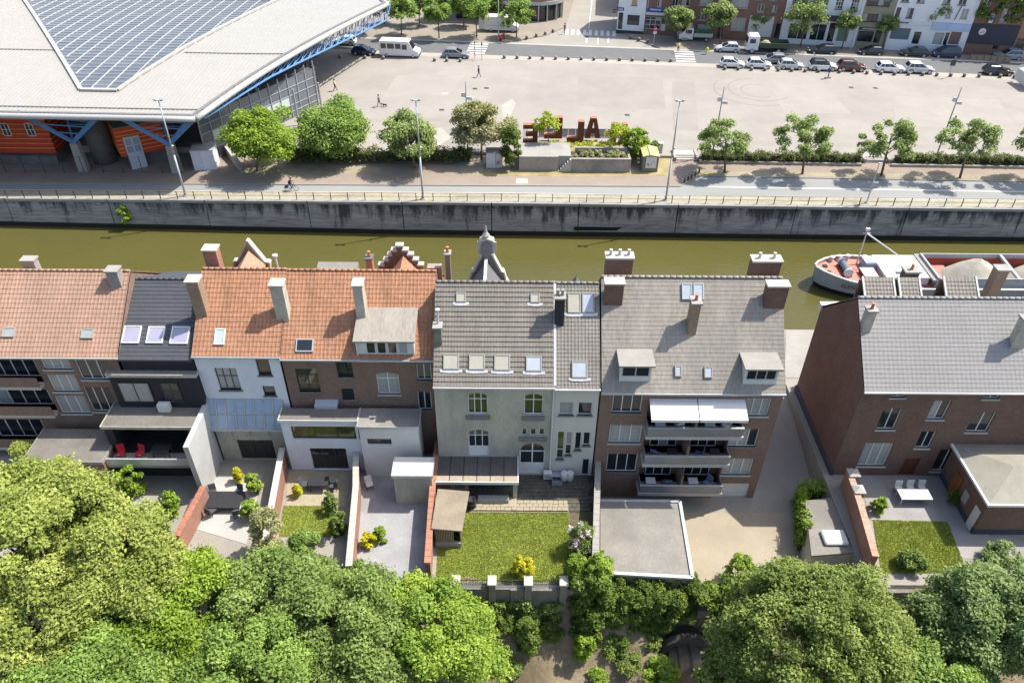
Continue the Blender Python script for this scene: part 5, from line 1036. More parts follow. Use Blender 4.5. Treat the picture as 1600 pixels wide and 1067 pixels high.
q = MB(); q.T = T0; q.quad(g0-gn*.3, g1-gn*.3, g1-gn*.3+Vector((0, 0, 5.3)), g0-gn*.3+Vector((0, 0, 5.3))); q.quad(g0+Vector((0, 0, 5.3)), g1+Vector((0, 0, 5.3)), g1+Vector((-14, 6, 6.5)), g0+Vector((-14, 6, 6.5))); q.build('inner_wall', M('hall_dark', (.07, .075, .08), .8), hall)
for px, py in ((381, 212), (413, 204), (467, 196), (505, 185), (498, 166)):
    q = MB(); q.T = T0; p = P(px, py); q.tube((p.x, p.y, -.6), (p.x, p.y, min(zr_(p.x, p.y), 9)-1.2 if p.x < xe(p.y) else 5), .13, n=8); q.build('steel_post', mu, hall)
# mesh screens at the corner of the square
m0 = P(502, 162); m1 = P(457, 92); md = (m1-m0); ml = md.length; md.normalize(); q = MB(); q.T = T0
for i in range(6):
    p = m0+md*(ml*i/5); q.bar(p, p+Vector((0, 0, 5.2)), .16, .16)
for z in (1.3, 2.6, 3.9, 5.1): q.bar(m0+Vector((0, 0, z)), m1+Vector((0, 0, z)), .08, .08)
scn = q.build('screen_frame', frame_d, hall)
for i in range(5):
    a, c = m0+md*(ml*i/5+.1), m0+md*(ml*(i+1)/5-.1); q = MB(); q.T = T0
    for k in range(1, 9): t = a.lerp(c, k/9); q.bar(t+Vector((0, 0, .1)), t+Vector((0, 0, 5)), .03, .03)
    for k in range(1, 16): z = 5*k/16; q.bar(a+Vector((0, 0, z)), c+Vector((0, 0, z)), .025, .025)
    q.build('mesh_panel', M('mesh_grey', (.22, .225, .235), .5), scn, kind='stuff')
# site fence along the pavement, white cabin
pf = empty('pavement_fence', Q(60, 271), 'thin dark post fence in front of the red clad hall', 'fence'); b = MB(); b.T = Matrix.Translation(-pf.location); pr = None
for px in [-20+30.5*i for i in range(0, 11)]:
    p = Q(px, 271+px*.004); o = boxpart('post', fence_steel, pf, -.03, .03, -.03, .03, 0, 2.3); o.location = p-pf.location+Vector((0, 0, 1.15))
    if pr:
        for z in (.3, 2.2): b.tube(pr+Vector((0, 0, z)), p+Vector((0, 0, z)), .012, n=4)
    pr = p
b.build('wire', fence_steel, pf)
p = Q(322, 267); o = empty('white_cabin', p, 'white box cabin standing in the shade beside the hall column', 'cabin', rz=.12); MB().box(-1.35, 1.35, 0, 2.2, 0, 2.6).build('body', M('cabin_white', (.60, .62, .66), .6, .06, 1), o, bevel=.03); MB().box(-1.4, 1.4, -.05, 2.25, 2.6, 2.7).build('roof', zinc, o); MB().box(-1.3, -.1, -.03, 0, .05, 2.5).build('door', M('cabin_door', (.52, .54, .58), .6), o)
q = [Q(354, 240), Q(377, 268)]; o = empty('ramp_wall', q[0], 'pale concrete ramp wall next to the white cabin', 'wall'); b = MB(); b.T = Matrix.Translation(-o.location); b.bar(q[0]+Vector((0, 0, .7)), q[1]+Vector((0, 0, .4)), .4, 1.2); b.build('wall_run', concrete, o)
b = MB(); b.T = Matrix.Translation(-o.location); b.bar(q[0]+Vector((0, 0, 1.34)), q[1]+Vector((0, 0, 1.04)), .5, .1); b.build('coping', palec, o)
# ================================================================ TREES, SHRUBS, HEDGES
bark = M('bark', (.13, .10, .07), .95, .3, 3, bump=.4, fine=12)
leafm = M('leaf', (.1, .2, .03), .55, .14, .35, attr='tone', fine=3, transl=.4, spec=.25)
PAL = dict(Y=((.205, .245, .055), (.29, .32, .085), (.155, .195, .04)), G=((.155, .23, .05), (.215, .30, .065), (.115, .175, .034)), D=((.145, .20, .05), (.195, .26, .07), (.105, .155, .036)),
           L=((.18, .26, .035), (.26, .33, .05), (.12, .19, .028)), O=((.15, .195, .045), (.205, .25, .065), (.105, .145, .03)), B=((.14, .195, .068), (.19, .255, .09), (.10, .15, .045)),
           Q=((.18, .235, .075), (.25, .31, .11), (.135, .185, .05)), V=((.28, .33, .03), (.36, .38, .04), (.20, .26, .025)), S=((.24, .24, .11), (.33, .32, .18), (.15, .17, .05)),
           H=((.09, .11, .035), (.13, .14, .05), (.07, .085, .025)), I=((.085, .13, .022), (.17, .22, .04), (.05, .085, .015)), P=((.62, .50, .60), (.75, .68, .72), (.16, .2, .05)), Z=((.42, .38, .02), (.50, .45, .03), (.28, .30, .02)), K=((.155, .235, .025), (.22, .30, .035), (.11, .17, .02)))
def leaves(name, clumps, per, size, pal, parent=None, origin=(0, 0, 0), up=.65, fill=.55, kind=None):
    """many small leaf faces on and in a set of clumps (centre, radius, weight)"""
    C = np.array([c for c, r, *_ in clumps]); Rr = np.array([r for c, r, *_ in clumps]); K = len(clumps); wgt = Rr**2; wgt = wgt/wgt.sum(); n = int(per)
    idx = rng.choice(K, n, p=wgt); d = rng.normal(size=(n, 3)); d /= np.linalg.norm(d, axis=1)[:, None]; d[:, 2] = np.where(d[:, 2] < -.35, -d[:, 2], d[:, 2])
    rad = Rr[idx]*(fill+(1.08-fill)*rng.random(n)**.6); pos = C[idx]+d*rad[:, None]*np.array([1, 1, .8])+rng.normal(size=(n, 3))*(Rr[idx]*.17)[:, None]
    nrm = d*.55+np.array([.15, 0, up])+rng.normal(size=(n, 3))*.55; nrm /= np.linalg.norm(nrm, axis=1)[:, None]
    t = np.cross(nrm, rng.normal(size=(n, 3))); t /= np.linalg.norm(t, axis=1)[:, None]; bt = np.cross(nrm, t)
    s = size*(.5+1.0*rng.random(n)); L_ = t*s[:, None]*.62; W_ = bt*s[:, None]*.36; dr = nrm*s[:, None]*.12
    V = np.empty((n, 4, 3)); V[:, 0] = pos-L_-dr; V[:, 1] = pos-W_*.9+L_*.12+dr; V[:, 2] = pos+L_-dr*.8; V[:, 3] = pos+W_*.9+L_*.12+dr
    V -= np.array(origin)
    me = bpy.data.meshes.new(name); me.vertices.add(n*4); me.vertices.foreach_set('co', V.astype(np.float32).ravel()); me.loops.add(n*4); me.loops.foreach_set('vertex_index', np.arange(n*4, dtype=np.int32))
    me.polygons.add(n); me.polygons.foreach_set('loop_start', np.arange(0, n*4, 4, dtype=np.int32)); me.polygons.foreach_set('loop_total', np.full(n, 4, dtype=np.int32)); me.update(calc_edges=True)
    p = np.array(PAL[pal])*1.5; ct = rng.random(K)[idx]; u = np.clip(ct*.8+rng.random(n)*.45-.12, 0, 1)[:, None]; col = np.where(u < .5, p[2]+(p[0]-p[2])*u*2, p[0]+(p[1]-p[0])*(u-.5)*2)*(.85+.3*rng.random(n))[:, None]
    a = me.attributes.new('tone', 'FLOAT_COLOR', 'CORNER'); a.data.foreach_set('color', np.repeat(np.concatenate([col, np.ones((n, 1))], 1), 4, axis=0).astype(np.float32).ravel())
    me.materials.append(leafm); o = bpy.data.objects.new(name, me); COL.objects.link(o)
    if parent: o.parent = parent
    if kind: o['kind'] = kind
    return o
def crown_clumps(c, rx, ry, rz, K, cr, low=-.55, gaps=0):
    out = []; lob = [(rng.normal(size=3), .75+.4*rng.random()) for _ in range(7)]
    while len(out) < K:
        d = rng.normal(size=3); d /= np.linalg.norm(d)
        if d[2] < low: continue
        f = sum(w_*max(0, float(np.dot(d, v/np.linalg.norm(v))))**4 for v, w_ in lob); r = (.5+.5*rng.random()**.4)*(.66+.34*min(1.2, f))
        out.append((np.array(c)+d*np.array([rx, ry, rz])*r, cr*(.65+.7*rng.random())))
    return out
def trunk(b, base, top, r, limbs, seed=0):
    base, top = Vector(base), Vector(top); mid = base.lerp(top, .5)+Vector((random.uniform(-.1, .1)*r*4, random.uniform(-.1, .1)*r*4, 0)); b.tube(base-Vector((0, 0, .3)), mid, r*1.15, r*.85, 9); b.tube(mid, top, r*.85, r*.5, 9)
    for e, t in limbs:
        s_ = mid.lerp(top, t); k = s_.lerp(Vector(e), .5)+Vector((0, 0, random.uniform(0, .12)*(Vector(e)-s_).length)); b.tube(s_, k, r*.42, r*.28, 6); b.tube(k, e, r*.28, r*.07, 5)
def tree(name, label, base, c, rx, ry, rz, n, size, pal, K, cr, tr=.2, group=None, low=-.55, nl=9, fill=.55):
    base = Vector(base); o = empty(name, base, label, 'tree', group); cl = crown_clumps(c, rx, ry, rz, K, cr, low); b = MB(); b.T = Matrix.Translation(-base)
    ls = [(tuple(cl[i][0]), random.uniform(.05, .95)) for i in rng.choice(K, min(nl, K), replace=False)]; cz = Vector(c)
    trunk(b, base, cz+Vector((0, 0, rz*.25)), tr, ls); b.build('trunk', bark, o, smooth=True); leaves('crown', cl, n, size, pal, o, base, fill=fill); return o
def bush(name, label, px, py, z, r, rz, n, size, pal, cat='shrub', group=None, K=14, Yoff=0):
    p = P(px, py, z); p.z = z; o = empty(name, p, label, cat, group); c = p+Vector((0, 0, rz*.75)); cl = crown_clumps(c, r, r, rz, int(K*2.2), r*.27, -.8); b = MB(); b.T = Matrix.Translation(-p)
    for i in range(4): b.tube(p-Vector((0, 0, .1)), Vector(tuple(cl[i][0])), .03, .012, 5)
    b.build('stems', bark, o); leaves('foliage', cl, n, size, pal, o, p); return o
# ---- the big trees in front
BIG = [('Y', 35, 845, 150, 26.5, 'tall yellow-green tree whose crown hides the foot of the brick apartments'), ('Y', 195, 905, 120, 26, 'yellow-green tree below the terrace of the black house'), ('Y', 60, 1000, 135, 22.5, 'yellow-green tree in the cutting in front of the tallest yellow-green crown'),
       ('Y', 120, 865, 95, 27.2, 'yellow-green tree rising beside the low garage of the brick apartments'), ('K', 290, 965, 110, 25, 'bright green tree between the yellow-green crowns and the dark crown'), ('G', 180, 1075, 130, 20.5, 'bright green tree lowest in the cutting beneath the yellow-green trees'), ('D', 440, 968, 118, 25.5, 'broad dark green tree below the pale paved yard'), ('D', 555, 1010, 112, 23.5, 'dark green tree leaning towards the light green feathery tree'), ('G', 390, 1085, 110, 20.5, 'mid green tree in the cutting in front of the broad dark crown'),
       ('L', 610, 1040, 80, 23.5, 'light green tree wedged between the dark crown and the feathery tree'), ('L', 735, 1035, 58, 24.5, 'small light green tree leaning over the slope from the feathery tree'), ('L', 680, 985, 92, 25.0, 'light green feathery tree beside the end of the lawn'), ('O', 1250, 975, 140, 25.0, 'great olive green tree beside the tunnel mouth'), ('O', 1330, 1010, 90, 23.5, 'lower olive green tree joined to the great olive crown'), ('B', 1500, 975, 100, 25.5, 'blue-green tree below the lawn of the dark brick house'), ('B', 1590, 985, 105, 24.5, 'pale blue-green tree below the brick outbuilding'), ('G', 1440, 1080, 80, 21.5, 'low green tree in the gap under the blue-green crowns'), ('O', 1150, 1050, 62, 23.0, 'small olive tree at the right of the track bed')]
for pal, px, py, rp_, Y, lab in BIG:
    c = PY(px, py, Y); r = rp_*depth(c)/F; zg = -5.2; tot = int(min(115000, 3300*r*r)); tree('broadleaf_tree', lab, (c.x, c.y, zg), c, r, r*.92, r*.9, tot,   .155, pal, int(7*r*r), .68, .22, 'trees in the cutting', low=-.35, nl=14, fill=.5)
bush('flowering_shrub', 'white flowering dark shrub at the corner of the pale yard wall', 425, 862, 0, 1.1, 2.2, 6000, .13, 'S', K=20)
# ---- garden shrubs
bush('golden_shrub', 'golden yellow shrub standing alone on the lawn', 818, 899, 0, .62, 1.1, 3500, .11, 'Z', K=16)
pk = bush('pink_shrub', 'pink and white flowering shrub by the dark garden wall', 908, 862, 0, .9, 1.6, 2600, .11, 'I', K=22); leaves('blossom', crown_clumps(pk.location+Vector((0, 0, 1.25)), .95, .95, 1.5, 40, .18), 650, .12, 'P', pk, pk.location); bush('green_shrub', 'bright green shrub below the pink flowering shrub', 903, 905, 0, .75, 1.4, 4500, .12, 'K', K=16)
bush('green_shrub', 'mixed green shrub overhanging the end of the dark garden wall', 930, 915, 0, .8, 1.9, 6000, .12, 'L', K=20)
bush('green_shrub', 'small shrub on the slope below the middle pillar of the railing', 822, 1015, -4.6, .9, 2.2, 5000, .13, 'I', K=22); bush('green_shrub', 'dark bushy shrub at the foot of the retaining wall', 780, 985, -3.6, 1.0, 1.4, 5000, .13, 'I', K=20)
bush('green_shrub', 'leafy bramble beside the sandy path', 910, 1030, -4.8, .7, 1.6, 4000, .13, 'K', K=20); bush('green_shrub', 'low bramble next to the tunnel track bed', 1030, 1062, -5.0, 1.1, .9, 5000, .12, 'L', K=20); bush('green_shrub', 'tall weeds on the sandy slope under the ivy', 985, 1040, -5.0, .9, .5, 2500, .11, 'O', K=16)
for px, py, r, h, pal, lab in ((215, 772, .9, 1.6, 'K', 'bright shrub under the terrace of the black house'), (160, 745, .7, 1.6, 'L', 'light green shrub at the corner of the low garage'), (270, 800, .7, 1.0, 'K', 'leafy shrub at the foot of the brick yard wall'), (375, 752, .35, .8, 'Z', 'round lime green potted plant on the pale yard'), (402, 770, .5, 1.2, 'L', 'climbing plant along the white topped wall'), (395, 812, .6, 1.2, 'L', 'leafy border plant by the white topped wall'), (467, 775, .35, .6, 'Z', 'small yellow plant at the edge of the small lawn'), (520, 800, .5, 1.2, 'D', 'dark shrub beside the small square lawn'), (532, 835, .6, 1.4, 'I', 'dark green shrub against the tall pale wall'), (595, 845, .45, .8, 'K', 'green plant in the bed of the grey yard'), (577, 850, .5, .7, 'Z', 'yellow flowering plant in the bed of the grey yard'), (1370, 798, .45, .8, 'L', 'small plant at the edge of the patio'), (1486, 785, .4, .8, 'I', 'potted shrub beside the brick outbuilding'), (1150, 905, .9, 1.6, 'L', 'green bush at the end of the pale yard'), (960, 905, .8, .9, 'K', 'bushy growth at the end of the flat garage'), (1040, 915, .9, .8, 'D', 'dark bush behind the flat garage'), (60, 735, 1.2, 2.0, 'Y', 'yellowish bush behind the low garage'), (565, 905, .8, 1.0, 'G', 'green bush at the end of the grey yard'), (480, 860, 1.0, 1.2, 'G', 'green bush below the small square lawn'), (1420, 885, 1.0, .8, 'D', 'low bush at the end of the lawn by the patio'), (1560, 880, 1.3, .8, 'B', 'low hedge-like bush below the brick outbuilding')):
    bush('garden_shrub', lab, px, py, ZY if 935 < px < 1260 else 0, r, h, int(2600*(r+.3)), .13, pal, group='shrubs in the yards', K=14)
def hedge(name, label, pts, z, w_, h, dens, pal, size=.13, zf=None, cr=.28):
    w3 = [P(x, y, z) if zf is None else zf(x, y) for x, y in pts]; o = empty(name, w3[0], label, 'hedge'); cl = []
    for a, c in zip(w3, w3[1:]):
        L_ = (c-a).length; n = int(L_*w_*h*14)+4
        for _ in range(n): t = rng.random(); p = a.lerp(c, t); cl.append((np.array([p.x+rng.normal()*.03, p.y+(rng.random()-.5)*w_, p.z+.15+rng.random()*(h-.2)]), cr*(.7+.6*rng.random())))
    Lt = sum((c-a).length for a, c in zip(w3, w3[1:])); leaves('foliage', cl, int(dens*Lt), size, pal, o, w3[0]); b = MB(); b.T = Matrix.Translation(-w3[0])
    for a, c in zip(w3, w3[1:]): b.bar(a+Vector((0, 0, h*.35)), c+Vector((0, 0, h*.35)), w_*.6, h*.6)
    b.build('woody_core', M('hedge_core', (.03, .035, .015), .95), o); return o
hedge('clipped_hedge', 'bright green hedge wrapped round the small grey garage', [(1250, 862), (1243, 790), (1316, 783)], ZY, .7, 2.5, 900, 'K', .14, cr=.32)
# ivy hanging over the retaining wall right of the garden
def ivy(name, label, specs, n, pal):
    cl = []
    for x0, x1, y0, y1, z0, z1, k in specs:
        for _ in range(int(k*1.8)): cl.append((np.array([x0+(x1-x0)*rng.random(), y0+(y1-y0)*rng.random(), z0+(z1-z0)*rng.random()]), (.2+.22*rng.random())))
    o = empty(name, (specs[0][0], specs[0][2], specs[0][4]), label, 'ivy'); leaves('foliage', cl, n, .14, pal, o, (specs[0][0], specs[0][2], specs[0][4])); b = MB(); b.T = Matrix.Translation(-o.location)
    for _ in range(14): i = rng.integers(len(cl)); p = Vector(tuple(cl[i][0])); b.tube((p.x, YG_-.3, -3.2), p, .04, .015, 5)
    b.build('stems', bark, o); return o
ivy('ivy', 'dark ivy mass spilling over the wall at the end of the dark garden wall', [(3.9, 6.2, YG_-1.0, YG_+1.0, -1.8, 1.7, 70), (4.2, 5.8, YG_-1.5, YG_-.4, -3.6, -1.0, 30)], 26000, 'I')
ivy('ivy', 'long ivy curtain hanging over the wall behind the flat garage', [(6.3, 14.5, YG_-.75, YG_+1.2, -2.5, -.3, 120), (6.3, 10.5, YG_-1.0, YG_-.4, -3.6, -1.8, 40)], 38000, 'I')
ivy('ivy', 'ivy on the retaining wall under the iron railing', [(-3.5, 3.4, YG_-.6, YG_-.3, -2.9, -1.1, 30)], 7000, 'D')
# ---- quay side: zf puts roots on the sloping pavement
QT = [('dense round dark green tree next to the white cabin', 400, 268, 409, 219, 55, 'K', 24000, 90), ('broad green tree whose trunk stands among the dry grass', 530, 250, 529, 207, 57, 'G', 24000, 90), ('green tree behind the second lamp post', 648, 263, 640, 218, 44, 'Q', 13000, 55), ('pale variegated tree beside the white kiosk', 752, 250, 752, 203, 46, 'S', 15000, 60),
      ('young street tree with two crowns beside the row of short posts', 1133, 270, 1133, 225, 43, 'Q', 7500, 34), ('young street tree with a pointed crown in front of the hedge', 1254, 272, 1258, 218, 44, 'Q', 7500, 36), ('young street tree next to the square steps', 1377, 275, 1390, 222, 46, 'Q', 7000, 32), ('young airy street tree beside the leaning square lamp', 1500, 278, 1515, 220, 45, 'Q', 6500, 32), ('young street tree past the end of the quay hedge', 1622, 284, 1640, 225, 45, 'Q', 6500, 32)]
for lab, bx, by, cx, cy, rp_, pal, n, K in QT:
    p = Q(bx, by, .1); c = PY(cx, cy, p.y); r = rp_*depth(c)/F; tree('quay_tree', lab, p, c, r, r*.9, r*.78, n, .24 if K > 50 else .22, pal, K, r*(.22 if K > 50 else .17), .14, 'trees along the quay', low=-.6)
for px, py, cx, cy, rp_, pal, n, lab in ((857, 232, 856, 197, 19, 'V', 2200, 'small lime green tree between the first two rusty letters'), (968, 238, 966, 212, 22, 'V', 2000, 'small yellowish tree in front of the last rusty letter')):
    p = P(px, py, .6); c = PY(cx, cy, p.y); r = rp_*depth(c)/F; tree('small_tree', lab, p, c, r, r*.9, r*1.0, n, .2, pal, 26, r*.25, .06, 'small trees among the letters')
bush('green_shrub', 'round green bush at the end of the letters beside the yellow roofed kiosk', 993, 250, -.3, 1.6, 2.6, 6000, .2, 'K', K=22); bush('green_shrub', 'dark bush between the pale tree and the first letter', 800, 262, -.3, 1.4, 3.0, 5500, .2, 'I', K=22); bush('green_shrub', 'low bush behind the yellow roofed kiosk', 1018, 246, -.2, 1.0, 1.4, 2500, .18, 'D', K=14)
zf = lambda x, y: Q(x, y, .35)
hedge('quay_hedge', 'low hedge between the broad green tree and the variegated tree', [(455, 250), (600, 250), (735, 249)], 0, 2.0, 1.3, 700, 'H', .2, zf, .4); hedge('quay_hedge', 'long low hedge right of the first steps', [(1096, 249), (1215, 250), (1342, 252)], 0, 1.2, 1.0, 420, 'H', .17, zf, .34); hedge('quay_hedge', 'long low hedge right of the second steps', [(1398, 252), (1500, 254), (1640, 257)], 0, 1.2, 1.0, 420, 'H', .17, zf, .34)
o = bush('green_shrub', 'little bush growing out of the dark quay wall', 200, 340, -2.6, .75, 1.1, 1800, .2, 'L', K=14); p_ = PY(200, 340, 81.2); o.location = (p_.x, 81.0, p_.z-.4)
# ---- trees of the far street
FT = [(1060, 66, 1060, 31, 21), (1125, 70, 1127, 27, 23), (1190, 62, 1190, 32, 19), (1250, 74, 1262, 30, 31), (1315, 77, 1325, 37, 18), (1380, 78, 1387, 40, 14), (1445, 76, 1457, 27, 25), (627, 56, 627, 14, 22), (568, 53, 570, 14, 20), (686, 60, 684, 18, 20), (745, 59, 742, 14, 24), (807, 59, 806, 24, 24), (600, 38, 603, 8, 20), (655, 40, 655, 8, 22), (725, 42, 722, 6, 22), (700, 30, 700, -6, 22), (765, 30, 765, -4, 22)]
FL = ['beside the white tipper van', 'behind the silver car', 'behind the white truck cab', 'in front of the white shop with dark windows', 'in front of the olive shopfront', 'slim, before the olive building corner', 'in front of the white corner shop', 'left of the row by the minibus', 'under the tip of the blue girder', 'between minibus and grey car', 'nearest the zebra crossing poles', 'in front of the white delivery van', 'in the second row near the hall tip', 'in the second row behind the minibus', 'in the second row near the van', 'in the back row', 'at the back beside the rounded brick building']
for (bx, by, cx, cy, rp_), lab in zip(FT, FL):
    p = P(bx, by, .12); c = PY(cx, cy, p.y); r = rp_*depth(c)/F; tree('street_tree', 'street tree '+lab, p, c, r, r*.9, r*1.05, 3600, .3, 'Q' if bx > 900 else 'G', 34, r*.27, .1, 'trees of the far street', low=-.7)

for px, py, z, r, h, pal, lab in ((862, 992, -4.2, .9, 1.0, 'I', 'dark undergrowth on the slope under the last pillar of the railing'), (955, 1005, -4.6, 1.1, .8, 'I', 'dark bramble bank below the ivy curtain'), (1012, 1010, -4.7, .8, .8, 'O', 'olive undergrowth at the left of the tunnel mouth'), (800, 1052, -5.2, .7, .6, 'D', 'low weeds on the sandy slope beside the light green tree'), (935, 1062, -5.2, .6, .5, 'L', 'tuft of weeds on the sandy ground')):
    bush('undergrowth', lab, px, py, z, r, h, int(3600*r), .12, pal, group='undergrowth of the slope', K=18)
# ================================================================ THINGS ON THE QUAY AND THE SQUARE
corten = M('corten', (.15, .052, .028), .85, .25, 1.5, fine=8)
corten_top = M('corten_top', (.36, .15, .09), .85, .2, 1.5)
wallc = M('terrace_concrete', (.30, .28, .245), .92, .2, .7, bump=.3, fine=6, stain=.6, stain_col=(.13, .125, .115))
pw = Q(850, 267.5, .1); ZT = PY(850, 245, pw.y).z; Yw = pw.y
te = empty('letter_terrace', (pw.x, Yw, zq(pw.x)), 'concrete terrace with planter and steps carrying the rusty letters', 'terrace'); TT = Matrix.Translation(-te.location)
xl, xm, xr = PY(811, 255, Yw).x, PY(872, 258, Yw).x, PY(985, 258, Yw).x
def tb(name, mat, x0, x1, y0, y1, z0, z1): b = MB(); b.T = TT; b.box(x0, x1, y0, y1, z0, z1); return b.build(name, mat, te, bevel=.02)
tb('left_wall', wallc, xl, xm, Yw, Yw+.35, -.9, ZT); tb('right_wall', wallc, PY(893, 258, Yw).x, xr, Yw-.25, Yw+.1, -.9, ZT-.15); tb('left_platform', concrete, xl, xm+1.6, Yw+.35, Yw+4.2, -.9, ZT-.04); tb('side_wall', wallc, xr-.3, xr, Yw+.1, Yw+4, -.9, ZT-.2)
ns = 6
for i in range(ns): x0 = xm+(PY(893, 258, Yw).x-xm)*i/ns; tb('step', palec, x0, x0+(PY(893, 258, Yw).x-xm)/ns, Yw-.2, Yw+1.6, -.9, -.25+(ZT+.1)*(i+1)/ns-.2)
tb('planter_soil', darkearth, PY(893, 258, Yw).x, xr-.3, Yw+.1, Yw+1.9, -.9, ZT-.3); tb('back_wall', wallc, PY(893, 258, Yw).x+.5, xr-.3, Yw+1.9, Yw+2.2, -.9, ZT+.35); tb('upper_bed', drygrass, xl+.2, xr-.3, Yw+4.2, Yw+7.0, -.5, .45)
cl = [(np.array([PY(895, 258, Yw).x+rng.random()*(xr-PY(895, 258, Yw).x-.6), Yw+.4+rng.random()*1.3, ZT-.2+rng.random()*.25]), .22) for _ in range(50)]; o = leaves('planter_grass', cl, 2600, .16, 'S', te, te.location, kind='stuff')
cl = [(np.array([xl+.5+rng.random()*(xr-xl-1), Yw+4.4+rng.random()*2.4, .5+rng.random()*.15]), .25) for _ in range(60)]; o = leaves('bed_grass', cl, 2200, .15, 'V', te, te.location, kind='stuff')
def letter(ch, px, pyt, pyb, width_px, zb):
    p = P(px, pyb, zb); h = PY(px, pyt, p.y).z-zb; w_ = width_px*depth(p)/F; t = .75; s = w_*.34; r = empty('letter_'+ch.lower(), p, {'E': 'rusty steel letter E facing the square, with a lattice of thin bars', 'L1': 'rusty steel letter L half hidden by the lime green tree', 'L2': 'rusty steel letter L standing next to the letter A', 'A': 'rusty steel letter A facing the square', 'H': 'rusty steel letter H behind the small yellowish tree'}[ch], 'letter'); r.name = 'steel_letter'
    def bx(n, x0, x1, z0, z1): o = MB().box(x0, x1, 0, t, z0, z1).build(n, corten, r, bevel=.015); MB().box(x0, x1, .0, t, z1, z1+.03).build('top_edge', corten_top, o)
    k = h*.2
    if ch == 'E':                                   # seen from behind: the spine is on the right
        bx('spine', w_/2-s, w_/2, 0, h-k-.01); bx('arm', -w_/2, w_/2, h-k, h); bx('arm', -w_/2, w_/2-s-.005, 0, k)
        bx('arm', -w_/2+s*.5, w_/2-s-.005, h*.42, h*.42+k*.8)
        for i in range(4): MB().box(-w_/2+i*.18, -w_/2+i*.18+.05, .1, .3, k, h-k).build('bar', white_p, r)
    elif ch in ('L1', 'L2'): bx('stem', w_/2-s*1.05, w_/2, 0, h); bx('foot', -w_/2, w_/2-s*1.05-.005, 0, k)
    elif ch == 'H': bx('stem', -w_/2, -w_/2+s, 0, h); bx('stem', w_/2-s, w_/2, 0, h); bx('crossbar', -w_/2+s+.005, w_/2-s-.005, h*.42, h*.42+k)
    else:
        a = w_*.16
        for sg in (-1, 1):
            b = MB(); b.prism([(sg*w_/2, 0, 0), (sg*(w_/2-s), 0, 0), (sg*.02, 0, h-k*.9), (sg*.02, 0, h), (sg*(a+.05), 0, h)], (0, t, 0)); b.build('leg', corten, r)
        b = MB(); b.box(-w_*.2, w_*.2, .05, t-.05, h*.25, h*.25+k*.8); b.build('crossbar', corten, r); MB().box(-a-.05, a+.05, 0, t, h, h+.03).build('top_edge', corten_top, r)
letter('E', 828.5, 196, 226, 23, .9); letter('L1', 864, 184.5, 217, 28, .5); letter('L2', 898.5, 191, 222, 26, .5); letter('A', 926, 185.5, 216.5, 24, .5); letter('H', 966, 195, 225, 24, .5)
# glass balustrade panels behind the letters
gb = empty('glass_balustrade', P(850, 211), 'low glass balustrade behind the rusty letters', 'balustrade'); bt = Matrix.Translation(-gb.location)
for i in range(12):
    a, c = P(842+i*11.5, 213.5+i*.12), P(842+(i+1)*11.5-.8, 213.5+(i+1)*.12); b = MB(); b.T = bt; b.bar(a+Vector((0, 0, .6)), c+Vector((0, 0, .6)), .04, 1.1); b.build('panel', M('balustrade_glass', (.26, .285, .29), .15, .1, 1, spec=.6), gb); b = MB(); b.T = bt; b.bar(a, a+Vector((0, 0, 1.2)), .06, .06); b.build('post', metal_g, gb)
# kiosks and cabinets
p = Q(760, 263, .1); o = empty('utility_kiosk', p, 'white metal kiosk with red graffiti under the pale tree', 'kiosk'); W_, Hh = 2.0, 2.0
MB().box(0, W_*.55, 0, 1.4, 0, Hh).build('body', M('kiosk_white', (.58, .60, .60), .6, .1, 1), o, bevel=.03); MB().box(W_*.56, W_, .05, 1.3, 0, Hh-.05).build('side_body', M('kiosk_grey', (.48, .48, .48), .6, .1, 1), o, bevel=.03); MB().box(-.08, W_+.08, -.08, 1.48, Hh, Hh+.1).build('roof', concrete, o)
b = MB()
for a in range(5): t0 = random.uniform(0, 6); c_ = Vector((W_*.66+.1*a, .03, .7+.25*random.random())); b.path([c_+Vector((.12*math.cos(t0+k), 0, .22*math.sin(t0+k*1.2))) for k in range(6)], .016, 4)
b.build('graffiti', M('graffiti_red', (.35, .06, .07), .7), o, kind='stuff'); boxpart('door', M('kiosk_door', (.5, .52, .53), .6), o, .12, W_*.45, -.02, 0, .1, 1.85)
p = Q(1003, 269, .1); o = empty('transformer_kiosk', p, 'grey kiosk with yellow gabled roof and a white notice', 'kiosk'); W_ = 1.9
MB().box(0, W_, 0, 2.6, 0, 2.1).build('body', M('kiosk_olive', (.17, .17, .14), .8, .15, 1), o); b = MB(); b.add([(-.1, -.12, 2.1), (W_*.38, -.12, 2.35), (W_+.1, -.12, 2.1), (-.1, 2.75, 2.1), (W_*.38, 2.75, 2.35), (W_+.1, 2.75, 2.1)], [(0,1,4,3),(1,2,5,4),(0,2,1),(3,4,5),(0,3,5,2)]); rf = b.build('roof', M('kiosk_yellow', (.50, .46, .20), .7, .1, 1), o); b = MB(); b.bar((W_*.38, -.13, 2.37), (W_*.38, 2.76, 2.37), .07, .05); b.build('ridge', M('ridge_dark', (.16, .13, .07), .8), rf)
nb = MB().box(.35, W_-.25, -.04, -.001, .55, 2.0).build('notice', white_p, o)
for i, (x0, x1, z0, z1) in enumerate(((.5, .7, 1.0, 1.2), (.62, .85, .85, 1.0), (1.0, 1.08, 1.0, 1.3), (1.2, 1.4, 1.3, 1.42))): boxpart('notice_print', M('print_grey', (.22, .22, .25), .8), nb, x0, x1, -.046, -.042, z0, z1)
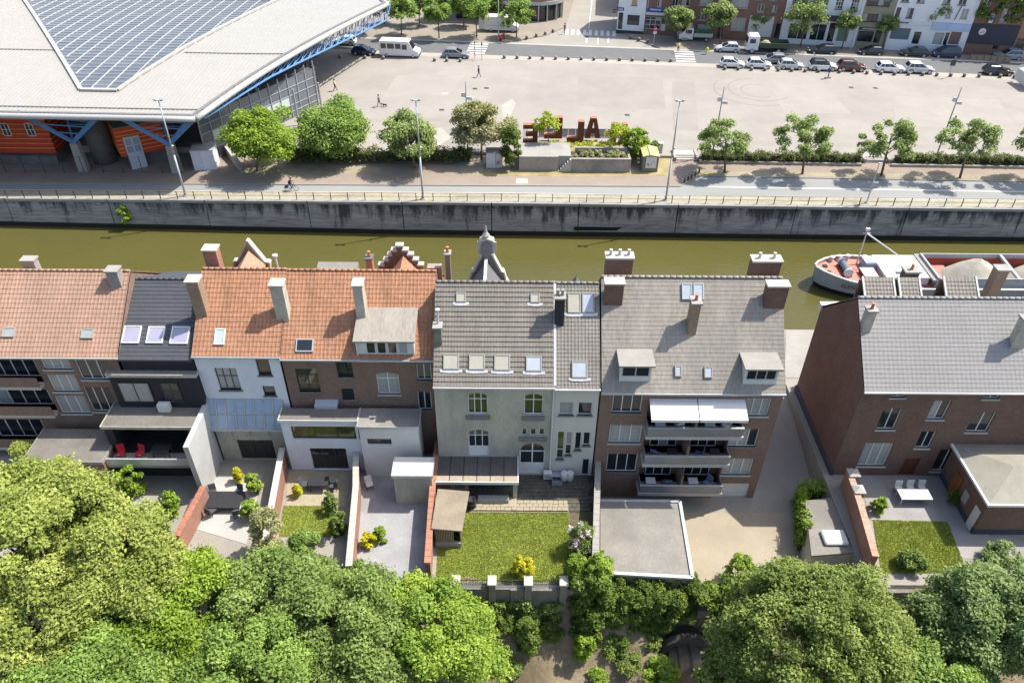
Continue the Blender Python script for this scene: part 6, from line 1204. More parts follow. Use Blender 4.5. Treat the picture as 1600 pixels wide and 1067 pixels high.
p = P(1026, 240, 0); o = empty('control_cabinet', p, 'pale grey control cabinet standing behind the yellow roofed kiosk', 'cabinet'); MB().box(0, .7, 0, .5, 0, 1.3).build('body', M('cabinet_grey', (.42, .45, .43), .6, .08, 2), o, bevel=.02); MB().box(-.04, .74, -.04, .54, 1.3, 1.36).build('lid', white_p, o); boxpart('door_seam', metal_g, o, .34, .36, -.01, 0, .1, 1.2)
# two flights of steps from the pavement to the square
for px0, px1, py, lab in ((1054, 1089, 251, 'three pale steps beside the yellow roofed kiosk'), (1350, 1388, 254, 'three pale steps between the two long hedges')):
    a = Q(px0, py, .1); c = Q(px1, py, .1); o = empty('steps', a, lab, 'steps')
    for i in range(3): boxpart('step', palec, o, 0, c.x-a.x, i*.42, 2.2, -.1, .02+.125*(i+1)); 
    for x in (0, c.x-a.x): boxpart('cheek', wallc, o, x-.15, x+.15, -.25, 2.2, -.2, .52)
# low edging wall in front of the hedges
ew = empty('edging_wall', Q(1092, 254), 'low concrete edging wall in front of the long hedges', 'wall')
for x0, x1 in ((1092, 1170), (1170, 1260), (1260, 1346), (1392, 1470), (1470, 1550), (1550, 1640)):
    b = MB(); b.T = Matrix.Translation(-ew.location); f_ = lambda x: 254+(x-1092)*.0165; b.bar(Q(x0+.3, f_(x0), .2), Q(x1-.3, f_(x1), .2), .3, .45); b.build('edging_block', wallc, ew)
for px, py in ((1069, 286), (1075, 283), (1080, 280.5), (1086, 277), (1092, 272)):
    p = Q(px, py-1, .1); o = empty('short_post', p, 'short dark wooden post on the grass corner of the kerb', 'post', 'short posts at the kerb corner'); MB().box(-.09, .09, -.09, .09, 0, .85).build('shaft', M('post_wood', (.09, .07, .05), .9), o, bevel=.02); boxpart('band', white_p, o, -.095, .095, -.095, .095, .66, .74)
# dry grass and dirt by the trees
def gsheet(name, pts, mat, dz): b = MB(); b.add([Q(x, y, dz) for x, y in pts], [tuple(range(len(pts)))]); return structure(b.build(name, mat))
gsheet('dry_verge', [(372, 262), (470, 256), (470, 271), (380, 271)], dirt, .106); gsheet('dry_verge', [(470, 256), (600, 256), (600, 272), (470, 271)], dirt, .106); gsheet('dry_verge', [(600, 256), (755, 256), (755, 274), (600, 272)], dirt, .106); gsheet('dry_verge', [(755, 266), (860, 268), (1000, 270), (1040, 258), (1048, 262), (1038, 275), (900, 276.5), (755, 274)], drygrass, .107); gsheet('dry_verge', [(1005, 247), (1050, 246), (1045, 275), (1020, 276)], drygrass, .11)
gsheet('dry_verge', [(1062, 288), (1088, 273), (1105, 266), (1120, 272), (1092, 275)], drygrass, .109); gsheet('dry_verge', [(1092, 273.5), (1240, 275), (1240, 269), (1100, 268)], dirt, .106); gsheet('dry_verge', [(1240, 275), (1600, 281.5), (1600, 274.5), (1240, 269)], dirt, .106)
gsheet('manhole_patch', [(807, 279), (824, 279), (825, 287), (806, 287)], palec, .108)
# bollards
bolm = M('bollard_stone', (.30, .285, .26), .85, .15, 3)
b = MB().lathe((0, 0, 0), [(.20, -.05), (.24, .02), (.24, .22), (.17, .25)], 12); me0 = b.build('base', M('bollard_shaded', (.09, .085, .08), .85, .2, 3), smooth=True); b = MB().lathe((0, 0, 0), [(.19, .25), (.27, .30), (.27, .42), (.2, .52), (.06, .56)], 12); me1 = b.build('dome', bolm, smooth=True); M0, M1 = me0.data, me1.data; bpy.data.objects.remove(me0); bpy.data.objects.remove(me1)  # the stone's shaded side is painted into the darker base colour
BOL = [(493, 89.5), (531, 91), (570, 92), (599, 93), (679, 96), (698, 96.5), (719, 97)]+[(788+20.0*i, 91.6+.42*i) for i in range(14)]+[(1132+20.9*i, 109.3+.58*i) for i in range(8)]+[(1311, 114.3), (1333, 115.3), (1354, 116), (1376, 117), (1397, 117.7), (1419, 118), (1441, 118.5), (1463, 119.2), (1485, 119.8), (1506, 120.3), (1529, 121), (1562, 121.7), (1584, 122.6)]
FB = [(823, 61), (838, 57.5), (852, 54.5), (864, 50.5), (985, 60.5), (998, 64), (1012, 67)]
for px, py in BOL+FB:
    o = empty('bollard', P(px, py, 0 if py > 85 else .12), 'squat stone bollard with rounded top and shade-coloured base along the edge of the square' if py > 85 else 'squat bollard on the pavement corner of the side street', 'bollard', 'bollards along the square' if py > 85 else 'bollards at the side street'); child_mesh(M0, 'base', o, (0, 0, 0)); child_mesh(M1, 'dome', o, (0, 0, 0))
# lamp posts
galv = M('lamp_steel', (.46, .49, .50), .45, .06, 1, metal=.3)
def lamp_quay(px, py, top_px, top_py, lab):
    p = Q(px, py, .06); h = PY(top_px, top_py, p.y).z-p.z; o = empty('lamp_post', p, lab, 'street lamp', 'tall lamps on the quay'); b = MB(); b.tube((0, 0, 0), (0, 0, h*.45), .13, .1, 10); b.tube((0, 0, h*.45), (0, 0, h), .1, .06, 10); b.build('pole', galv, o, smooth=True)
    MB().lathe((0, 0, -.02), [(.3, 0), (.3, .08), (.16, .12), (.15, .45), (.12, .5)], 10).build('foot', concrete, o); b = MB(); b.box(-.45, .45, -.12, .12, h, h+.12); b.build('head', galv, o, bevel=.03)
    for x in (-.4, .4): MB().box(x-.18, x+.18, -.22, .22, h+.12, h+.22).build('floodlight', M('lamp_head', (.25, .26, .28), .5), o, bevel=.03)
    b = MB(); b.lathe((.18, -.1, h*.55), [(.02, -.12), (.11, -.06), (.11, .04), (.03, .1)], 8); b.tube((0, 0, h*.55), (.18, -.1, h*.55), .03, n=5); b.build('camera_dome', white_p, o)
lamp_quay(290, 306, 247, 158, 'tall grey lamp post in front of the red clad hall'); lamp_quay(661, 311, 652, 158, 'tall grey lamp post on the quay in front of the green tree'); lamp_quay(1040, 313, 1062, 159, 'tall grey lamp post on the quay below the yellow roofed kiosk')
p = Q(1354, 317, .06); h = PY(1367, 256, p.y).z-p.z; o = empty('solar_lamp', p, 'short lamp post with a tilted blue solar panel on the quay', 'street lamp'); MB().tube((0, 0, 0), (0, 0, h), .08, .05, 8).build('pole', galv, o); MB().box(-.12, .35, -.1, .1, h, h+.1).build('head', galv, o, bevel=.02); b = MB(); b.T = Matrix.Translation((.1, -.2, h*.5)) @ Matrix.Rotation(.6, 4, 'X'); b.box(-.3, .3, -.03, .03, -.5, .5); b.build('solar_panel', M('solar_blue', (.34, .42, .52), .3), o); MB().lathe((0, 0, -.02), [(.22, 0), (.22, .08), (.1, .12)], 8).build('foot', concrete, o)
for px, py, tx, ty, lab in ((731, 239, 727, 128, 'thin square lamp with white panels behind the pale variegated tree'), (1113, 242, 1132, 136, 'thin square lamp with white panels behind the twin-crowned young tree'), (1464, 241, 1500, 137, 'thin leaning lamp with white panels at the hedge of the square')):
    p = P(px, py); h = PY(tx, ty, p.y).z; o = empty('square_lamp', p, lab, 'street lamp', 'lamps of the square'); MB().tube((0, 0, 0), (0, 0, h), .1, .06, 8).build('pole', M('lamp_dark', (.20, .20, .195), .5), o, smooth=True)
    for k, z in enumerate((.80, .88)): MB().prism([(-.6, -.05, h*z), (.0, -.05, h*z-.1), (.0, -.05, h*z+.45), (-.55, -.05, h*z+.5)], (0, .1, 0)).build('lamp_panel', white_p, o) if k == 0 else MB().prism([(.0, -.05, h*.76), (.75, -.05, h*.76-.05), (.7, -.05, h*.76+.3), (0, -.05, h*.76+.35)], (0, .1, 0)).build('lamp_panel', white_p, o)
    MB().lathe((0, 0, 0), [(.2, 0), (.2, .06), (.12, .1)], 8).build('foot', concrete, o)
# poles and signs of the street
redp = M('sign_red', (.45, .03, .04), .5); 
def sign(name, lab, px, py, h, mk): p = P(px, py, .1 if py < 75 else 0); o = empty(name, p, lab, 'sign'); MB().tube((0, 0, 0), (0, 0, h), .05, n=8).build('pole', metal_g, o); mk(o, h); return o
def disc(o, z, r, mat, name='plate', y=-.06): b = MB(); b.T = Matrix.Translation((0, y, z)) @ Matrix.Rotation(math.pi/2, 4, 'X'); b.lathe((0, 0, -.015), [(r, 0), (r, .03)], 18); return b.build(name, mat, o)
def noentry(o, h): disc(o, h-.3, .36, redp); boxpart('white_bar', white_p, o, -.24, .24, -.1, -.077, h-.36, h-.24); boxpart('lower_plate', white_p, o, -.3, .3, -.09, -.05, h-1.15, h-.72)
sign('no_entry_sign', 'red and white no entry sign in front of the blue shop sign', 1021, 70, 2.9, noentry); sign('no_entry_sign', 'no entry sign on the corner of the side street', 958, 42, 3.0, noentry)
sign('crossing_pole', 'red and white pole beside the first zebra crossing', 742, 93, 3.2, lambda o, h: [boxpart('red_sleeve', redp, o, -.07, .07, -.07, .07, .6+k*.9, 1.05+k*.9) for k in range(3)]); sign('crossing_pole', 'dark slim pole at the zebra crossing', 753, 94, 2.8, lambda o, h: boxpart('cap', frame_d, o, -.1, .1, -.1, .1, h-.5, h))
sign('parking_meter', 'slim pole with a dark square panel at the edge of the square', 1481, 122, 2.4, lambda o, h: boxpart('panel', frame_d, o, -.4, .4, -.08, -.03, h-.5, h+.4))
sign('direction_board', 'red road sign at the edge of the square', 1600, 121, 2.0, lambda o, h: (disc(o, h-.3, .5, redp), boxpart('white_bar', white_p, o, -.34, .34, -.1, -.077, h-.37, h-.23)))
q = [P(1590, 133), P(1640, 150)]; o = empty('white_tent', q[0], 'white market tent at the edge of the square', 'tent'); b = MB(); b.add([(0, -2.5, 2.1), (3.4, -3.2, 2.1), (3.4, 1, 2.1), (0, 1.5, 2.1), (1.7, -1, 3.3), (0, -2.5, .4), (0, 1.5, .4)], [(0,1,4),(1,2,4),(2,3,4),(3,0,4),(0,3,6,5)]); b.build('canopy', white_p, o)
for x, y in ((0.02, -2.45), (3.35, -3.1), (3.35, .95), (.02, 1.45)): MB().tube((x, y, 0), (x, y, 2.1), .03, n=6).build('leg', metal_g, o)
o = empty('street_lamp', P(779, 62, .1), 'tall thin street lamp beside the white delivery van', 'street lamp'); MB().tube((0, 0, 0), (0, 0, 9), .1, .06, 8).build('pole', galv, o); MB().box(-.2, 1.0, -.15, .15, 9, 9.12).build('head', galv, o, bevel=.03); MB().lathe((0, 0, 0), [(.18, 0), (.18, .4), (.1, .45)], 8).build('foot', galv, o)
o = empty('street_lamp', P(1572, 84, .1), 'tall pale street lamp at the dark bar front', 'street lamp'); MB().tube((0, 0, 0), (0, 0, 9), .12, .07, 8).build('pole', galv, o); MB().box(-.2, 1.0, -.15, .15, 9, 9.12).build('head', galv, o, bevel=.03); MB().lathe((0, 0, 0), [(.18, 0), (.18, .4), (.1, .45)], 8).build('foot', galv, o)
o = empty('street_lamp', P(1328, 77, .1), 'pale street lamp in front of the olive shopfront', 'street lamp'); MB().tube((0, 0, 0), (0, 0, 8), .11, .07, 8).build('pole', galv, o); MB().box(-.2, 1.0, -.15, .15, 8, 8.12).build('head', galv, o, bevel=.03); MB().lathe((0, 0, 0), [(.18, 0), (.18, .4), (.1, .45)], 8).build('foot', galv, o)
# ================================================================ VEHICLES
tyre = M('tyre', (.012, .012, .012), .9); rim = M('rim', (.42, .42, .43), .4, .05, 2, metal=.5); cglass = M('car_glass', (.015, .018, .022), .05, .1, 1, spec=.8); lampw = M('headlamp', (.7, .7, .68), .2); lampr = M('taillamp', (.35, .015, .015), .3); plate = M('number_plate', (.65, .62, .55), .6); blackp = M('black_plastic', (.02, .02, .022), .7)
def paint(n, c): return M('paint_'+n, c, .3, .03, 1, spec=.5, coat=.6)
def wheel(o, x, y, r, wd=.2):
    sg = 1 if y > 0 else -1; b = MB(); b.T = Matrix.Translation((x, y, r)) @ Matrix.Rotation(math.pi/2, 4, 'X'); b.lathe((0, 0, -wd/2), [(r*.8, 0), (r, .03), (r, wd-.03), (r*.8, wd)], 16); w_ = b.build('wheel', tyre, o, smooth=False)
    b = MB(); b.T = Matrix.Translation((x, y+sg*(wd/2-.01), r)) @ Matrix.Rotation(math.pi/2, 4, 'X'); b.lathe((0, 0, -.02), [(r*.66, 0), (r*.66, .04), (r*.2, .05)], 14); b.build('rim', rim, w_); return w_
def ring(x, hw, z0, z1, c=.1):
    k = min(c, (z1-z0)*.4); return [(x, -hw+k, z0), (x, hw-k, z0), (x, hw, z0+k), (x, hw, z1-k), (x, hw-k*.8, z1), (x, -hw+k*.8, z1), (x, -hw, z1-k), (x, -hw, z0+k)]
STY = dict(hatch=(4.0, 1.74, 1.48, -.475, -.36, .26, .0), suv=(4.45, 1.86, 1.66, -.48, -.385, .26, .02), wagon=(4.55, 1.82, 1.50, -.48, -.37, .23, -.01), mpv=(4.4, 1.85, 1.80, -.485, -.43, .34, .1))
def car(label, px, py, style, pm, facing=1, group='cars', roof=None, zoff=0, lane_rot=0):
    L, W_, Hc, rb, rt, fb, ft = STY[style]; hw = W_/2; ground = P(px, py, 0); rz = SA+(0 if facing > 0 else math.pi)+lane_rot; ctr = ground+NN*hw
    o = empty('parked_car', ctr, label, 'car', group, rz); zb = .20; bz = Hc*.60; b = MB()
    st = [(-.5, .8, .42, bz*.80), (-.485, .92, .28, bz*.98), (-.40, .98, zb, bz*1.02), (-.15, 1, zb, bz*1.0), (.15, 1, zb, bz*.99), (.26, .99, zb, bz*.97), (.40, .95, zb+.02, bz*.86), (.475, .88, .28, bz*.72), (.5, .74, .40, bz*.60)]
    b.loft([ring(x*L, hw*w_, a, c) for x, w_, a, c in st]); b.build('body', pm, o, smooth=False, bevel=.03)
    z0 = bz*.94; rg = lambda xa, xb, w0, z: [(xa*L, -hw*w0, z), (xb*L, -hw*w0, z), (xb*L, hw*w0, z), (xa*L, hw*w0, z)]
    b = MB(); b.loft([rg(rb, fb, .95, z0), rg(rt, ft, .76, Hc-.07), rg(rt+.05, ft-.06, .62, Hc)]); cab = b.build('cabin', roof or pm, o, bevel=.02)
    def pt(u, v, side): xa = rb+(rt-rb)*v; xb = fb+(ft-fb)*v; w0 = .95+(.76-.95)*v; z = z0+(Hc-.07-z0)*v; return Vector(((xa+(xb-xa)*u)*L, side*(hw*w0+.012), z))
    for sd in (-1, 1):
        for u0, u1, t0, t1 in ((.07, .30, .10, .30), (.33, .60, .33, .59), (.63, .92, .62, .90)):
            q = MB(); q.add([pt(u0, .18, sd), pt(u1, .18, sd), pt(t1, .88, sd), pt(t0, .88, sd)], [(0,1,2,3)]); q.build('side_window', cglass, cab)
        boxpart('mirror', pm, o, fb*L-.35, fb*L-.17, sd*(hw+.09)-.08, sd*(hw+.09)+.08, z0+.05, z0+.2)
        for x in (-.31, .32): wheel(o, x*L, sd*(hw-.08), .33 if style != 'suv' else .37); 
        boxpart('headlight', lampw, o, .445*L, .485*L, sd*hw*.66-.16, sd*hw*.66+.16, bz*.60, bz*.74); boxpart('taillight', lampr, o, -.497*L, -.47*L, sd*hw*.76-.1, sd*hw*.76+.1, bz*.72, bz*.92)
    f = lambda v, s_, front: Vector((((fb+(ft-fb)*v) if front else (rb+(rt-rb)*v))*L+(.014 if front else -.014), s_*hw*(.95+(.76-.95)*v)*.88, z0+(Hc-.07-z0)*v))
    q = MB(); q.add([f(.1, -1, True), f(.1, 1, True), f(.93, .95, True), f(.93, -.95, True)], [(0,1,2,3)]); q.build('windscreen', cglass, cab); q = MB(); q.add([f(.2, -1, False), f(.2, 1, False), f(.9, .95, False), f(.9, -.95, False)], [(0,1,2,3)]); q.build('rear_window', cglass, cab)
    boxpart('number_plate', plate, o, .495*L, .505*L, -.26, .26, .42, .53); boxpart('number_plate', plate, o, -.508*L, -.498*L, -.26, .26, .5, .61); boxpart('sill', blackp, o, -.22*L, .22*L, -hw*1.005, hw*1.005, .19, .3)
    return o
white_c = paint('white', (.72, .72, .72)); silver = paint('silver', (.46, .47, .48)); grey_c = paint('grey', (.20, .21, .23)); dark_c = paint('dark', (.02, .021, .025)); navy = paint('navy', (.02, .03, .075)); maroon = paint('maroon', (.10, .035, .03)); bluegrey = paint('bluegrey', (.22, .26, .32))
G1, G2 = 'cars parked along the square', 'cars parked along the shops'
car('dark blue hatchback parked behind the white minibus', 567, 88, 'hatch', navy, 1, G1); car('dark grey people carrier next to the zebra crossing poles', 712, 92.5, 'wagon', grey_c, 1, G1)
car('white hatchback first in the row after the second zebra crossing', 1144, 107.5, 'hatch', white_c, 1, G1); car('white hatchback parked next to the passing dark car', 1186, 108.5, 'hatch', white_c, 1, G1); car('silver hatchback parked between a white hatchback and a two-tone car', 1236, 110, 'hatch', silver, 1, G1); car('white compact suv with black roof behind the scooter rider', 1286, 112, 'suv', white_c, 1, G1, roof=dark_c); car('maroon brown suv parked along the square', 1331, 113, 'suv', maroon, 1, G1); car('white estate car parked in front of the silver suv', 1392, 115, 'wagon', white_c, 1, G1); car('silver grey suv parked along the square', 1437, 116.5, 'suv', silver, 1, G1); car('black estate car alone near the white tent', 1561, 119.5, 'wagon', dark_c, 1, G1)
o = car('dark grey car driving past the parked white hatchbacks', 1207, 101, 'wagon', grey_c, -1, 'moving cars')
car('silver hatchback parked behind the white lorry', 1137, 83, 'hatch', silver, -1, G2); car('black estate car parked in front of the white shop with dark windows', 1285, 86.5, 'wagon', dark_c, -1, G2); car('black hatchback parked in front of the olive shopfront', 1361, 88.5, 'hatch', dark_c, -1, G2); car('black estate car parked in front of the white corner shop', 1429, 90.5, 'wagon', dark_c, -1, G2); car('navy blue people carrier parked in front of the pale blue shop', 1479, 92.5, 'mpv', navy, -1, G2); car('blue-grey suv parked in front of the dark bar', 1577, 95.5, 'suv', bluegrey, -1, G2); car('white car under the blue girder of the hall', 537, 72, 'hatch', white_c, -1, G2)
def boxvan(label, px, py, facing, name, cat, build): hw = 1.0; g = P(px, py, 0 if py > 66 else .12); o = empty(name, g+NN*hw, label, cat, None, SA+(0 if facing > 0 else math.pi)); build(o, hw); return o
def van_body(o, hw, L, Hc, pm, wins, nose=1.0):
    b = MB(); x0, x1 = -L/2, L/2; prof = [(x0, .35), (x0, Hc-.12), (x0+.12, Hc), (x1-nose-.75, Hc), (x1-nose-.55, Hc-.06), (x1-nose+.1, 1.35), (x1-.15, 1.1), (x1, .85), (x1, .35)]
    b.loft([[(x, y, z) for x, z in prof] for y in (-hw, -hw*.98, hw*.98, hw)]); bd = b.build('body', pm, o, bevel=.04)
    for sd in (-1, 1):
        for a, c, d, e in wins: boxpart('side_window', cglass, bd, a, c, sd*(hw+.0)-.012, sd*(hw+.0)+.012, d, e)
        for x in (x0+1.15, x1-.95): wheel(o, x, sd*(hw-.1), .36)
        boxpart('headlight', lampw, o, x1-.1, x1+.02, sd*hw*.72-.15, sd*hw*.72+.15, .8, 1.0); boxpart('taillight', lampr, o, x0-.02, x0+.02, sd*hw*.88-.08, sd*hw*.88+.08, .8, 1.3)
    q = MB(); q.add([(x1-nose-.53, -hw*.86, Hc-.16), (x1-nose-.53, hw*.86, Hc-.16), (x1-nose+.09, hw*.92, 1.40), (x1-nose+.09, -hw*.92, 1.40)], [(0,1,2,3)]); [setattr(v, 'co', v.co+Vector((.03, 0, .03))) for v in q.build('windscreen', cglass, bd).data.vertices]
    boxpart('bumper', blackp, o, x1-.1, x1+.05, -hw*.96, hw*.96, .3, .55); return bd
boxvan('white minibus with dark windows standing along the square', 624, 91, 1, 'minibus', 'minibus', lambda o, hw: van_body(o, hw, 6.5, 2.65, paint('white', 0), [(-2.95, -2.1, 1.45, 2.25), (-1.9, -.75, 1.45, 2.25), (-.55, .35, 1.45, 2.25), (.55, 1.35, 1.35, 2.15)]))
def deliv(o, hw):
    bd = van_body(o, hw, 6.0, 2.6, paint('white', 0), [(.95, 1.65, 1.4, 2.15)]); boxpart('rear_door', white_p, o, -3.95, -3.05, -hw-.05, -hw+.02, .5, 2.45); boxpart('rub_strip', metal_g, o, -2.6, .6, -hw-.02, -hw, 1.1, 1.18)
boxvan('white delivery van with its rear door open under the trees', 783, 51, 1, 'delivery_van', 'van', deliv)
def tipper(o, hw):
    van_body(o, hw, 2.6, 2.2, paint('white', 0), [(-1.0, .1, 1.3, 1.95)], nose=.8); bed = boxpart('loading_bed', metal_g, o, -4.6, -1.4, -hw, hw, .75, 1.0)
    for a in ((-4.6, -1.4, -hw, -hw+.06), (-4.6, -1.4, hw-.06, hw), (-4.6, -4.54, -hw+.06, hw-.06)): boxpart('side_board', metal_g, o, a[0], a[1], a[2], a[3], 1.0, 1.4)
    for x in (-4.0, -2.9, -2.0): MB().lathe((x, 0, 1.0), [(.5, 0), (.55, .35), (.3, .75), (.05, .85)], 9).build('load', M('tarp_green', (.03, .16, .06), .8), o)
    for sd in (-1, 1): wheel(o, -3.6, sd*(hw-.1), .36)
t_ = boxvan('white tipper van loaded with green sacks parked by the shops', 1070, 65, -1, 'tipper_van', 'van', tipper); t_.location += U*2.0*0
def lorry(o, hw):
    pm = paint('white', 0); b = MB(); b.loft([ring(x, hw*1.15, .55, z, .08) for x, z in ((1.5, 2.75), (1.6, 2.85), (3.0, 2.85), (3.3, 2.6), (3.45, 1.6), (3.5, .9))]); cab = b.build('cab', pm, o, bevel=.03); boxpart('windscreen', cglass, cab, 3.36, 3.44, -hw, hw, 1.65, 2.45, (0, -.12, 0))
    for sd in (-1, 1): boxpart('side_window', cglass, cab, 2.1, 3.0, sd*hw*1.15-.015, sd*hw*1.15+.015, 1.7, 2.4)
    boxpart('chassis', blackp, o, -3.4, 3.2, -.5, .5, .55, .9); gm = M('tipper_green', (.055, .085, .05), .7, .15, 1)
    for a in ((-3.5, 1.3, -hw*1.15, -hw*1.15+.08), (-3.5, 1.3, hw*1.15-.08, hw*1.15), (-3.5, -3.42, -hw*1.15+.08, hw*1.15-.08), (1.22, 1.3, -hw*1.15+.08, hw*1.15-.08)): boxpart('tipper_side', gm, o, a[0], a[1], a[2], a[3], 1.1, 1.85)
    boxpart('tipper_floor', gm, o, -3.42, 1.22, -hw*1.06, hw*1.06, 1.0, 1.1); MB().lathe((0.2, 0, 1.1), [(.95, 0), (.8, .45), (.4, .8), (.1, .85)], 10).build('sand_load', sandst, o)
    for sd in (-1, 1):
        for x in (2.4, -1.9): wheel(o, x, sd*(hw*1.0), .5, .3)
boxvan('white lorry with green tipper body parked by the shops', 1197, 85, -1, 'tipper_lorry', 'lorry', lorry)
# ================================================================ PEOPLE, BICYCLES
skin = M('skin', (.42, .24, .16), .6, .05, 3)
def person(label, loc, rz, pose, cols, scale=1.0, hair=(.03, .02, .015), name='person', group=None):
    """one continuous skinned figure; pose = joint dict (metres, figure faces +x)"""
    J = dict(hip=(0, 0, .95), ch=(0.02, 0, 1.28), nk=(.02, 0, 1.50), hd=(.04, 0, 1.66), tp=(.03, 0, 1.76), sL=(0, .19, 1.42), sR=(0, -.19, 1.42), eL=(-.12, .24, 1.15), eR=(.12, -.24, 1.15), hL=(-.02, .25, .92), hR=(.28, -.24, .98), tL=(0, .09, .9), tR=(0, -.09, .9), kL=(.16, .1, .5), kR=(-.05, -.1, .5), aL=(.26, .1, .09), aR=(-.32, -.1, .13), fL=(.42, .11, .05), fR=(-.2, -.11, .04)); J.update(pose)
    R = dict(hip=.15, ch=.17, nk=.065, hd=.105, tp=.085, sL=.075, sR=.075, eL=.05, eR=.05, hL=.04, hR=.04, tL=.095, tR=.095, kL=.065, kR=.065, aL=.045, aR=.045, fL=.04, fR=.04)
    ks = list(J); ed = [('hip', 'ch'), ('ch', 'nk'), ('nk', 'hd'), ('hd', 'tp'), ('ch', 'sL'), ('ch', 'sR'), ('sL', 'eL'), ('eL', 'hL'), ('sR', 'eR'), ('eR', 'hR'), ('hip', 'tL'), ('hip', 'tR'), ('tL', 'kL'), ('kL', 'aL'), ('aL', 'fL'), ('tR', 'kR'), ('kR', 'aR'), ('aR', 'fR')]
    me = bpy.data.meshes.new('tmp'); me.from_pydata([J[k] for k in ks], [(ks.index(a), ks.index(b)) for a, b in ed], []); ob = bpy.data.objects.new('tmp', me); COL.objects.link(ob); md = ob.modifiers.new('s', 'SKIN'); sv = me.skin_vertices[0].data
    for i, k in enumerate(ks): sv[i].radius = (R[k], R[k]*(1.15 if k in ('ch', 'hip') else 1)); sv[i].use_root = (k == 'hip')
    ob.modifiers.new('u', 'SUBSURF').levels = 1
    dg = bpy.context.evaluated_depsgraph_get(); m2 = bpy.data.meshes.new_from_object(ob.evaluated_get(dg)); bpy.data.objects.remove(ob)
    top, bot, shoe = cols; m2.materials.clear()
    for m in (top, bot, skin, shoe): m2.materials.append(m)
    hipz, hv = J['hip'][2], Vector(J['hd'])
    for p in m2.polygons:
        c = p.center; mi = 0
        dl = min((c-Vector(J[k])).length for k in ('kL', 'kR', 'aL', 'aR', 'tL', 'tR')); du = min((c-Vector(J[k])).length for k in ('ch', 'sL', 'sR', 'eL', 'eR'))
        if dl < du and c.z < hipz+.08: mi = 1
        if (c-hv).length < .17 or c.z > J['nk'][2]: mi = 2
        if min((c-Vector(J[k])).length for k in ('hL', 'hR')) < .1: mi = 2
        if min((c-Vector(J[k])).length for k in ('fL', 'fR')) < .12: mi = 3
        p.material_index = mi; p.use_smooth = True
    r = empty(name, loc, label, 'person', group, rz); r.scale = (scale,)*3; o = bpy.data.objects.new('body', m2); COL.objects.link(o); o.parent = r
    b = MB(); b.lathe((hv.x-.02, hv.y, hv.z+.02), [(.115, -.04), (.125, .04), (.1, .1), (.03, .135)], 10); b.build('hair', M('hair%.3f' % hair[0], hair, .8), r, smooth=True)
    return r
cl = lambda n, c: M('cloth_'+n, c, .85, .1, 4)
wht, blk, nvy, tan, gry, hiv, jean, pur = cl('white', (.62, .6, .56)), cl('black', (.02, .02, .022)), cl('navy', (.03, .04, .09)), cl('tan', (.3, .24, .17)), cl('grey', (.16, .16, .17)), cl('hivis', (.55, .68, .05)), cl('jean', (.06, .08, .14)), cl('purple', (.12, .07, .28))
R_ = math.radians
person('person in white shirt and dark trousers striding across the square', P(524, 142.5), R_(20), {}, (wht, blk, blk)); person('person in a dark vest walking with a small dark dog', P(593, 167), R_(170), {}, (gry, jean, blk)); person('person in dark clothes walking past the square near the crossing', P(748, 121), R_(-10), {}, (nvy, jean, blk))
person('person in dark jacket walking on the square beside the leaning lamp', P(1487, 201), R_(200), {}, (nvy, blk, blk)); person('person in purple top waiting at the side street crossing', P(882, 53, .1), R_(-60), dict(kL=(.04, .1, .5), aL=(.02, .1, .09), fL=(.16, .1, .05), kR=(.02, -.1, .5), aR=(0, -.1, .09), fR=(.14, -.1, .05)), (pur, jean, blk))
person('worker in yellow vest and dark trousers standing on the kerb', P(1059, 82, .1), R_(-70), dict(kL=(.04, .12, .5), aL=(.02, .14, .09), fL=(.16, .15, .05), kR=(.02, -.12, .5), aR=(0, -.14, .09), fR=(.14, -.15, .05)), (hiv, blk, blk)); person('worker in bright hi-vis jacket crouching beside the zebra crossing', P(1105, 84, .1), R_(180), dict(hip=(-.15, 0, .55), ch=(.1, 0, .85), nk=(.22, 0, 1.02), hd=(.30, 0, 1.15), tp=(.31, 0, 1.24), sL=(.14, .19, .97), sR=(.14, -.19, .97), eL=(.3, .22, .72), eR=(.3, -.22, .72), hL=(.5, .15, .55), hR=(.5, -.15, .55), tL=(-.12, .1, .52), tR=(-.12, -.1, .52), kL=(.28, .14, .5), kR=(.25, -.14, .42), aL=(.02, .13, .1), aR=(-.1, -.13, .12), fL=(.18, .14, .05), fR=(.06, -.14, .05)), (hiv, hiv, blk))
# dog
d = P(601, 167.5); o = empty('small_dog', d, 'small dark dog trotting behind the person in the dark vest', 'dog', rz=R_(175)); b = MB(); el = lambda x, r, z, n=8: [(x, math.cos(2*math.pi*k/n)*r*.8, z+math.sin(2*math.pi*k/n)*r) for k in range(n)]
b.loft([el(-.30, .05, .36), el(-.24, .10, .34), el(-.05, .11, .33), el(.12, .13, .34), el(.22, .11, .37), el(.30, .08, .44), el(.34, .08, .50), el(.42, .065, .50), el(.50, .035, .47)])
for x, y, kx in ((.16, .07, .0), (.16, -.07, .05), (-.22, .07, .04), (-.22, -.07, -.02)): b.tube((x, y, .32), (x+kx-.03, y, .16), .045, .03, 6); b.tube((x+kx-.03, y, .16), (x+kx, y, 0), .03, .02, 6)
b.tube((-.30, 0, .38), (-.42, 0, .50), .025, .012, 5); b.build('body', M('dog_fur', (.03, .025, .02), .9), o, smooth=True)
for s_ in (-1, 1): MB().tube((.36, s_*.05, .56), (.34, s_*.07, .62), .03, .008, 5).build('ear', M('dog_fur', 0), o)
def torus(b, c, R, r, n=18):
    for i in range(n): a0, a1 = 2*math.pi*i/n, 2*math.pi*(i+1)/n; b.tube((c[0]+R*math.cos(a0), c[1], c[2]+R*math.sin(a0)), (c[0]+R*math.cos(a1), c[1], c[2]+R*math.sin(a1)), r, n=5, cap=False)
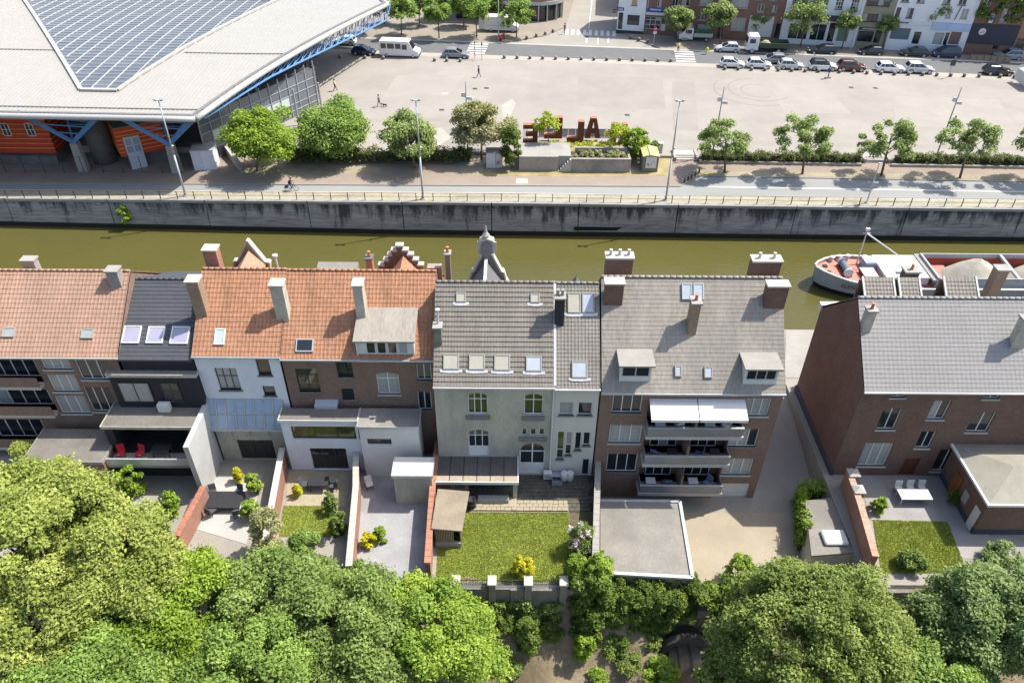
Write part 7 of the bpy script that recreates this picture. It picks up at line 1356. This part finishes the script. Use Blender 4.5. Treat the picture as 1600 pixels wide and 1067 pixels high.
# cyclist
p = Q(456, 298.5); bk = empty('bicycle', p, 'dark bicycle with panniers ridden along the quay road', 'bicycle')
for x in (-.53, .53): b = MB(); torus(b, (x, 0, .34), .32, .022); w_ = b.build('wheel', tyre, bk); b = MB(); [b.tube((x, 0, .34), (x+.31*math.cos(k*.785), 0, .34+.31*math.sin(k*.785)), .004, n=3) for k in range(8)]; b.build('spokes', rim, w_)
b = MB(); fp = [(-.53, 0, .34), (-.05, 0, .30), (-.18, 0, .78), (.38, 0, .82), (.53, 0, .34)]; [b.tube(a, c, .018, n=6) for a, c in ((fp[0], fp[1]), (fp[1], fp[2]), (fp[0], fp[2]), (fp[2], fp[3]), (fp[1], fp[3]), (fp[3], fp[4]), (fp[3], (.36, 0, 1.0)))]; b.build('frame', M('bike_blue', (.03, .04, .12), .4), bk)
MB().box(-.32, -.06, -.07, .07, .88, .94).build('saddle', blk, bk, bevel=.02); MB().tube((.36, -.28, 1.02), (.36, .28, 1.02), .016, n=6).build('handlebar', blackp, bk)
for y in (-.14, .14): boxpart('pannier', cl('pannier', (.06, .07, .12)), bk, -.72, -.38, y-.06, y+.06, .42, .75)
person('cyclist in dark jacket and jeans riding along the quay road', p+Vector((0, 0, .0)), 0, dict(hip=(-.18, 0, .98), ch=(-.02, 0, 1.28), nk=(.06, 0, 1.46), hd=(.10, 0, 1.62), tp=(.09, 0, 1.71), sL=(0, .18, 1.38), sR=(0, -.18, 1.38), eL=(.14, .24, 1.16), eR=(.14, -.24, 1.16), hL=(.35, .24, 1.06), hR=(.35, -.24, 1.06), tL=(-.15, .09, .94), tR=(-.15, -.09, .94), kL=(.22, .11, .72), kR=(.12, -.11, .55), aL=(.04, .11, .36), aR=(-.1, -.11, .2), fL=(.18, .11, .30), fR=(.04, -.11, .14)), (blk, jean, blk))
# scooter rider
p = P(1293, 123); sc = empty('kick_scooter', p, 'dark kick scooter ridden along the edge of the square', 'scooter', rz=R_(185))
for x in (-.42, .45): b = MB(); b.T = Matrix.Translation((x, 0, .1)) @ Matrix.Rotation(math.pi/2, 4, 'X'); b.lathe((0, 0, -.025), [(.1, 0), (.1, .05)], 12); b.build('wheel', tyre, sc)
MB().box(-.42, .35, -.08, .08, .1, .14).build('deck', blackp, sc); b = MB(); b.tube((.45, 0, .12), (.36, 0, 1.05), .022, n=6); b.tube((.36, -.25, 1.07), (.36, .25, 1.07), .018, n=6); b.build('steering_column', M('scooter_red', (.3, .05, .04), .5), sc)
person('person in blue standing on the kick scooter', p+Vector((0, 0, .14)), R_(185), dict(kL=(.06, .1, .5), aL=(.06, .08, .09), fL=(.2, .09, .05), kR=(-.08, -.1, .5), aR=(-.2, -.08, .09), fR=(-.06, -.09, .05), eL=(.16, .24, 1.18), hL=(.34, .22, 1.0), eR=(.16, -.24, 1.18), hR=(.34, -.22, 1.0)), (cl('blue', (.04, .07, .2)), nvy, blk))
# parked red moped under the trees
p = P(785, 63, .12); mo = empty('moped', p, 'red moped parked under the trees beside the delivery van', 'moped', rz=R_(60)); rp_ = paint('red', (.45, .03, .03))
for x in (-.62, .62): b = MB(); b.T = Matrix.Translation((x, 0, .25)) @ Matrix.Rotation(math.pi/2, 4, 'X'); b.lathe((0, 0, -.06), [(.2, 0), (.25, .03), (.25, .09), (.2, .12)], 14); b.build('wheel', tyre, mo)
b = MB(); b.loft([[(x, y*w_, z+h_*s_) for y, s_ in ((-1, 0), (1, 0), (1, 1), (-1, 1))] for x, w_, z, h_ in ((-.85, .1, .45, .2), (-.6, .2, .42, .38), (-.1, .2, .38, .36), (.05, .18, .25, .12), (.3, .18, .25, .12), (.42, .2, .28, .75), (.55, .16, .4, .6))]); b.build('body', rp_, mo, bevel=.03); MB().box(-.75, -.05, -.15, .15, .78, .9).build('seat', blk, mo, bevel=.03); b = MB(); b.tube((.5, 0, .9), (.42, 0, 1.1), .03, n=6); b.tube((.42, -.32, 1.12), (.42, .32, 1.12), .02, n=6); b.build('handlebar', blackp, mo); boxpart('top_box', rp_, mo, -1.1, -.72, -.22, .22, .7, 1.1)
# ================================================================ THE BARGE
hullm = M('hull_grey', (.34, .37, .38), .5, .1, .6, stain=.2); tarm = M('hull_black', (.012, .013, .016), .6); deckr = M('deck_red', (.50, .20, .15), .8, .12, 1, stain=.3, stain_col=(.4, .15, .1)); coam = M('coaming_grey', (.32, .345, .36), .55, .08, .5, stain=.2); holdr = M('hold_red', (.22, .05, .035), .8, .2, 1)
zd = -3.0; bow = P(1274, 422, zd+.5); yfar = P(1400, 393, zd+.8).y; ynear = P(1500, 446, zd+.6).y; yc = (yfar+ynear)/2; hb = (yfar-ynear)/2; X0b = bow.x
bg_ = empty('barge', (X0b, yc, ZW), 'long grey cargo barge with red foredeck carrying pale gravel', 'boat'); BL = 52.0
ws = [(0, .05), (.6, .30), (1.6, .55), (3.0, .78), (5.0, .94), (7.5, 1), (BL, 1)]
z_ = lambda z: z-ZW
zt = lambda x: z_(zd)+.85*max(0, 1-x/7.5)
b = MB(); rings = []
for x, w_ in ws: rings.append([(x, -hb*w_, zt(x)), (x+.15*(1-w_), -hb*w_*.98, z_(ZW)+.55), (x+.5*(1-w_), -hb*w_*.9, -.6), (x+.5*(1-w_), hb*w_*.9, -.6), (x+.15*(1-w_), hb*w_*.98, z_(ZW)+.55), (x, hb*w_, zt(x))])
vs = [p for r in rings for p in r]; fs = []; ms = []
for k in range(len(rings)-1):
    for i in range(5): fs.append((k*6+i, k*6+i+1, (k+1)*6+i+1, (k+1)*6+i)); ms.append(0 if i in (0, 4) else 1)
fs.append((0, 1, 2, 3, 4, 5)); ms.append(0); e = (len(rings)-1)*6; fs.append(tuple(range(e, e+6))); ms.append(0)
b.add(vs, fs); b.m = ms; b.build('hull', [hullm, tarm], bg_)
def outline(x): return float(np.interp(x, [a for a, _ in ws], [c for _, c in ws]))
dx = [.1, .6, 1.6, 3.0, 5.0, 7.5, 8.2, 15]; b = MB(); b.add([(x, -hb*outline(x)*.97, zt(x)-.28) for x in dx]+[(x, hb*outline(x)*.97, zt(x)-.28) for x in dx], [(i, i+1, len(dx)+i+1, len(dx)+i) for i in range(len(dx)-1)]); b.build('foredeck', deckr, bg_)
for sg in (-1, 1):
    b = MB(); pts = [Vector((x, sg*hb*outline(x), zt(x)+.06)) for x in [0, .6, 1.6, 3, 5, 7.5, 10, 20, 35, BL]]
    for a, c in zip(pts, pts[1:]): b.bar(a, c, .18, .16)
    b.build('bulwark_rail', white_p, bg_)
hx0 = 12.3
boxpart('side_deck', coam, bg_, hx0, BL, -hb+.02, -hb+.75, z_(zd)-.3, z_(zd)-.05); boxpart('side_deck', coam, bg_, hx0, BL, hb-.75, hb-.02, z_(zd)-.3, z_(zd)-.05)
for sg in (-1, 1):
    y = sg*(hb-.8); b = MB(); b.prism([(hx0, y-.06, z_(zd)-.5), (hx0, y+.06, z_(zd)-.5), (hx0, y+sg*.1+.06, z_(zd)+1.0), (hx0, y+sg*.1-.06, z_(zd)+1.0)], (BL-hx0-.5, 0, 0)); b.build('coaming', coam, bg_)
    b = MB(); b.box(hx0, BL-.5, y-sg*.08-.03, y-sg*.08+.03, -.2, z_(zd)+.55); b.build('hold_side', holdr, bg_)
boxpart('hold_floor', holdr, bg_, hx0, BL-1, -hb+.9, hb-.9, -.3, -.15); boxpart('hold_bulkhead', coam, bg_, hx0-.2, hx0, -hb+.7, hb-.7, -.1, z_(zd)+1.05)
gravel = M('gravel', (.50, .47, .385), .95, .14, 1.2, bump=.8, fine=10, stain=.3, stain_col=(.40, .375, .3))
for cx, top in ((17.2, 3.0), (24.8, 2.8), (32.5, 3.0), (40, 2.8)):
    b = MB(); n, m_ = 28, 12; vs = []
    for j in range(m_+1):
        for i in range(n): t = 2*math.pi*i/n; r = j/m_; vs.append((cx+4.3*r*math.cos(t), (hb-.95)*min(1, 1.35*r)*math.sin(t) if abs(math.sin(t)) < 2 else 0, -.1+z_(zd)*.35+top*(1-r**1.25)+random.uniform(-.05, .05)))
    b.add(vs, [(j*n+i, j*n+(i+1) % n, (j+1)*n+(i+1) % n, (j+1)*n+i) for j in range(m_) for i in range(n)]); b.build('gravel_heap', gravel, bg_, smooth=True)
for x in (20.8, 28.5, 36): boxpart('cross_beam', coam, bg_, x-.15, x+.15, -hb+.6, hb-.6, z_(zd)+.7, z_(zd)+.95, (0, 0, -.06))
# white hatch roof, deckhouse, winch, mast
b = MB(); b.box(6.9, 11.5, -hb*.62, hb*.80, z_(zd)-.2, z_(zd)+.75); dkh = b.build('deckhouse', M('deckhouse_white', (.52, .53, .54), .5, .05, 1), bg_, bevel=.04); boxpart('deckhouse_seam', coam, dkh, 6.95, 11.45, .1, .16, z_(zd)+.75, z_(zd)+.77); boxpart('hatch', frame_d, dkh, 8.2, 8.8, -1.3, -.9, z_(zd)+.75, z_(zd)+.8); boxpart('hatch', frame_d, dkh, 9.8, 10.2, -1.9, -1.6, z_(zd)+.75, z_(zd)+.8)
for i in range(6): boxpart('ladder_slat', palec, bg_, 11.62+i*.1, 11.68+i*.1, -hb*.8, hb*.85, z_(zd)+.6, z_(zd)+.8)
b = MB(); b.tube((3.2, -1.0, z_(zd)+.75), (3.2, .9, z_(zd)+.75), .34, n=14); win = b.build('winch_drum', M('winch_steel', (.12, .15, .18), .5, .2, 2), bg_); b = MB(); b.tube((3.2, -1.2, z_(zd)+.75), (3.2, -1.02, z_(zd)+.75), .5, n=14); b.build('winch_flange', M('winch_pale', (.45, .52, .58), .4), win); b = MB(); b.tube((3.2, .92, z_(zd)+.75), (3.2, 1.1, z_(zd)+.75), .5, n=14); b.build('winch_flange', M('winch_pale', (.45, .52, .58), .4), win); boxpart('winch_base', holdr, bg_, 2.7, 3.7, -1.1, 1.1, z_(zd)+.1, z_(zd)+.4)
boxpart('locker', M('locker_brown', (.20, .06, .035), .7), bg_, 4.9, 6.3, -1.5, .2, z_(zd)-.2, z_(zd)+.5); boxpart('locker_lid', palec, bg_, 4.85, 6.35, -1.55, .25, z_(zd)+.5, z_(zd)+.56); boxpart('tarpaulin', M('tarp_grey', (.30, .36, .44), .7), bg_, 5.6, 6.8, .5, 2.0, z_(zd)-.1, z_(zd)+.9)
b = MB(); b.tube((5.2, hb*.55, z_(zd)), (5.2, hb*.55, z_(zd)+4.2), .09, .06, 8); b.tube((5.2, hb*.55, z_(zd)+3.9), (9.6, hb*.1, z_(zd)+1.4), .09, .06, 8); b.tube((4.8, hb*.55, z_(zd)+3.9), (5.6, hb*.55, z_(zd)+3.9), .05, n=6); b.box(5.0, 5.4, hb*.55-.15, hb*.55+.15, z_(zd)+4.2, z_(zd)+4.5); b.build('mast', white_p, bg_)
for x in (2.4, 3.4, 4.4, 6.4, 7.4): y = hb*outline(x)-.35; MB().lathe((x, y, zt(x)-.2), [(.14, 0), (.14, .45), (.26, .47), (.26, .56), (.08, .6)], 10).build('mooring_bollard', white_p, bg_)
for y in (-.6, .6): MB().lathe((1.3, y, zt(1.3)-.27), [(.3, 0), (.3, .1), (.15, .1)], 12).build('hawse_pipe', tarm, bg_)
boxpart('side_door_deck', palec, bg_, 6.3, 8.2, -hb*.98, -hb*.66, z_(zd)-.25, z_(zd)-.12)
cu = bpy.data.curves.new('t', 'FONT'); cu.body = 'ELENA'; cu.size = .62; cu.extrude = .01; ot = bpy.data.objects.new('t', cu); COL.objects.link(ot); dg = bpy.context.evaluated_depsgraph_get(); mt = bpy.data.meshes.new_from_object(ot.evaluated_get(dg)); bpy.data.objects.remove(ot); mt.materials.clear(); mt.materials.append(tarm)
a, c = Vector((1.6, -hb*outline(1.6), 0)), Vector((5.0, -hb*outline(5.0), 0)); an = math.atan2(c.y-a.y, c.x-a.x); o = child_mesh(mt, 'name_lettering', bg_, a.lerp(c, .22)+Vector((math.sin(an), -math.cos(an), 0))*.42+Vector((0, 0, zt(3)-.75)), (math.pi/2, 0, an)); o['label'] = 'dark lettering reading ELENA on the bow'
# ================================================================ THE FAR STREET
FA, FB_ = P(1010, 54.5, .1), P(1590, 91, .1); fd = (FB_-FA); fd.z = 0; fd.normalize(); fang = math.atan2(fd.y, fd.x); fn = Vector((fd.y, -fd.x, 0))
def FP(px, py):                              # photograph pixel on the upright plane of the shop fronts -> (distance along, height)
    d = ray(px, py); k = (FA.x*fn.x+FA.y*fn.y)/(d[0]*fn.x+d[1]*fn.y); p = Vector((d[0]*k, d[1]*k, H+d[2]*k)); return (p-FA).dot(fd), p.z
def fop(px0, py0, px1, py1, s0, **k): a = FP(px0, (py0+py1)/2)[0]-s0; c = FP(px1, (py0+py1)/2)[0]-s0; m = (px0+px1)/2; return dict(x0=a, x1=c, z0=FP(m, py1)[1]-.1, z1=FP(m, py0)[1]-.1, **k)
tilegrey = M('far_roof', (.16, .13, .12), .9, .2, .5)
def shop(label, s0, s1, h, wall, opens, extra=None, name='shop_building', base=None):
    r = empty(name, FA+fd*s0, label, 'building', None, fang); W_ = s1-s0; ops = []
    for (rect, kw) in opens: o = fop(*rect, s0); o['x0'] = max(.12, o['x0']); o['x1'] = min(W_-.12, o['x1']); o['z0'] = max(.02, o['z0']); ops.append((o, kw)) if o['x1']-o['x0'] > .2 else None
    top = [(.5+i*2.4, 1.7+i*2.4) for i in range(int((W_-.8)//2.4)+1) if 1.7+i*2.4 < W_-.3]
    for a, c in top: ops.append((dict(x0=a, x1=c, z0=h-2.3, z1=h-.6), W2))
    facade(r, 0, W_, 0, h, wall, [o for o, _ in ops])
    for o, kw in ops: window(r, o, **kw)
    b = MB(); b.prism([(0, .02, 0), (0, 9, 0), (0, 9, h), (0, .02, h)], (.2, 0, 0)); b.prism([(W_-.2, .02, 0), (W_-.2, 9, 0), (W_-.2, 9, h), (W_-.2, .02, h)], (.2, 0, 0)); b.quad((.2, 9, 0), (W_-.2, 9, 0), (W_-.2, 9, h), (.2, 9, h)); b.build('side_wall', wall, r)
    b = MB(); b.prism([(0, -.25, h), (0, 4.5, h+2.6), (0, 9.2, h)], (W_, 0, 0)); b.build('roof', tilegrey, r); MB().box(0, W_, -.3, -.02, h-.25, h).build('cornice', palec, r)
    if extra: extra(r, s0, W_)
    return r
fw = dict(frame=frame_w, glass=glass_d, cols=2, sill=palec); fwc = dict(frame=frame_w, glass=glass_c, cols=2, sill=palec); sh1 = dict(frame=frame_d, glass=glass_d, cols=1); sh3 = dict(frame=frame_w, glass=glass_d, cols=3, rows=(.35, .75)); dk3 = dict(frame=frame_d, glass=glass_d, cols=3); gar = dict(frame=white_p, glass=white_p, cols=1, rows=(.25, .5, .75), name='garage_door')
fbrick = brickmat('far_brick', (.20, .10, .075), (.165, .08, .06), (.2, .16, .14)); wht_r = M('far_white', (.66, .67, .69), .9, .06, .6, stain=.15); olive = M('far_olive', (.26, .25, .17), .9, .1, .8); darkf = M('shopfront_dark', (.035, .04, .045), .6, .2, 1); sB_ = lambda px, py: FP(px, py)[0]
def marks(r, x0, x1, z0, z1, n, mat, y=-.09):          # lettering too small to read: a row of short strokes
    for i in range(n): w_ = (x1-x0)/n; boxpart('sign_stroke', mat, r, x0+w_*i+w_*.1, x0+w_*(i+1)-w_*.15, y-.02, y, z0, z1-random.uniform(0, .3)*(z1-z0))
def signboard(r, rect, s0, mat, tm, n):
    o = fop(*rect, s0); g = MB().box(o['x0'], o['x1'], -.08, -.005, o['z0'], o['z1']).build('sign_board', mat, r); hz_ = o['z1']-o['z0']; marks(g, o['x0']+(o['x1']-o['x0'])*.15, o['x1']-(o['x1']-o['x0'])*.15, o['z0']+hz_*.3, o['z0']+hz_*.75, n, tm)
S_ = [sB_(963, 48), sB_(1005, 53), sB_(1043, 56), sB_(1084, 59), sB_(1163, 64), sB_(1216, 67), sB_(1334, 72), sB_(1381, 76), sB_(1443, 79), sB_(1503, 83), sB_(1577, 88), sB_(1640, 92)]
def ex1(r, s0, W_): signboard(r, (964, 12, 975, 17, ), s0, M('sign_navy', (.03, .05, .14), .6), white_p, 3); boxpart('plinth', darkf, r, -.02, W_, -.05, -.001, 0, .5)
shop('white corner shop with a large display window at the side street', S_[0], S_[1], 9.5, wht_r, [((980, 24, 999, 40), sh1), ((965, 20, 973, 46), dict(frame=frame_d, glass=glass_d, cols=1, name='door')), ((987, -6, 996, 9), dict(frame=frame_w, glass=M('shutter_tan', (.42, .3, .16), .7), cols=1, sill=stone))], ex1)
def ex2(r, s0, W_): signboard(r, (1012, 12.5, 1037, 18.5), s0, M('sign_blue', (.04, .08, .36), .6), white_p, 9); o = fop(1005, 20, 1043, 24, s0); boxpart('lintel', white_p, r, .05, W_-.05, -.12, -.001, o['z0'], o['z1'])
shop('brown brick shop with a blue sign board over white framed glazing', S_[1], S_[2], 9, fbrick, [((1006, 27, 1032, 46), sh3), ((1033, 28, 1040, 49), dict(frame=white_p, glass=glass_d, cols=1, panel=.5, rows=(.5,), name='door')), ((1007, -8, 1014, 11), fw), ((1028, -8, 1034, 11), fw)], ex2)
shop('plain brown brick house half hidden behind a street tree', S_[2], S_[3], 9.5, fbrick, [((1050, 20, 1062, 40), fw), ((1068, 20, 1078, 40), fw), ((1048, -6, 1060, 10), fw), ((1066, -6, 1078, 10), fw)])
shop('brown brick flats with wide grey framed windows above a garage', S_[3], S_[4], 10, fbrick, [((1091, -6, 1114, 9), dict(frame=metal_g, glass=glass_c, cols=3, sill=palec)), ((1143, -6, 1170, 13), dict(frame=metal_g, glass=glass_c, cols=2, sill=palec)), ((1088, 18, 1106, 32), dict(frame=frame_w, glass=glass_d, cols=3, sill=palec)), ((1143, 28, 1165, 48), dict(frame=metal_g, glass=glass_c, cols=2, sill=palec)), ((1089, 39, 1111, 58), dict(frame=metal_g, glass=metal_g, cols=1, rows=(.3, .6), name='garage_door')), ((1121, 34, 1130, 60), dict(frame=frame_d, glass=glass_d, cols=1, name='door'))])
shop('brick house with a wide white garage door', S_[4], S_[5], 9, fbrick, [((1184, 7, 1194, 19), fw), ((1206, 9, 1214, 19), fw), ((1168, 25, 1208, 58), gar), ((1211, 37, 1222, 60), dict(frame=frame_d, glass=glass_d, cols=1, name='door'))])
def ex6(r, s0, W_): o = fop(1216, 23, 1330, 32, s0); boxpart('fascia', M('fascia_dark', (.06, .075, .085), .7), r, .05, W_-.05, -.14, -.001, o['z0'], o['z1'])
shop('white painted building with gridded windows over a dark shop fascia', S_[5], S_[6], 10, wht_r, [((1238, -2, 1247, 12), dict(frame=frame_w, glass=glass_d, cols=3, rows=(.33, .66), sill=stone)), ((1283, 0, 1294, 14), dict(frame=frame_w, glass=glass_d, cols=3, rows=(.33, .66), sill=stone)), ((1306, -2, 1318, 15), dict(frame=frame_w, glass=glass_d, cols=3, rows=(.33, .66), sill=stone)), ((1330, 0, 1342, 16), dict(frame=frame_w, glass=glass_d, cols=3, rows=(.33, .66), sill=stone)), ((1232, 38, 1262, 62), dict(frame=frame_w, glass=glass_d, cols=2)), ((1266, 38, 1290, 64), dict(frame=frame_w, glass=glass_d, cols=2)), ((1294, 36, 1304, 66), dict(frame=frame_d, glass=glass_d, cols=1, name='door')), ((1308, 40, 1326, 66), dict(frame=frame_w, glass=M('shop_green', (.14, .2, .15), .3), cols=1))], ex6)
def ex7(r, s0, W_): signboard(r, (1342, 43.5, 1378, 47.5), s0, darkf, white_p, 11)
shop('olive rendered building with a dark ground floor shop and white lettering', S_[6], S_[7], 10, olive, [((1352, -4, 1392, 10), dict(frame=frame_d, glass=glass_d, cols=4, sill=stone)), ((1347, 22, 1380, 35), dict(frame=frame_d, glass=glass_d, cols=4, sill=stone)), ((1340, 49, 1364, 66), dk3), ((1366, 49, 1376, 68), dict(frame=frame_d, glass=glass_d, cols=1, name='door'))], ex7)
def ex8(r, s0, W_): o = fop(1386, 33, 1445, 40, s0); boxpart('fascia', M('fascia_pale', (.56, .57, .60), .7), r, .05, W_-.05, -.1, -.001, o['z0'], o['z1']); q = fop(1402, 34, 1420, 36.5, s0); marks(r, q['x0'], q['x1'], q['z0'], q['z1'], 9, frame_d, -.11)
shop('white corner shop building with dark awning-grey window and plain fascia', S_[7], S_[8], 10, wht_r, [((1399, 12, 1407, 27), dict(frame=stone, glass=glass_d, cols=2, sill=stone)), ((1417, 13, 1427, 29), dict(frame=stone, glass=glass_d, cols=2, sill=stone)), ((1391, 44, 1422, 63), dict(frame=frame_w, glass=M('shop_slate', (.10, .14, .17), .3), cols=1)), ((1426, 50, 1438, 70), dict(frame=frame_w, glass=glass_d, cols=1, name='door'))], ex8)
def ex9(r, s0, W_): o = fop(1445, 36, 1508, 48, s0); boxpart('fascia', M('fascia_blue', (.36, .46, .60), .7), r, .05, W_-.05, -.12, -.001, o['z0'], o['z1']); b = MB(); q = fop(1495, 9, 1499, 32, s0); b.tube((q['x0'], -.08, q['z0']), (q['x1'], -.08, q['z1']), .06, n=6); b.build('downpipe', M('pipe_navy', (.05, .07, .16), .6), r)
shop('white building with a pale blue shop front and two large shop windows', S_[8], S_[9], 10, wht_r, [((1479, 14, 1487, 29), fwc), ((1502, 14, 1513, 30), fwc), ((1458, 51, 1474, 71), dict(frame=frame_w, glass=glass_d, cols=1)), ((1475, 51, 1482, 72), dict(frame=frame_w, glass=glass_d, cols=1, name='door')), ((1483, 50, 1501, 71), dict(frame=frame_w, glass=M('shop_warm', (.16, .10, .09), .3), cols=1))], ex9)
def ex10(r, s0, W_):
    o = fop(1506, 38, 1575, 80, s0); boxpart('fascia', M('bar_navy', (.035, .04, .055), .7), r, .05, W_-.05, -.12, -.001, 1.9, o['z1']); c = fop(1530, 45, 1539, 54, s0); b = MB(); b.T = Matrix.Translation(((c['x0']+c['x1'])/2, -.14, (c['z0']+c['z1'])/2)) @ Matrix.Rotation(math.pi/2, 4, 'X'); b.lathe((0, 0, 0), [(.55, 0), (.55, .03)], 18); g = b.build('round_sign', white_p, r)
    cx, cz = (c['x0']+c['x1'])/2, (c['z0']+c['z1'])/2; boxpart('sign_mark', darkf, r, cx-.25, cx-.08, -.2, -.175, cz-.25, cz-.1); boxpart('sign_mark', darkf, r, cx+.1, cx+.3, -.2, -.175, cz-.12, cz+.02)
    q = fop(1545, 21, 1551, 35, s0); bn = boxpart('banner', M('banner_white', (.62, .63, .68), .7), r, q['x0'], q['x1'], -.5, -.46, q['z0'], q['z1']); hz_ = q['z1']-q['z0']
    for k in range(3): boxpart('banner_mark', M('sign_blue', 0), r, q['x0']+.05, q['x1']-.05, -.52, -.505, q['z0']+hz_*(.38+.2*k), q['z0']+hz_*(.52+.2*k))
    cl_ = [(np.array([rng.random()*W_, -.25, o['z1']+.5+rng.random()*5.0]), .45) for _ in range(60)]; leaves('climbing_ivy', cl_, 3000, .3, 'O', r, (0, 0, 0), kind='stuff')
shop('ivy covered brick bar with a dark navy front and round white sign', S_[9], S_[10], 10, fbrick, [((1517, 56, 1552, 66), dict(frame=frame_d, glass=glass_d, cols=4)), ((1553, 58, 1562, 78), dict(frame=frame_d, glass=glass_d, cols=1, name='door')), ((1517, 14, 1525, 34), fw), ((1565, 14, 1577, 36), fw)], ex10)
shop('red brick house past the ivy covered bar', S_[10], S_[11], 10, brick_r, [((1582, 60, 1600, 84), dk3), ((1590, 14, 1602, 40), fw)])
# low planters of the bar terrace
for i in range(6):
    a = FA+fd*(S_[9]+.6+i*1.05)+fn*2.4; o = empty('terrace_planter', a, 'wooden planter box fencing the bar terrace', 'planter', 'planters of the bar terrace', fang); MB().box(0, .98, -.25, .25, 0, .85).build('box', M('planter_wood', (.26, .2, .14), .85, .2, 2), o, bevel=.02); MB().box(.05, .93, -.2, .2, .85, .88).build('soil', darkearth, o)
# rounded brick building on the left corner
c0 = P(880, 36, .1); cbr = empty('corner_building', c0, 'rounded brick corner building with a white band of windows and a dark shop entrance', 'building', None, SA); n = 14; Rr_ = 5.0; arcp = [(-Rr_+Rr_*math.sin(math.pi/2*i/n)-.0, Rr_-Rr_*math.cos(math.pi/2*i/n)) for i in range(n+1)]; pl_ = [(-20, 0)]+arcp+[(0, 16), (-20, 16)]
def slab(name, z0, z1, off, mat, parent=cbr): b = MB(); pp = [(-20, -off)]+[(-Rr_+(Rr_+off)*math.sin(math.pi/2*i/n), Rr_-(Rr_+off)*math.cos(math.pi/2*i/n)) for i in range(n+1)]+[(off, 16), (-20, 16)]; b.prism([(x, y, z0) for x, y in pp], (0, 0, z1-z0)); return b.build(name, mat, parent)
slab('shop_glazing', 0, 2.9, -.35, glass_d); slab('fascia', 2.9, 3.5, .25, metal_g); slab('brick_storey', 3.5, 5.2, 0, brickmat('corner_brick', (.36, .15, .09), (.30, .12, .075), (.32, .26, .2))); slab('window_band', 5.2, 6.6, -.12, glass_d); slab('upper_storey', 6.6, 8.2, 0, MATS['corner_brick']); slab('window_band', 8.2, 9.5, -.12, glass_d); slab('roof', 9.5, 10.0, .15, roofing_l)
for zb_ in (5.2, 8.2):
    for i in range(26):
        if i < 14: x, y = -19.5+i*1.05, -.06
        else: t = (i-14)/11*math.pi/2; x, y = -Rr_+(Rr_+.06)*math.sin(t), Rr_-(Rr_+.06)*math.cos(t)
        boxpart('white_mullion', white_p, cbr, x-.07, x+.07, y-.07, y+.07, zb_, zb_+1.4)
for x, y in ((-4.6, .1), (-3, .35), (-1.4, 1.5), (-.4, 3.2), (-8, .0), (-12, .0)): boxpart('shop_post', palec, cbr, x-.12, x+.12, y-.12, y+.12, 0, 2.9)
# buildings further up the side street, so that the street is closed on both sides
for k, (s_, t_, w_, lab, mat) in enumerate(((-2.2, 36, 14, 'plain brick house further up the side street, beyond the rounded building', fbrick), (7.2, 28, 14, 'white rendered house further up the side street behind the corner shop', wht_r))):
    o = empty('side_street_house', S(s_, t_, .1), lab, 'building', None, SA+math.pi/2*(1 if k else 1)); facade(o, 0, w_, 0, 9, mat, [], y=0); MB().box(0, w_, .02 if k == 0 else -9, 9 if k == 0 else -.02, 0, 8.9).build('body', mat, o); b = MB(); ys_ = (0, 9) if k == 0 else (-9, 0); b.prism([(0, ys_[0], 9), (0, sum(ys_)/2, 11.5), (0, ys_[1], 9)], (w_, 0, 0)); b.build('roof', tilegrey, o)
